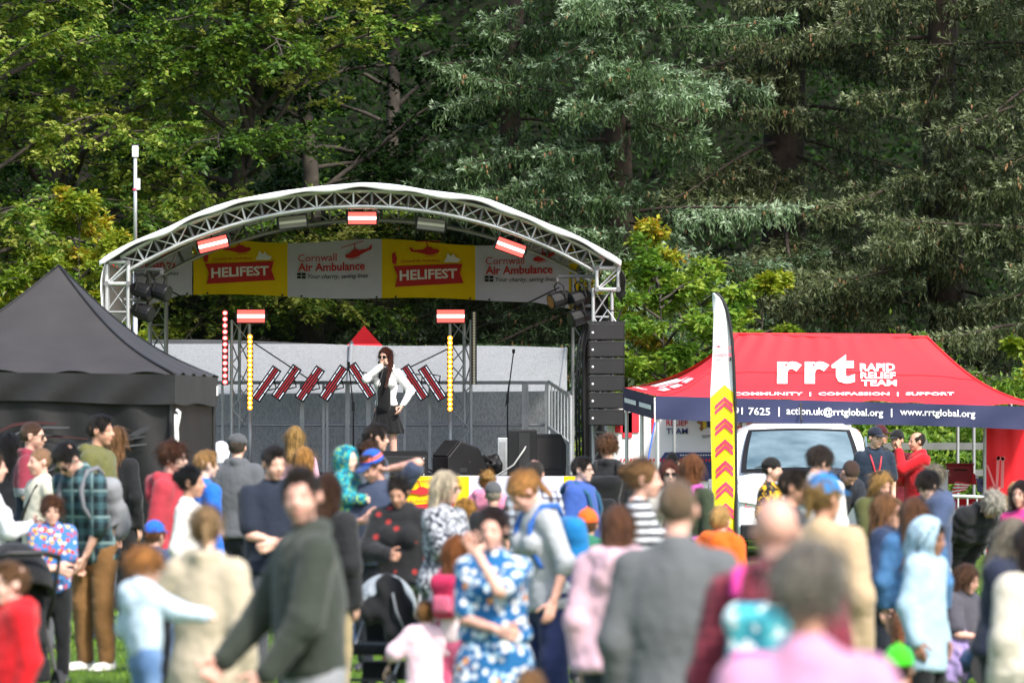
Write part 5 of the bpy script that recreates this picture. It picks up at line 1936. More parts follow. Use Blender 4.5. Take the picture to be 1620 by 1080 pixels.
RED_F = M('fabric_red', (.66, .012, .022), .6, spec=.25, var=.07, vscale=1.3, bump=.25, bscale=7)
pk = P(576, 515, 95.2) - Vector(rg.location)
for k in range(4):
    a, b = [(-1.35, -.3), (1.35, -.3), (1.35, 2.6), (-1.35, 2.6)][k], [(-1.35, -.3), (1.35, -.3), (1.35, 2.6), (-1.35, 2.6)][(k + 1) % 4]
    def rf(u, v, a=a, b=b):
        e = Vector((a[0] + (b[0] - a[0]) * u, a[1] + (b[1] - a[1]) * u, 2.15))
        q = e.lerp(pk, v); q.z -= .12 * math.sin(math.pi * v); return q
    MB().grid(rf, 8, 8).build('roof_panel', RED_F, rg, smooth=True)
    bar('leg', (a[0], a[1], 0), (a[0], a[1], 2.15), .025, ALU_D, rg)

# ------------------------------------------------------------------ black gazebo on the left
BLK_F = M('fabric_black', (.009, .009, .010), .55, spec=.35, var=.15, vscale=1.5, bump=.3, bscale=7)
GR_F = M('fabric_black_pale', (.040, .038, .040), .7, spec=.25, var=.16, vscale=1.5, bump=.6, bscale=3.5)
gz = thing('gazebo', 'black pop up gazebo with dark side walls beside the stage', 'gazebo', (P(60, HY, 57).x, 57, 0))
go = gz.location.copy()
Yg = 56.2                                           # front eave
e_fr, e_br, e_fl, pk = P(277, 592, Yg), P(345, 597, Yg + 3.0), P(-205, 586, Yg - .1), P(93, 420, Yg + 1.45)
e_bl = e_fl + (e_br - e_fr)
def roof_face(a, b, top, sag=.16):
    def fn(u, v):
        e = a.lerp(b, u)
        q = e.lerp(top, v)
        q.z -= sag * math.sin(math.pi * v) * (1 - .2 * math.sin(math.pi * u)) + .025 * math.sin(u * 26) * (1 - v) ** 6
        return q
    return fn
for a, b in ((e_fl, e_fr), (e_fr, e_br), (e_br, e_bl), (e_bl, e_fl)):
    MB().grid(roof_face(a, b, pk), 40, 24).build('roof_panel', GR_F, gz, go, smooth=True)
for a, b in ((e_fr, pk), (e_fl, pk), (e_br, pk)):
    pts = []
    for i in range(13):
        q = a.lerp(b, i / 12); q.z -= .16 * math.sin(math.pi * i / 12) - .004; pts.append(q)
    MB().tube(pts, .012, 6).build('seam', BLK_F, gz, go, smooth=True)
vd = .29
def val(a, b, d=vd, w=.02, k=31):
    return lambda u, v: a.lerp(b, u) + Vector((0, -.02 - w * math.sin(u * k + v * 3) * v, -d * v - .012 * math.sin(u * 9) * v))
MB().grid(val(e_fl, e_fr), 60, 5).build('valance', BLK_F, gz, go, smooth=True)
MB().grid(val(e_fr, e_br, k=12), 24, 5).build('valance', GR_F, gz, go, smooth=True)  # sunlit side, lightened by using the paler roof fabric
def wall(a, b, k, amp=.03):
    def fn(u, v):
        q = a.lerp(b, u); z0 = q.z - vd + .06
        return Vector((q.x, q.y + amp * math.sin(u * k + 2 * v) * (1 - .4 * v) + amp * .6 * math.sin(u * k * 2.3 + v * 9), z0 * v + .0))
    return fn
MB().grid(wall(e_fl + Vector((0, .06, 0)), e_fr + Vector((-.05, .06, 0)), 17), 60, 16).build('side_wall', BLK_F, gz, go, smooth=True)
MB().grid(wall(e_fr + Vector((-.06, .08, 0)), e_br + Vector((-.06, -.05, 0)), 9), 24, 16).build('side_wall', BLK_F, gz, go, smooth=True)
for e in (e_fr, e_br, e_fl, e_bl):
    bar('leg', (e.x - .05, e.y + .05, 0), (e.x - .05, e.y + .05, e.z - .03), .022, BLK, gz, go)
# car artwork streaks printed on the front wall
PR_R = M('print_red', (.045, .010, .011), .7); PR_G = M('print_grey', (.026, .028, .032), .7); PR_W = M('print_pale', (.06, .062, .07), .7)
for pts, w, m in ([[(-10, 686), (20, 672), (50, 668), (90, 670)], 2.0, PR_R], [[(-5, 700), (30, 684), (70, 676), (110, 676)], 1.6, PR_W], [[(0, 712), (40, 694), (90, 690), (140, 694)], 1.2, PR_R],
                  [[(60, 735), (95, 712), (150, 700), (230, 690)], 3.0, PR_G], [[(70, 748), (120, 722), (180, 708), (232, 702)], 1.6, PR_W], [[(205, 690), (222, 682), (236, 676)], 4.0, PR_G], [[(28, 700), (60, 690), (100, 690)], 1.0, PR_W], [[(80, 728), (140, 712), (200, 705)], 1.0, PR_R]):
    mb = MB(); vs = []
    n = len(pts)
    for i, (px, py) in enumerate(pts):
        f = w * (.3 + math.sin(math.pi * (i + .5) / n))
        vs += [P(px, py - f, Yg - .045), P(px, py + f, Yg - .045)]
    mb.add(vs, [(2 * i, 2 * i + 1, 2 * i + 3, 2 * i + 2) for i in range(n - 1)])
    mb.build('artwork_print', m, gz, go)
rp = [P(279, 648, Yg - .08), P(284, 652, Yg - .09), P(283, 662, Yg - .09), P(280, 676, Yg - .08), P(281, 700, Yg - .08), P(279, 712, Yg - .08), P(278, 690, Yg - .08), P(278, 655, Yg - .08)]
o = MB().tube(rp, .016, 6).build('rope', M('rope_white', (.75, .75, .72), .8), None, origin=rp[0], smooth=True); tag(o, 'looped white rope hanging at the corner of the black gazebo', 'rope')
tagp = P(342, 618, Yg + 2.9)
MB().box(tagp + Vector((.012, -.01, 0)), (.004, .09, .05)).build('label_print', INK_W, gz, go)

# ------------------------------------------------------------------ red rescue charity gazebo on the right
RED_G = M('gazebo_red', (.70, .030, .040), .55, spec=.3, var=.09, vscale=1.0, bump=.5, bscale=2.6)
NAVY = M('gazebo_navy', (.028, .034, .085), .65, spec=.25, var=.1, vscale=1.5, bump=.3, bscale=6)
INKW2 = M('print_white', (.84, .84, .85), .6, var=.03)
rz = thing('gazebo', 'large red pop up gazebo with navy printed valance over the white van', 'gazebo', (P(1340, HY, 77.5).x, 77.5, 0))
rzo = rz.location.copy()
E_fl, E_fr, E_bl = P(1037, 626, 76.0), P(1668, 644, 76.6), P(988, 613, 79.0)
E_br = E_fr + (E_bl - E_fl)
K_l, K_r = P(1168, 529, 77.6), P(1468, 533, 77.9)
def front_roof(u, v, off=0.0):
    e = E_fl.lerp(E_fr, u); k = K_l.lerp(K_r, u)
    q = e.lerp(k, v)
    q.z -= .15 * math.sin(math.pi * v) * (1 + .8 * abs(u - .5)) + .02 * math.sin(u * 19 + 2 * v) * (1 - v) - .012 * math.sin(u * 11) * v + .010 * math.sin(u * 70) * v ** 3 + .010 * math.sin(u * 55 + 3 * v) * (1 - v) ** 3 + .006 * math.sin(9 * v + 14 * u)
    q += Vector((0, -.75, .55)) * off
    return q
MB().grid(front_roof, 70, 30).build('roof_panel', RED_G, rz, rzo, smooth=True)
def tri_face(a, b, k, sag=.15):
    def fn(u, v):
        q = a.lerp(b, u).lerp(k, v); q.z -= sag * math.sin(math.pi * v) * 1.4; return q
    return fn
MB().grid(tri_face(E_bl, E_fl, K_l), 20, 20).build('roof_panel', RED_G, rz, rzo, smooth=True)
MB().grid(tri_face(E_fr, E_br, K_r), 20, 20).build('roof_panel', RED_G, rz, rzo, smooth=True)
MB().grid(lambda u, v: (E_br.lerp(E_bl, u)).lerp(K_r.lerp(K_l, u), v) - Vector((0, 0, .15 * math.sin(math.pi * v))), 40, 14).build('roof_panel', RED_G, rz, rzo, smooth=True)
MB().tube([K_l, K_l.lerp(K_r, .5) - Vector((0, 0, .02)), K_r], .02, 6).build('ridge_bar', RED_G, rz, rzo, smooth=True)
SEAM = M('gazebo_seam', (.55, .02, .03), .6)
MB().grid(lambda u, v: front_roof(.004 + .992 * u, .60 + .008 * v, .010), 70, 1).build('seam', SEAM, rz, rzo, smooth=True)
for uu_ in (.0, 1.0):
    MB().tube([front_roof(uu_, k / 20, .008) for k in range(21)], .016, 6).build('hip_seam', SEAM, rz, rzo, smooth=True)
VH = .31
def vfront(u, v, off=0.0):
    q = E_fl.lerp(E_fr, u)
    return q + Vector((0, -.03 - .02 * math.sin(u * 40 + v * 2.5) * v - .015 * math.sin(u * 17) * v - off, -VH * v - .012 * math.sin(u * 7) * v))
MB().grid(vfront, 90, 6).build('valance', NAVY, rz, rzo, smooth=True)
MB().grid(lambda u, v: E_bl.lerp(E_fl, u) + Vector((-.02, -.02 * math.sin(u * 20) * v, -VH * v)), 24, 5).build('valance', NAVY, rz, rzo, smooth=True)
def uvx(px):                                        # photo column on the front eave -> u
    return (P(px, HY, 76.2).x - E_fl.x) / (E_fr.x - E_fl.x)
WV = E_fr.x - E_fl.x
def vtext(body, px0, px1, h, v_mid, **kw):
    u0, u1 = uvx(px0), uvx(px1)
    wd = (u1 - u0) * WV
    lettering(body, INKW2, rz, lambda x, y: vfront(u0 + x / WV, v_mid - (y - h / 2) / VH, .012), w=wd, h=h, origin=rzo, **kw)
vtext('391 7625', 1152, 1218, .095, .52, bold=.012)
vtext('|', 1231, 1233, .12, .52)
vtext('action.uk@rrtglobal.org', 1244, 1398, .135, .50, bold=.012)
vtext('|', 1410.5, 1412.5, .12, .46)
vtext('www.rrtglobal.org', 1425, 1545, .125, .44, bold=.012)
# the left valance carries two pale printed bars
for u0, u1 in ((.08, .46), (.56, .94)):
    MB().add([E_bl.lerp(E_fl, u) + Vector((-.035, -.02, -VH * v)) for u, v in ((u0, .42), (u1, .42), (u1, .62), (u0, .62))], [(0, 1, 2, 3)]).build('lettering', INKW2, rz, rzo)
RH = (K_l - E_fl).length
def rtext(body, px0, px1, py0, py1, **kw):
    """lay text on the front roof slope over a pixel box"""
    def uv(px, py):
        best = None
        lo, hi = 0.0, 1.0
        for _ in range(24):
            v = (lo + hi) / 2
            u = uu(px, v)
            q = front_roof(u, v)
            if HY - (q.z - HC) * F / q.y > py:
                lo = v
            else:
                hi = v
        return uu(px, v), v
    def uu(px, v):
        xa = E_fl.lerp(K_l, v); xb = E_fr.lerp(K_r, v)
        return (P(px, HY, xa.y).x - xa.x) / (xb.x - xa.x)
    w, h = px1 - px0, py1 - py0
    lettering(body, INKW2, rz, lambda x, y: front_roof(*uv(px0 + x, py1 - y), .022), w=w, h=h, origin=rzo, **kw)
rtext('r', 1230, 1269, 573, 608, bold=.045)
rtext('r', 1274, 1313, 573, 608, bold=.045)
rtext('t', 1317, 1354, 562, 608, bold=.045)
rtext('RAPID', 1362, 1418, 576, 588, bold=.035)
rtext('RELIEF', 1363, 1419, 590, 600, bold=.03)
rtext('TEAM', 1364, 1421, 602, 611.5, bold=.035)
rtext('COMMUNITY  |  COMPASSION  |  SUPPORT', 1160, 1513, 621.5, 628, bold=.03)
sidef = tri_face(E_bl, E_fl, K_l)
def sp(u, v):
    return sidef(u, v) + Vector((-.012, -.015, .02))
for ch, u_, hh in (('r', .18, .25), ('r', .30, .25), ('t', .42, .32)):
    lettering(ch, INKW2, rz, lambda x, y: sp(u_ + x, .20 + y), w=.10, h=hh, bold=.03, origin=rzo)
for k, (v0, v1) in enumerate(((.15, .24), (.28, .37), (.41, .50))):
    lettering(('TEAM', 'RELIEF', 'RAPID')[k], INKW2, rz, lambda x, y: sp(.60 + x, v0 + y), w=.26, h=v1 - v0, bold=.03, origin=rzo)
lettering('COMMUNITY', INKW2, rz, lambda x, y: sp(.12 + x, .04 + y), w=.4, h=.05, bold=.02, origin=rzo)
for q, z in ((E_fl, 0), (E_bl, 0), (E_fl.lerp(E_bl, .5), 0), (E_fr, 0), (E_br, 0)):
    bar('leg', (q.x + .03, q.y + .02, 0), (q.x + .03, q.y + .02, q.z - .02), .026, ALU, rz, rzo)
for px, Yw in ((1558, 77.4), (1597, 78.0)):
    bar('leg', (P(px, HY, Yw).x, Yw, 0), (P(px, HY, Yw).x, Yw, 2.05), .022, ALU_D, rz, rzo)
bar('eave_bar', E_fl + Vector((0, .03, -.05)), E_fr + Vector((0, .03, -.05)), .018, ALU_D, rz, rzo)
xw0, xw1 = P(1559, HY, 77.5).x, P(1690, HY, 77.9).x
MB().grid(lambda u, v: (xw0 + (xw1 - xw0) * u, 77.5 + .5 * u + .02 * math.sin(u * 26 + v * 2), .03 + 1.95 * v), 40, 8).build('side_wall', RED_F, rz, rzo, smooth=True)
PALE_R = M('print_faded', (.62, .16, .17), .6)
for q in ([(1577, 722), (1582, 722), (1579, 772), (1575, 772)], [(1584, 722), (1589, 724), (1588, 772), (1583, 772)], [(1576, 722), (1590, 722), (1590, 728), (1577, 727)], [(1560, 735), (1563, 735), (1576, 770), (1572, 770)]):
    MB().add([P(a, b, 77.42) for a, b in q], [(0, 1, 2, 3)]).build('emblem_print', PALE_R, rz, rzo)
# second red gazebo whose ridge shows behind the first
r2 = thing('gazebo', 'second red gazebo whose ridge shows just above the first one', 'gazebo', (P(1300, HY, 82).x, 82, 0))
r2o = r2.location.copy()
a_, b_ = P(1150, 526, 82), P(1440, 528, 82)
for sgn in (-1, 1):
    MB().grid(lambda u, v: a_.lerp(b_, u) + Vector(((u - .5) * 1.6 * v, sgn * 1.45 * v, -.95 * v - .12 * math.sin(math.pi * v))), 30, 10).build('roof_panel', RED_G, r2, r2o, smooth=True)
for u in (0, 1):
    for sgn in (-1, 1):
        p = a_.lerp(b_, u) + Vector(((u - .5) * 1.6, sgn * 1.45, -.95))
        bar('leg', (p.x, p.y, 0), p, .024, ALU_D, r2, r2o)
    k = a_.lerp(b_, u)
    MB().grid(lambda s, v: k.lerp(k + Vector(((u - .5) * 1.6, (s * 2 - 1) * 1.45, -.95)), v) - Vector((0, 0, .12 * math.sin(math.pi * v))), 8, 10).build('roof_end', RED_G, r2, r2o, smooth=True)

# ------------------------------------------------------------------ white van under the gazebo
CAR_W = M('van_white', (.78, .79, .80), .25, spec=.5, var=.02, coat=.6)
GLASS = None
def glass_mat():
    t = NT('van_glass')
    t.set(Base_Color=(.05, .09, .11, 1), Roughness=.06, Specular_IOR_Level=1.0, Coat_Weight=1.0, Coat_Roughness=.03)
    v = t.coord((1, 1, 3.5))
    c = t.ramp(t.noise(v, 1.6, 4), [(.3, (.05, .09, .11)), (.7, (.16, .23, .26))])  # pale mottling paints a sky reflection into the glass colour
    t.l(c, t.b.inputs['Base Color'])
    return t.m
GLASS = glass_mat()
RUB = M('rubber', (.02, .02, .022), .8)
vx = P(1261, HY, 76.2).x
van = thing('van', 'white panel van parked nose out under the red gazebo', 'van', (vx, 74.3, 0))
# body: lofted outlines (half width at heights) from nose to tail
secs = [  # y, list of (half width, z)
    (-.10, [(.80, .28), (.86, .45), (.86, .70), (.80, .86), (.55, .92)]),
    (.10, [(.90, .26), (.94, .48), (.93, .80), (.88, .98), (.60, 1.05)]),
    (.75, [(.93, .26), (.96, .50), (.95, .88), (.90, 1.07), (.64, 1.14)]),
    (.80, [(.93, .26), (.96, .50), (.95, .88), (.91, 1.07), (.66, 1.145)]),
    (1.45, [(.93, .26), (.96, .50), (.94, .95), (.84, 1.66), (.62, 1.735)]),
    (1.75, [(.93, .26), (.96, .50), (.94, .95), (.835, 1.70), (.60, 1.79)]),
    (3.6, [(.93, .26), (.96, .50), (.94, .95), (.85, 1.70), (.60, 1.80)]),
    (4.7, [(.92, .28), (.95, .50), (.93, .95), (.84, 1.66), (.58, 1.76)]),
]
mb = MB(); rings = []
for y, pr in secs:
    rings.append([(-w, y, z) for w, z in pr] + [(w, y, z) for w, z in reversed(pr)])
n = len(rings[0])
vs = [p for r_ in rings for p in r_]
fs = []
for i in range(len(rings) - 1):
    for k in range(n - 1):
        fs.append((i * n + k, (i + 1) * n + k, (i + 1) * n + k + 1, i * n + k + 1))
    fs.append((i * n + n - 1, (i + 1) * n + n - 1, (i + 1) * n, i * n))
fs += [tuple(range(n)), tuple((len(rings) - 1) * n + k for k in range(n - 1, -1, -1))]
bod = mb.add(vs, fs).build('body', CAR_W, van, bevel=.05)
ws = lambda u, v: Vector(((-1 + 2 * u) * (.80 - .045 * v - .08 * v ** 2) , .80 + .62 * v - .06 * math.sin(math.pi * u) - .03, 1.135 + .565 * v + .03 * math.sin(math.pi * u) * (1 - v * .3)))
MB().grid(lambda u, v: ws(u, v) + Vector((0, -.02, .01)), 20, 10).build('windscreen_surround', BLK_PL, van, smooth=True)
MB().grid(lambda u, v: ws(.045 + .91 * u, .06 + .87 * v) + Vector((0, -.032, .018)), 20, 10).build('windscreen', GLASS, van, smooth=True)
for sgn in (-1, 1):
    MB().prism_x([(1.0, 1.12), (1.95, 1.12), (1.95, 1.6), (1.5, 1.62)], sgn * .895 - .012, sgn * .895 + .012).build('side_window', GLASS, van)
    m_ = MB().box((sgn * 1.05, .95, 1.22), (.09, .05, .13)).build('mirror', CAR_W, van, bevel=.03)
    MB().box((sgn * 1.05, 1.002, 1.22), (.075, .004, .11)).build('glass', GLASS, m_)
    MB().tube([(sgn * .93, 1.0, 1.16), (sgn * 1.0, .96, 1.18)], .02, 6).build('mirror_arm', BLK_PL, van)
    MB().prism([(sgn * .48, .72), (sgn * .86, .78), (sgn * .88, .93), (sgn * .62, .90)], -.14, .02).build('headlight', M('headlight', (.75, .77, .8), .1, spec=.8), van)
    MB().tube([(sgn * .42, .76, 1.15), (sgn * .05, .74, 1.17)], .012, 6).build('wiper', BLK, van)
    for y in (.75, 3.7):
        w_ = MB().tube([(sgn * .72, y, .33), (sgn * .93, y, .33)], .33, 20).build('wheel', RUB, van)
        MB().tube([(sgn * .92, y, .33), (sgn * .94, y, .33)], .2, 14).build('rim', ALU, w_)
MB().box((0, -.115, .64), (.46, .012, .10)).build('grille', BLK_PL, van)
for z in (.58, .64, .70):
    MB().box((0, -.132, z), (.44, .008, .008)).build('grille_bar', ALU, van)
MB().box((0, -.13, .38), (.84, .03, .10)).build('bumper', BLK_PL, van, bevel=.02)
MB().box((0, -.165, .40), (.26, .006, .055)).build('number_plate', INK_W, van)
MB().box((.0, 1.26, 1.60), (.09, .02, .04)).build('rear_mirror', BLK_PL, van)
MB().tube([(.05, 1.7, 1.8), (.05, 1.78, 1.84), (.05, 1.9, 2.08)], .012, 6).build('aerial', BLK, van)
for y in (2.0, 2.9):
    MB().tube([(-.72, y, 1.86), (.72, y, 1.86)], .022, 6).build('roof_bar', ALU, van)
    for sgn in (-1, 1):
        MB().box((sgn * .7, y, 1.80), (.03, .03, .06)).build('roof_bar_foot', ALU, van)
lettering('C.', M('ink_pink', (.6, .08, .12), .6), van, lambda x, y: Vector((-.78 + x, -.12, .70 + y)), h=.08, shear=.3)

# ------------------------------------------------------------------ white exhibition trailer beside the van
tr = thing('trailer', 'white charity trailer with red and navy lettering behind the feather flag', 'trailer', (P(1070, HY, 82.5).x, 82.5, 0))
tro = tr.location.copy()
TW = M('trailer_white', (.80, .80, .82), .35, var=.02)
x0, x1 = P(960, HY, 81.6).x, P(1180, HY, 81.6).x
MB().box(((x0 + x1) / 2, 82.6, 1.28), ((x1 - x0) / 2, 1.0, .86)).build('body', TW, tr, tro, bevel=.03)
yf = 81.58
T_R = M('trailer_red', (.70, .03, .05), .45); T_N = M('trailer_navy', (.03, .05, .16), .45)
def tq(name, q, m, y=yf):
    MB().add([P(a, b, y) for a, b in q], [tuple(range(len(q)))]).build(name, m, tr, tro)
for a, b, c, d in ((973, 1011, 652, 684), (1031, 1035, 655, 684), (1040, 1042.5, 655, 684), (985, 1000, 652, 692)):
    tq('logo_print', [(a, c), (b, c), (b, d), (a, d)], T_R)
def tt(body, px0, px1, py0, py1, m, **kw):
    lettering(body, m, tr, lambda x, y: P(px0 + x, py1 - y, yf - .006), w=px1 - px0, h=py1 - py0, origin=tro, **kw)
tt('RELIEF', 1054, 1088, 664, 673, T_R, bold=.015)
tt('TEAM', 1054, 1088, 677, 686, T_N, bold=.02)
tq('stripe_print', [(1052, 715), (1165, 715), (1165, 760), (1046, 760), (1046, 724)], T_N)
for k in range(22):
    tq('tick_print', [(1076 + k * 4, 718.5), (1078.5 + k * 4, 718.5), (1078 + k * 4, 720.5), (1075.5 + k * 4, 720.5)], INK_W, yf - .006)
for k in range(36):
    a = 980 + k * 5.2
    tq('chevron_print', [(a, 730), (a + 2.6, 730), (a + 4.4, 725), (a + 1.8, 725)], T_R, yf - .008)
tq('crest_print', [(1102, 668), (1108, 660), (1114, 661), (1115, 674), (1110, 682), (1106, 678), (1109, 672)], M('crest_brown', (.35, .16, .05), .6))
tq('crest_print', [(1112, 660), (1118, 660), (1117, 678), (1112, 676)], M('crest_yellow', (.8, .62, .05), .6), yf - .004)
tq('crest_print', [(1118, 660), (1127, 660), (1127, 677), (1119, 675)], T_N, yf - .004)
tq('crest_print', [(1110, 688), (1126, 687), (1122, 691), (1112, 693)], M('crest_grey', (.35, .37, .4), .6))
for px in (1000, 1120):
    x = P(px, HY, yf).x
    w_ = MB().tube([(x, 81.5, .32), (x, 81.75, .32)], .32, 18).build('wheel', RUB, tr, tro)
    MB().tube([(x, 81.49, .32), (x, 81.5, .32)], .18, 14).build('rim', ALU, w_, Vector((0, 0, 0)) + tro)
# grey plinth board at the foot of the flag
pb = thing('speaker_board', 'grey speckled board standing behind the feather flag', 'board', (P(1140, HY, 72).x, 72, 0))
MB().box((0, 0, .55), (.16, .06, .55)).build('panel', M('speckled_grey', (.22, .22, .24), .8, var=.5, vscale=60), pb, bevel=.01)
MB().box((0, 0, .02), (.22, .16, .02)).build('foot', BLK, pb)
rp2 = rope('thin blue strap slanting beside the left leg of the red gazebo', P(1036, 668, 75.9), P(1023, 740, 75.8), .012, M('strap_blue', (.05, .13, .5), .6))

# ------------------------------------------------------------------ feather flag
YFL = 67.0
fl = thing('feather_flag', 'tall feather flag white above and yellow with red chevrons below', 'flag', (P(1165, HY, YFL).x, YFL, 0))
flo = fl.location.copy()
Ledge = [(463, 1127), (475, 1127), (500, 1129), (560, 1127.5), (620, 1124), (680, 1124.5), (740, 1126), (830, 1127), (900, 1127)]
Redge = [(463, 1129), (466, 1135), (475, 1142), (490, 1148.5), (510, 1153), (540, 1157), (580, 1159.5), (640, 1161.5), (760, 1162.5), (900, 1163)]
def itp(tb, y):
    for (a, b), (c, d) in zip(tb, tb[1:]):
        if a <= y <= c:
            return b + (d - b) * (y - a) / (c - a)
    return tb[-1][1]
FLW = M('flag_white', (.80, .80, .82), .6, var=.04, bump=.2, bscale=6); FLY = M('flag_yellow', (.86, .72, .01), .6, var=.04, bump=.2, bscale=6); FLR = M('flag_red', (.72, .05, .12), .6)
def flag_pt(u, y, off=0.0):
    a, b = itp(Ledge, y), itp(Redge, y)
    return P(a + (b - a) * u, y, YFL + .05 * math.sin(u * 3 + y * .02) - off)
def split_y(u):
    return 608 + 17 * abs(u - .6) * 2.0
MB().grid(lambda u, v: flag_pt(u, 463 + (split_y(u) - 463) * v), 14, 24).build('upper_cloth', FLW, fl, flo, smooth=True)
MB().grid(lambda u, v: flag_pt(u, split_y(u) + (895 - split_y(u)) * v), 14, 30).build('lower_cloth', FLY, fl, flo, smooth=True)
for k in range(8):
    y0 = 627 + 33.5 * k
    for dy in (0, 8.5):
        mb = MB()
        us = [.18, .38, .60, .78, .94]
        f = lambda u: 14 - 24 * min(abs(u - .6) * -1 + .42, .42) * .8 if u < .6 else (u - .6) * 26 - 8.0 + 4
        vs = []
        for u in us:
            yy = y0 + dy + abs(u - .6) * 34
            vs += [flag_pt(u, yy, .012), flag_pt(u, yy + 6.5, .012)]
        mb.add(vs, [(2 * i, 2 * i + 1, 2 * i + 3, 2 * i + 2) for i in range(4)])
        mb.build('chevron_print', FLR, fl, flo)
pole = [P(itp(Redge, y) + 1.6, y, YFL) for y in (463, 466, 475, 490, 510, 540, 580, 640, 760, 890)]
pole = pole + [Vector((P(1165, HY, YFL).x, YFL, 0.02))]
MB().tube(pole, .021, 8).build('pole', BLK, fl, flo, smooth=True)
MB().box((0, 0, .02), (.25, .25, .02)).build('base_plate', BLK, fl)
def ftext(body, px0, px1, py0, py1, m, **kw):
    lettering(body, m, fl, lambda x, y: P(px0 + x, py1 - y, YFL - .06), w=px1 - px0, h=py1 - py0, origin=flo, mirror=True, **kw)
ftext('Cornwall', 1143, 1157, 547, 552, FLR)
ftext('Air Ambulance', 1130.5, 1157.5, 557, 564, FLR, bold=.02)
ftext('Your charity, saving lives', 1130, 1153, 567, 571, INK_N, shear=-.2)
heli(fl, lambda x, y: P(1136 + x, 548 - y, YFL - .06), FLR, 10, flo, flip=True)
MB().add([P(a, b, YFL - .06) for a, b in ((1154, 565), (1157, 565), (1157, 571), (1154, 571))], [(0, 1, 2, 3)]).build('flag_print', INK_K, fl, flo)

# ------------------------------------------------------------------ counter, boxes, barrier, fence under the gazebo
tb = thing('counter_table', 'red clothed trestle table at the back of the gazebo', 'table', (P(1530, HY, 78.6).x, 78.6, 0))
MB().box((0, 0, .72), (.62, .32, .02)).build('table_top', RED_F, tb)
MB().grid(lambda u, v: (-.62 + 1.24 * u, -.325 - .02 * math.sin(u * 40) * (1 - v), .03 + .71 * v), 50, 4).build('cloth', RED_F, tb, smooth=True)
for sx in (-1, 1):
    for sy in (-1, 1):
        bar('leg', (sx * .55, sy * .25, 0), (sx * .55, sy * .25, .7), .018, ALU_D, tb)
def crate(label, px, py, Y, w, h, d, m, name='crate', lid=None):
    c = P(px, py, Y)
    t = thing(name, label, name.replace('_', ' '), (c.x, Y, c.z))
    MB().box((0, 0, h / 2), (w / 2, d / 2, h / 2)).build('body', m, t, bevel=.012)
    MB().box((0, 0, h + .012), (w / 2 + .012, d / 2 + .012, .012)).build('lid', lid or m, t, bevel=.005)
    MB().tube([(-w * .25, -d / 2 - .01, h * .75), (0, -d / 2 - .03, h * .75), (w * .25, -d / 2 - .01, h * .75)], .01, 6).build('handle', BLK, t)
    return t
MAR = M('crate_red', (.28, .012, .02), .5)
crate('dark red barrel shaped cooler box standing on the table', 1518, 765, 78.6, .36, .26, .3, MAR, 'cooler_box')
crate('grey cash box on the counter with a small red cross', 1424, 782, 77.8, .22, .20, .2, M('box_grey', (.52, .53, .54), .4), 'cash_box')
crate('pale grey plastic tub on the table behind the boy', 1490, 778, 77.9, .16, .28, .18, M('box_pale', (.42, .45, .47), .5), 'storage_tub')
crate('blue storage box at the end of the table', 1556, 778, 78.0, .17, .16, .15, M('box_blue', (.10, .13, .28), .5), 'storage_box')
lf = thing('leaflet_stack', 'fanned stack of red and white striped leaflets on the table', 'leaflets', P(1519, 779, 77.95))
for k in range(7):
    MB().box((.01 * k - .03, 0, .012 + .02 * k), (.10, .07, .008), Matrix.Rotation(R(4 * k - 14), 3, 'Y')).build('leaflet', INK_W if k % 2 else T_R, lf)
ex = thing('ornament', 'small red and white figure ornament on the table', 'ornament', P(1541, 766, 78.4))
MB().tube([(0, 0, 0), (0, 0, .05), (0, 0, .11), (0, 0, .15)], [.05, .055, .03, .012], 10).build('red_part', T_R, ex, smooth=True)
MB().tube([(.03, -.02, .02), (.035, -.02, .12)], [.03, .022], 10).build('white_part', INK_W, ex, smooth=True)
ct = thing('counter', 'low white serving counter in front of the volunteers', 'counter', (P(1440, HY, 77.7).x, 77.7, 0))
MB().box((0, 0, .40), (.5, .25, .40)).build('cabinet', M('counter_white', (.6, .6, .62), .5), ct, bevel=.01)
MB().box((0, 0, .82), (.53, .28, .015)).build('worktop', ALU, ct)

br = thing('crowd_barrier', 'galvanised crowd barrier with upright bars in front of the counter', 'barrier', (P(1500, HY, 73.5).x, 73.5, 0))
x0, x1 = P(1412, HY, 73.5).x - P(1500, HY, 73.5).x, P(1590, HY, 73.5).x - P(1500, HY, 73.5).x
zt_ = P(0, 781, 73.5).z
bar('top_rail', (x0, 0, zt_), (x1, 0, zt_ - .05), .024, ALU, br); bar('lower_rail', (x0, 0, .2), (x1, 0, .2), .02, ALU, br)
for i in range(13):
    x = x0 + (x1 - x0) * i / 12
    bar('upright_bar', (x, 0, .2), (x, 0, zt_ - .05 * i / 12), .012 if 0 < i < 12 else .022, ALU, br)
for x in (x0 + .1, x1 - .1):
    MB().box((x, 0, .1), (.02, .25, .02)).build('foot', ALU_D, br); bar('leg', (x, 0, .1), (x, 0, .22), .018, ALU_D, br)
hs_ = [P(1530, 800, 75), P(1545, 803, 74.8), P(1565, 808, 74.6), P(1590, 806, 74.6)]
o = MB().tube(hs_, .03, 8).build('hose', T_R, None, origin=hs_[0], smooth=True); tag(o, 'red hose looped behind the crowd barrier', 'hose')

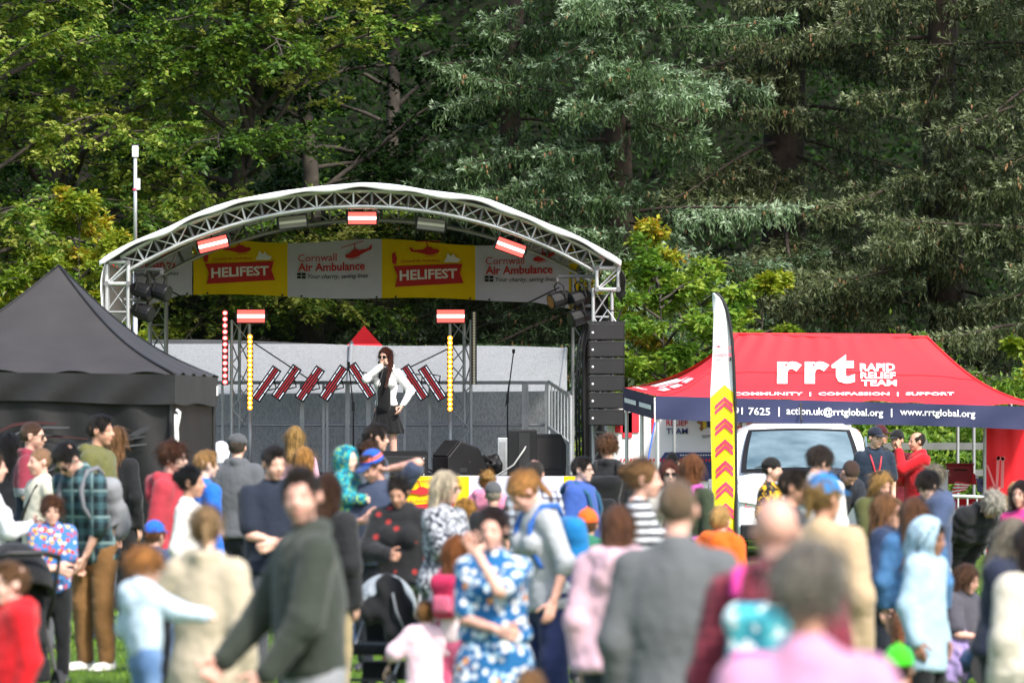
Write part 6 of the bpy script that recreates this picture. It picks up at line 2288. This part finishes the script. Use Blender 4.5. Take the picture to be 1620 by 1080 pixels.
FEN = M('fence_grey', (.13, .135, .13), .7, var=.2)
fn_ = thing('rail_fence', 'grey two rail fence in front of the hedge bank', 'fence', (P(1500, HY, 88).x, 88, 0))
fo = fn_.location.copy()
for py, r_ in ((706, .055), (748, .05)):
    p0, p1 = P(1360, py, 88), P(1640, py - 1, 88)
    MB().box((p0 + p1) / 2, ((p1.x - p0.x) / 2, .02, r_)).build('rail', FEN, fn_, fo)
for px in (1365, 1462, 1560, 1638):
    x = P(px, HY, 88.05).x
    MB().box((x, 88.06, .75), (.05, .04, .75)).build('post', FEN, fn_, fo)

# ------------------------------------------------------------------ the singer
NAVY_T = ('trousers', cloth('plain', '#20242e')); JEAN = ('trousers', cloth('denim', '#2b3a55', '#46608a')); BLACK_T = ('trousers', cloth('plain', '#17181b'))
GREY_T = ('trousers', cloth('plain', '#55585e')); KHAKI_T = ('trousers', cloth('plain', '#a08f6c'))
sg = person('singer in white jacket and black dress holding a microphone on stage', 611, 549, 109.0, -14, 'f', skin='fair', hair=('locks', '#3d1c13', 1.25), z0=DZ,
            top=('jacket', cloth('plain', '#dededf'), {'hem': .545, 'g': .008, 'neck': .0, 'collar': 1}), bottom=('skirt', cloth('plain', '#0c0c0f'), {'hem': .335, 'flare': .05}),
            arms=(((.16, .16, -.80), (.8, -.6, -.1), 'relaxed'), 'mic'), glasses='sun', head=(-14, 2), stance=.06, fat=.86)
# open jacket front: the black dress showing between the lapels
H_ = sg['H']
V, Q = surf(lambda x: d_cone(x, v3(0, -.052 * H_, sg['shz'] - .02), v3(0, -.060 * H_, sg['hipz'] + .06), .046 * H_, .052 * H_, .8), (-.2, -.3, .8), (.2, .2, 1.7), .014)
part('dress_front', np_mesh('dress_front', V, Q, cloth('plain', '#0c0c0f')), sg['root'])
# microphone in her raised hand
S, E, W, hk, sgn = sg['arms'][1]
tipd = (W - E) / np.linalg.norm(W - E)
hp_ = np.array((sg['HM'] @ Vector((-.03, -.62, .17))).xyz)
mic = follow(sg, 'microphone', 'black handheld microphone at the lips of the singer', 'microphone')
w2 = W + tipd * .07
MB().tube([tuple(w2 + (w2 - hp_) * .3 + v3(0, 0, -.03)), tuple(hp_ * .8 + w2 * .2)], [.013, .019], 8).build('handle', BLK, mic, smooth=True)
V, Q = surf(lambda x: d_ell(x, hp_, (.032, .032, .032)), hp_ - .06, hp_ + .06, .012)
part('grille', np_mesh('grille', V, Q, GRILLE), mic)
S, E, W, hk, sgn = sg['arms'][0]
d_ = (W - E) / np.linalg.norm(W - E)
br_ = MB().tube([tuple(W - d_ * .03), tuple(W - d_ * .005)], .034, 10).build('bracelet', BLK, sg['root'])
mcb = [sg['Rz'] @ np.array(w2) + sg['loc']]
# trailing mic lead
a = Vector(mcb[0]); 
o = MB().tube([a + Vector((-.01, -.02, -.06)), a + Vector((-.09, -.04, -.35)), a + Vector((-.14, 0, -.8)), Vector((a.x - .1, a.y, DZ + .3)), Vector((a.x + .05, a.y - .3, DZ + .012))], .008, 6).build('microphone_lead', BLK, None, origin=a, smooth=True)
tag(o, 'thin black lead hanging from the microphone of the singer', 'cable')

# ------------------------------------------------------------------ the crowd, left part
c_ = cloth
person('dark haired person half hidden at the edge of the black gazebo', 14, 684, 168, 150, 'f', hair=('loose', '#151213', .4), top=('long', c_('plain', '#1b1c22')), bottom=BLACK_T)
person('man in maroon and navy colour block polo wearing sunglasses', 49, 668, 176, 82, 'm', skin='fair', hair=('buzz', '#4a3526'), glasses='sun', beard=.35, fat=1.1,
       top=('polo', c_('block', '#7d2a3a', '#1c2233', '#8d9096', z=(1.22, 1.30)), {'collar': 1}), bottom=NAVY_T, arms=('down', ((.10, .42, -.72), (.6, -.6, -.3), 'grip')))
person('white sleeved person at the edge beside the maroon polo man', -16, 712, 214, 100, 'f', hair=('tied', '#4a3526'), top=('long', c_('plain', '#d8dbe0')), bottom=JEAN, arms=('phone', 'phone'))
bm = person('bald man in cream t shirt with a dark shoulder strap', 66, 709, 192, -62, 'm', skin='pink', hair=('buzz', '#9a7a60'), top=('tee', c_('plain', '#cfc9b8')), bottom=GREY_T, fat=1.12, beard=.25)
t = follow(bm, 'shoulder_strap', 'dark cross body strap over the cream t shirt of the bald man', 'strap')
hh_ = bm['H']
MB().tube([(.05 * hh_, .075 * hh_, bm['shz'] - .05), (.062 * hh_, .02 * hh_, bm['shz'] + .045), (.055 * hh_, -.05 * hh_, bm['shz'] + .0), (.0, -.092 * hh_, bm['shz'] - .2), (-.06 * hh_, -.10 * hh_, bm['shz'] - .38), (-.105 * hh_, -.03 * hh_, bm['shz'] - .5)], .014, 6).build('band', BLK, t, smooth=True)
MB().box((-.105 * hh_, .02, bm['shz'] - .55), (.03, .09, .1)).build('pouch', BLK, t, bevel=.02)
pm = person('man in green plaid shirt stooping forward in brown trousers', 117, 700, 206, -38, 'm', H=1.86, hair=('short', '#17130f'), glasses='sun', lean=20, head=(0, 28),
            top=('tee', c_('plaid', '#12232b', '#3f6068', '#7f9a9a', scale=1.1), {'sleeve': .66, 'hem': .46, 'collar': 1}), bottom=('trousers', c_('plain', '#7d5a34')), shoes='white',
            arms=(((-.22, .30, -.90), (.8, -.4, -.2), 'relaxed'), ((-.18, .26, -.92), (.8, -.4, -.2), 'relaxed')))
backpack(pm, 'light grey backpack on the man in the green plaid shirt', c_('plain', '#8a8d92'), c_('plain', '#6d7076'), 1.05)
person('smiling child in bright patchwork print shirt with folded arms', 82, 784, 214, 8, 'k', hair=('curly', '#5b3b26'), top=('tee', c_('floral', '#3f76b5', '#c2413a', '#e0b24a', scale=.8), {'g': .02}), bottom=BLACK_T, arms=('front', 'front'))
person('tall man in olive hoodie turned to the stage', 156, 655, 182, 72, 'm', skin='tan', hair=('short', '#1d1815'), top=('hoodie', c_('plain', '#5f5f36'), {'hood': 'down'}), bottom=JEAN, beard=.25)
person('woman with wavy fair hair and black top facing the stage', 184, 674, 168, 155, 'f', hair=('loose', '#7a5a3c', .75), top=('long', c_('plain', '#16171a')), bottom=BLACK_T)
person('person with short curly brown hair in a blue hoodie by the gazebo', 203, 670, 152, 165, 'm', hair=('curly', '#3b291d'), top=('hoodie', c_('plain', '#25406e'), {'hood': 'down'}), bottom=JEAN)
person('young man in red hoodie with curly brown hair and glasses', 270, 698, 208, 74, 'm', skin='pale', hair=('curly', '#4e3020'), glasses='clear', top=('hoodie', c_('plain', '#a3333f'), {'hood': 'down'}), bottom=JEAN)
person('woman with black hair in a bun and white top', 299, 737, 222, 78, 'f', skin='tan', hair=('tied', '#0f0d0e', 0), top=('long', c_('plain', '#d8d6d2')), bottom=JEAN)
person('fair haired youth in bright blue long sleeved top', 323, 711, 194, 118, 'm', skin='pale', hair=('short', '#a07e52'), top=('long', c_('plain', '#1f66c4'), {'g': .02}), bottom=BLACK_T)
person('person in a white hood behind the corner of the black gazebo', 350, 700, 132, 180, 'f', hair=None, top=('hoodie', c_('plain', '#d7d6dd'), {'hood': 'up'}), bottom=NAVY_T)
person('man in grey flat cap and grey jacket facing the stage', 375, 688, 170, 172, 'm', hair=('bald', '#4a4038'), hat=('flat', c_('plain', '#4b4d50')), top=('jacket', c_('plain', '#55585d'), {'collar': 1}), bottom=NAVY_T, fat=1.12)
person('small child in a bright blue cap behind the woman in the beige coat', 243, 824, 218, 150, 'k', hair=('short', '#6d4a2c'), hat=('cap', c_('plain', '#1e62cf')), top=('tee', c_('plain', '#3a4a66')), bottom=NAVY_T)
bw = person('woman in long beige coat with fair hair carrying a toddler', 326, 799, 338, 162, 'f', skin='pale', hair=('tied', '#b79a74', .5), top=('coat', c_('plain', '#b3a792'), {'hem': .14, 'flare': .0, 'collar': 1, 'g': .026}), bottom=JEAN,
            arms=(((.42, .40, -.42), (.5, -.2, -.8), 'grip'), 'down'), head=(20, 10), fat=.98)
person('toddler in pale blue fleece with ginger hair held by the woman in beige', 216, 848, 356, 118, 'k', H=.92, z0=.50, skin='pale', hair=('curly', '#b9814a'), top=('hoodie', c_('marl', '#a9c2d6', '#c8d8e4'), {'hood': 'down'}), bottom=('trousers', c_('denim', '#4c6c98', '#6f8fb8')), arms=('side', 'reach'), side=10, shoes='white', head=(0, 12))
person('child in red hoodie with short brown hair looking away', 20, 886, 322, -60, 'k', hair=('short', '#6e5238'), skin='pale', top=('hoodie', c_('plain', '#c4141f'), {'hood': 'down'}), bottom=JEAN, fat=1.05)

# middle
person('man in navy t shirt with hands clasped at his waist', 430, 703, 222, 14, 'm', skin='fair', hair=('short', '#261d17'), beard=.4, fat=1.1, top=('tee', c_('plain', '#1d2534')), bottom=('trousers', c_('plain', '#4d5057')), arms=('front', 'front'), head=(14, 8))
gm = person('man in dark green jacket leaning back towards the camera', 478, 742, 372, -72, 'm', H=1.79, skin='pink', hair=('short', '#2c211b'), beard=.55, top=('jacket', c_('plain', '#343a33'), {'collar': 1, 'hem': .50, 'g': .022}), bottom=('trousers', c_('plain', '#8f9196')), side=0,
            arms=(((.02, .45, -.86), (.5, -.5, -.2), 'grip'), ((.08, .58, -.78), (.5, -.5, -.2), 'grip')), head=(60, -2), fat=1.08, lean=4)
person('brown haired woman in black jacket and khaki trousers behind the green jacket', 517, 748, 246, 150, 'f', hair=('loose', '#4a3223', .2), top=('jacket', c_('plain', '#1f2023'), {'g': .03}), bottom=KHAKI_T, head=(20, 0))
person('woman with streaked blonde hair in pink standing at the stage front', 466, 674, 152, 178, 'f', hair=('loose', '#a98a55', .35), top=('long', c_('plain', '#c9a0b0')), bottom=JEAN)
person('woman with strawberry blonde hair watching the stage', 480, 707, 178, 176, 'f', hair=('loose', '#b98a4c', .6), top=('long', c_('plain', '#3b3c44')), bottom=JEAN)
person('dark haired man seen in profile in front of the stage', 592, 669, 172, 108, 'm', hair=('short', '#231c18'), top=('tee', c_('plain', '#3b4250')), bottom=NAVY_T)
person('woman with brown hair in a messy bun before the stage', 584, 695, 192, 150, 'f', hair=('tied', '#4b3526', 0), skin='pink', top=('tee', c_('plain', '#5a5f69')), bottom=JEAN)
person('man in blue and orange cap with one arm raised behind his head', 598, 709, 206, -20, 'm', skin='pink', hair=('short', '#4a3526'), hat=('cap', c_('block', '#1e55b8', '#1e55b8', '#d8643c', z=(.80, .90)), c_('plain', '#24427c')), top=('tee', c_('plain', '#39435a')), bottom=NAVY_T, arms=(((-.14, .02, .34), (1, .1, .05), 'grip'), 'carry'), head=(-25, 22), beard=.5, fat=1.12)
person('small child in hooded teal leaf print coat held up on an arm', 546, 705, 206, 62, 'k', H=1.0, z0=.72, skin='pale', hair=None, top=('hoodie', c_('camo', '#0f5f78', '#1f93a0', '#8ab04a', scale=.7), {'hood': 'up'}), bottom=('trousers', c_('plain', '#1d4c66')), arms=('hold', 'hold'))
bj = person('woman in black jacket with red flowers looking down over a pushchair', 634, 748, 226, -10, 'f', skin='tan', hair=('tied', '#1f1714', 0), glasses='head', top=('jacket', c_('dots', '#1c1d20', '#8e2a2a', scale=1.6), {'hem': .50, 'g': .034, 'neck': .05, 'collar': 1}), bottom=('shorts', c_('camo', '#3a4636', '#6d7a62', '#27301f', scale=.5), {'g': .03}), arms=('down', 'hold'), head=(-6, 24))
person('white haired woman in sunglasses and black and white print top', 702, 745, 232, 56, 'f', skin='pink', hair=('loose', '#d8cfba', .35), glasses='sun', top=('tee', c_('camo', '#b9bcc4', '#2c2f38', '#6b6f7a', scale=.45), {'sleeve': .45, 'g': .022}), bottom=GREY_T, fat=1.2, head=(10, 0), arms=('loose', 'phone'))
person('toddler in pale pink dress seen from behind', 672, 949, 262, 178, 'k', skin='pale', hair=('short', '#8f6a3e'), top=('dress', c_('check', '#d9b4c2', '#e6cdd6', scale=.6), {'hem': .25, 'sleeve': .6, 'flare': .05, 'g': .03}), bottom=('none', None), arms=('side', 'side'))
tg = person('girl with long auburn hair in white and pink top', 722, 846, 262, 150, 'k', skin='pale', hair=('loose', '#8a552c', .7), top=('long', c_('plain', '#e2cdd2')), bottom=('trousers', c_('plain', '#c55a7c')))
backpack(tg, 'small raspberry pink backpack on the auburn haired girl', c_('plain', '#b3224f'), c_('plain', '#c65d7a'), .55)
person('woman in blue floral dress with a hand raised to her face', 782, 801, 315, -6, 'f', skin='pink', hair=('tied', '#2a1c18', 0), fat=1.22, top=('dress', c_('floral', '#1b5f94', '#d9e2ea', '#a9cbe0', scale=1.0), {'sleeve': .44, 'hem': .56, 'neck': .09}), bottom=('skirt', c_('floral', '#1b5f94', '#d9e2ea', '#a9cbe0', scale=1.0), {'hem': .2, 'flare': .07}), arms=('face', 'front'), head=(-10, 4))
person('fair haired girl with pink hair clip and pink jacket at the stage edge', 771, 743, 166, 168, 'k', hair=('tied', '#c29a5c', 0), top=('hoodie', c_('plain', '#d985a5'), {'hood': 'down'}), bottom=JEAN)
person('person in grey baseball cap and black top with orange badge', 780, 765, 192, 178, 'm', hair=('buzz', '#a9a39a'), hat=('cap', c_('plain', '#4f5154')), top=('tee', c_('dots', '#1b1c20', '#e0642a', scale=3.0)), bottom=BLACK_T, fat=1.1)
person('child with curly golden hair and yellow top', 735, 790, 188, 160, 'k', hair=('curly', '#b08440'), top=('tee', c_('plain', '#d8c21e')), bottom=NAVY_T)
person('balding man in brown and white check shirt seen from behind', 845, 728, 198, 170, 'm', skin='pink', hair=('bald', '#3c3835'), top=('tee', c_('plaid', '#b9c0cc', '#4b3a36', '#2d3a5c', scale=.8), {'sleeve': .5, 'collar': 1}), bottom=NAVY_T, fat=1.2)
gw = person('fair woman in grey sweatshirt bending her head with ponytail forward', 842, 756, 256, -64, 'f', H=1.68, skin='pink', hair=('tied', '#b98850', .75), top=('jumper', c_('marl', '#9fa3a8', '#b4b8bc'), {'hem': .47, 'sleeve': .62}), bottom=('trousers', c_('plain', '#1f2a52'), {'g': .03}), lean=10, head=(0, 34), arms=('loose', 'loose'), fat=1.05)
backpack(gw, 'bright blue backpack on the woman in the grey sweatshirt', c_('plain', '#1778b8'), c_('plain', '#2a5fae'), .95)
bh = person('man in blue hoodie with glasses turned to the right', 918, 721, 184, 66, 'm', skin='pale', hair=('short', '#1f1a18'), glasses='clear', top=('hoodie', c_('plain', '#35549c'), {'hood': 'down'}), bottom=JEAN, fat=1.2)
backpack(bh, 'teal backpack on the man in the blue hoodie', c_('plain', '#1f6f96'), c_('plain', '#23506e'), .8)
kb = person('person in black cap and black jacket facing the stage', 962, 687, 168, 172, 'm', hair=('curly', '#6b4a32'), hat=('cap', c_('plain', '#17181a')), top=('jacket', c_('plain', '#1e1f23'), {'collar': 1}), bottom=BLACK_T, head=(20, 0))
backpack(kb, 'black backpack with red strip on the person in the black cap', c_('plain', '#101114'), c_('plain', '#1c1d20'), .95)
person('child in bright orange knitted hat', 929, 806, 218, 172, 'k', hair=('short', '#7a5536'), hat=('beanie', c_('plain', '#e8631c')), top=('jacket', c_('plain', '#2e6f58'), {'g': .03}), bottom=NAVY_T)
person('girl in pale pink hoodie with long brown hair seen from behind', 977, 799, 318, 172, 'f', skin='pale', hair=('loose', '#6d4b38', .75), top=('hoodie', c_('plain', '#d9b2c0'), {'hood': 'down', 'g': .036}), bottom=NAVY_T, fat=1.12)
person('fair headed toddler at the feet of the woman in the floral dress', 838, 1058, 400, 172, 'k', skin='pale', hair=('short', '#8c6a48'), top=('tee', c_('plain', '#c9c4bd')), bottom=JEAN)
person('broad man in plain grey jumper seen from behind', 1070, 759, 404, 172, 'm', skin='pink', hair=('buzz', '#7d6a58'), top=('jumper', c_('marl', '#55585b', '#64676a')), bottom=NAVY_T, fat=1.12, spread=1.2)

# right part
person('woman with sunglasses on swept back brown hair and striped scarf', 1014, 725, 262, 84, 'f', skin='pink', hair=('tied', '#8a6a48', 0), glasses='head', top=('long', c_('stripe', '#24262c', '#c9ccd2', scale=.7)), bottom=NAVY_T)
person('woman in dark sunglasses with auburn hair facing forward', 1058, 728, 187, 6, 'f', skin='pale', hair=('loose', '#5c3024', .3), glasses='sun', top=('long', c_('plain', '#c7c2bd')), bottom=JEAN)
person('dark haired person behind the woman in sunglasses', 1063, 715, 152, 170, 'm', hair=('short', '#151313'), top=('tee', c_('plain', '#2a2d33')), bottom=NAVY_T)
gb_ = person('woman with chestnut bob in dark green top', 1094, 718, 198, 140, 'f', hair=('loose', '#7a4f30', .25), top=('long', c_('plain', '#333d2c')), bottom=BLACK_T)
backpack(gb_, 'teal and pink backpack on the woman in dark green', c_('plain', '#2f5f5c'), c_('plain', '#b34fa0'), .75)
person('small boy with blond hair in bright orange hoodie', 1138, 799, 218, 165, 'k', skin='pale', hair=('short', '#c9a468'), top=('hoodie', c_('plain', '#e0621a'), {'hood': 'down', 'g': .035}), bottom=NAVY_T)
rb_ = person('bald man in dark red check shirt', 1228, 781, 460, 160, 'm', skin='pink', hair=None, top=('long', c_('check', '#5b1c2c', '#843040', scale=1.2), {'g': .024, 'collar': 1}), bottom=NAVY_T, fat=1.08, head=(25, 4))
backpack(rb_, 'turquoise print backpack with pink straps on the bald man', c_('camo', '#2b8aa0', '#4fb4c2', '#d6e6ea', scale=1.2), c_('plain', '#d23a93'), .72)
person('grey haired person in pale pink seen from close behind', 1277, 862, 640, 178, 'f', skin='tan', hair=('curly', '#8f8d89'), top=('vest', c_('plain', '#c58fb0'), {'g': .02, 'neck': .0, 'sleeve': .3}), bottom=GREY_T, fat=1.12)
person('dark haired man in sunglasses looking right', 1252, 739, 256, 78, 'm', skin='tan', hair=('short', '#231912'), glasses='sun', top=('tee', c_('plain', '#34363a')), bottom=NAVY_T)
person('person in black cap with yellow and black shirt by the van', 1219, 726, 172, 70, 'm', skin='fair', hair=('buzz', '#2a2220'), hat=('capback', c_('plain', '#161616')), top=('tee', c_('camo', '#17171a', '#d9a514', '#17171a', scale=.9)), bottom=BLACK_T)
person('person in pale grey hoodie with dark hair bending over', 1290, 712, 198, 150, 'm', H=1.72, hair=('fringe', '#3b322e'), top=('hoodie', c_('plain', '#c9c7c5'), {'hood': 'down', 'hem': .42}), bottom=BLACK_T, head=(-30, 14), fat=1.05)
person('blonde woman in tan coat wearing a bright blue cap', 1300, 750, 312, 160, 'f', skin='tan', hair=('tied', '#a08452', .5), hat=('cap', c_('plain', '#2c8ad6')), top=('coat', c_('plain', '#b39c7e'), {'hem': .34, 'g': .03}), bottom=KHAKI_T, arms=('down', 'down'), head=(-25, 0))
person('man in dark navy hoodie stooping beside the van', 1338, 752, 168, 30, 'm', H=1.72, hair=('buzz', '#54423a'), skin='pink', lean=38, head=(0, 20), top=('hoodie', c_('plain', '#23262f'), {'hood': 'down'}), bottom=BLACK_T, arms=('reach', 'reach'))
person('smiling woman with curly blonde hair in olive top', 1390, 743, 192, 20, 'f', skin='pink', hair=('loose', '#b08c54', .3), glasses='head', top=('tee', c_('plain', '#4c4f2a'), {'sleeve': .55, 'neck': .05, 'g': .03}), bottom=NAVY_T, head=(14, 18), arms=('phone', 'phone'))
va = person('volunteer in navy polo with red lanyard and cap with sunglasses', 1383, 677, 131, 10, 'm', hair=('buzz', '#4a3526'), hat=('cap', c_('plain', '#1d2233')), top=('polo', c_('plain', '#1f2b3c'), {'collar': 1}), bottom=NAVY_T, head=(22, 4))
vb = person('volunteer in black cap and dark red apron', 1420, 682, 127, -30, 'm', hair=('buzz', '#2a2220'), skin='tan', hat=('cap', c_('plain', '#121214')), top=('long', c_('plain', '#5e1420')), bottom=BLACK_T)
person('volunteer in maroon cap standing at the back of the gazebo', 1391, 674, 122, 60, 'm', hair=('buzz', '#2a2220'), skin='tan', hat=('cap', c_('plain', '#43141c')), top=('long', c_('plain', '#1b1719')), bottom=BLACK_T)
lanyard(va, T_R); lanyard(vb, T_R)
person('man in bright red jacket raising a cup to his mouth', 1452, 684, 129, -68, 'm', skin='tan', hair=('bald', '#2c2622'), top=('jacket', c_('plain', '#c01522'), {'collar': 1}), bottom=JEAN, arms=('face', 'phone'), fat=1.08)
person('person with tousled grey hair by the barrier', 1480, 736, 172, -120, 'f', hair=('curly', '#8a857a'), top=('jacket', c_('plain', '#2b2d33')), bottom=NAVY_T)
person('boy with dark fringe in slate blue hoodie looking down', 1477, 754, 204, -55, 'k', H=1.55, skin='pale', hair=('fringe', '#211915'), top=('hoodie', c_('plain', '#42506e'), {'hood': 'down', 'g': .03}), bottom=('trousers', c_('dots', '#b7b8ad', '#3f8aa6', scale=1.2)), head=(0, 26), arms=('phone', 'phone'))
person('white haired person in black quilted jacket stooping down', 1560, 793, 188, 40, 'f', H=1.62, lean=52, hair=('curly', '#b9b8b2'), skin='tan', top=('puffer', c_('plain', '#191a1e')), bottom=NAVY_T, head=(0, 10), arms=(((.0, .3, -.9), (.5, -.3, 0), 'relaxed'), ((.0, .3, -.9), (.5, -.3, 0), 'relaxed')))
person('brown haired girl in sunglasses and navy jacket', 1400, 781, 238, 70, 'k', skin='pink', hair=('loose', '#8a6444', .8), glasses='sun', top=('jacket', c_('plain', '#22304d'), {'g': .026}), bottom=NAVY_T)
person('girl with long brown hair in denim jacket and rust skirt', 1446, 786, 252, 168, 'k', hair=('loose', '#6b4a35', .8), top=('jacket', c_('denim', '#2f5a86', '#4d7cab'), {'g': .028, 'hem': .52}), bottom=('skirt', c_('camo', '#8a4f32', '#5f3325', '#a97a52', scale=.35), {'hem': .1, 'flare': .02}))
hg = person('girl in pale blue hoodie with the hood up', 1464, 820, 272, 58, 'k', skin='brown', hair=('loose', '#2f1c14', .6), top=('hoodie', c_('plain', '#a3bfd2'), {'hood': 'up', 'g': .026, 'hem': .36}), bottom=BLACK_T, head=(8, 6))
person('girl in grey t shirt with wavy brown hair sitting on the grass', 1523, 904, 216, 55, 'k', H=1.52, z0=-.63, sit=True, skin='pink', hair=('loose', '#5a4030', .45), top=('tee', c_('plain', '#4a4852')), bottom=JEAN, arms=('hold', 'hold'), head=(10, 8), lean=6)
person('grey haired person in navy padded coat with a pale scarf', 1594, 817, 285, 62, 'f', lean=6, hair=('loose', '#8a857c', .25), skin='pink', top=('jacket', c_('plain', '#20263a'), {'collar': 1, 'g': .035}), bottom=NAVY_T, head=(30, 10), arms=('front', 'front'))
person('person in cream knitted jumper with long dark brown hair', 1634, 828, 330, -150, 'f', hair=('loose', '#2b1c17', 1.0), top=('jumper', c_('marl', '#b9b2a4', '#c8c2b5'), {'g': .035}), bottom=BLACK_T, fat=1.15)
person('small fair haired child beside the crowd barrier', 1590, 782, 178, -40, 'k', skin='tan', hair=('short', '#b89660'), top=('long', c_('plain', '#2a2c33')), bottom=NAVY_T)
person('person in tan fur hat and black jacket at the end of the barrier', 1610, 763, 188, 160, 'f', hair=('loose', '#3a241c', .8), hat=('fur', c_('plain', '#b9935c')), top=('jacket', c_('plain', '#16181f')), bottom=BLACK_T)
person('small child in neon green hat at the front of the crowd', 1421, 1023, 356, 175, 'k', hair=('short', '#4a3526'), hat=('beanie', c_('plain', '#3fd21c')), top=('tee', c_('plain', '#3b6fa6')), bottom=NAVY_T)
person('person in bright pink top stooping at the end of the barrier', 1617, 800, 200, -30, 'f', hair=('loose', '#2b1c17', .4), top=('long', c_('plain', '#d83d86')), bottom=NAVY_T, H=1.45)

# ------------------------------------------------------------------ pushchairs
def pushchair(label, px, Y, yaw, cmat, fmat, seat_m, sc=1.0):
    t = thing('pushchair', label, 'pushchair', (P(px, HY, Y).x, Y, 0), R(yaw), 'pushchairs on the grass')
    t.scale = (sc, sc, sc)
    for sx in (-1, 1):
        MB().tube([(sx * .24, .42, 1.02), (sx * .24, .25, .72), (sx * .24, -.38, .16)], .015, 6).build('side_tube', fmat, t, smooth=True)
        MB().tube([(sx * .24, .10, .52), (sx * .25, .34, .16)], .014, 6).build('rear_tube', fmat, t)
        for y in (-.38, .34):
            w_ = MB().tube([(sx * .25 - .02, y, .13), (sx * .25 + .02, y, .13)], .13, 18).build('wheel', RUB, t)
            MB().tube([(sx * .25 - .024, y, .13), (sx * .25 + .024, y, .13)], .06, 12).build('hub', ALU_D, w_)
    MB().tube([(-.24, .42, 1.02), (-.12, .46, 1.05), (.12, .46, 1.05), (.24, .42, 1.02)], .02, 8).build('handle', BLK, t, smooth=True)
    V, Q = surf(lambda x: smin(d_box(x, (0, -.06, .46), (.21, .22, .05), .04), d_box((x - v3(0, .16, .66)) @ rotx(R(18)), (0, 0, 0), (.21, .04, .26), .035), .06), (-.3, -.4, .3), (.3, .4, 1.0), .02)
    part('seat', np_mesh('seat', V, Q, seat_m), t)
    def hood(x):
        d = d_ell(x, (0, .12, .78), (.27, .36, .34))
        d = smax(d, -d_ell(x, (0, .10, .76), (.25, .34, .32)), .01)
        d = smax(d, .74 - x[:, 2] + .3 * (x[:, 1] - .1), .01)
        return d
    V, Q = surf(hood, (-.35, -.35, .5), (.35, .6, 1.2), .018)
    part('canopy', np_mesh('canopy', V, Q, cmat), t)
    MB().box((0, -.40, .20), (.2, .05, .012)).build('footrest', BLK_PL, t)
    MB().box((0, .2, .26), (.2, .16, .08)).build('basket', seat_m, t, bevel=.02)
    return t
pushchair('black pushchair with rounded hood beside the child in red', 14, 38.6, 200, c_('plain', '#131316'), BLK, c_('plain', '#1d1d20'), 1.0)
pushchair('black pushchair with grey cover pushed by the woman in the black jacket', 602, 39.4, -20, c_('marl', '#8f979f', '#a9b2ba'), ALU_D, c_('plain', '#17181b'), .78)
# coat slung over the pushchair handle
ct_ = thing('slung_coat', 'black coat slung over the pushchair handle', 'coat', (P(618, HY, 39).x, 39.0, 0))
ct_.scale = (.8, .8, .8)
V, Q = surf(lambda x: smin(d_cone(x, v3(0, 0, 1.02), v3(.10, -.05, .62), .10, .16, .6), d_cone(x, v3(-.05, 0, .95), v3(-.18, -.02, .78), .06, .10, .6), .08), (-.4, -.4, .3), (.45, .3, 1.2), .018)
V = V + normals(V, Q) * (Wob(77, .14, 8, (1, 1, .5))(V) * .022)[:, None]
part('cloth', np_mesh('cloth', V, Q, c_('plain', '#15161a')), ct_)
MB().tube([(.02, -.12, .95), (.05, -.16, .8), (.16, -.17, .55)], .012, 6).build('strap', c_('plain', '#70757c'), ct_, smooth=True)
# toy wheel and bag on the grass at the right
tw_ = thing('scooter_wheel', 'dark toy wheel lying beside the sitting girl', 'wheel', (P(1568, HY, 41.0).x, 41.0, 0))
w_ = MB().tube([(0, -.03, .15), (0, .03, .15)], .15, 18).build('tyre', RUB, tw_); MB().tube([(0, -.034, .15), (0, .034, .15)], .07, 10).build('hub', ALU_D, tw_)
bg2 = thing('carrier_bag', 'lilac fabric bag on the grass by the girl in pale blue', 'bag', (P(1508, HY, 41.5).x, 41.5, 0))
V, Q = surf(lambda x: smin(d_ell(x, (0, 0, .18), (.14, .1, .2)), d_ell(x, (.03, 0, .32), (.08, .06, .12)), .05), (-.25, -.25, -.1), (.25, .25, .5), .02)
V = V + normals(V, Q) * (Wob(81, .1, 8)(V) * .02)[:, None]; V[:, 2] = np.maximum(V[:, 2], .002)
part('sack', np_mesh('sack', V, Q, c_('plain', '#9a87b8')), bg2)
MB().tube([(-.04, -.05, .38), (.02, -.07, .5), (.08, -.05, .38)], .012, 6).build('handle', c_('plain', '#9a87b8'), bg2, smooth=True)
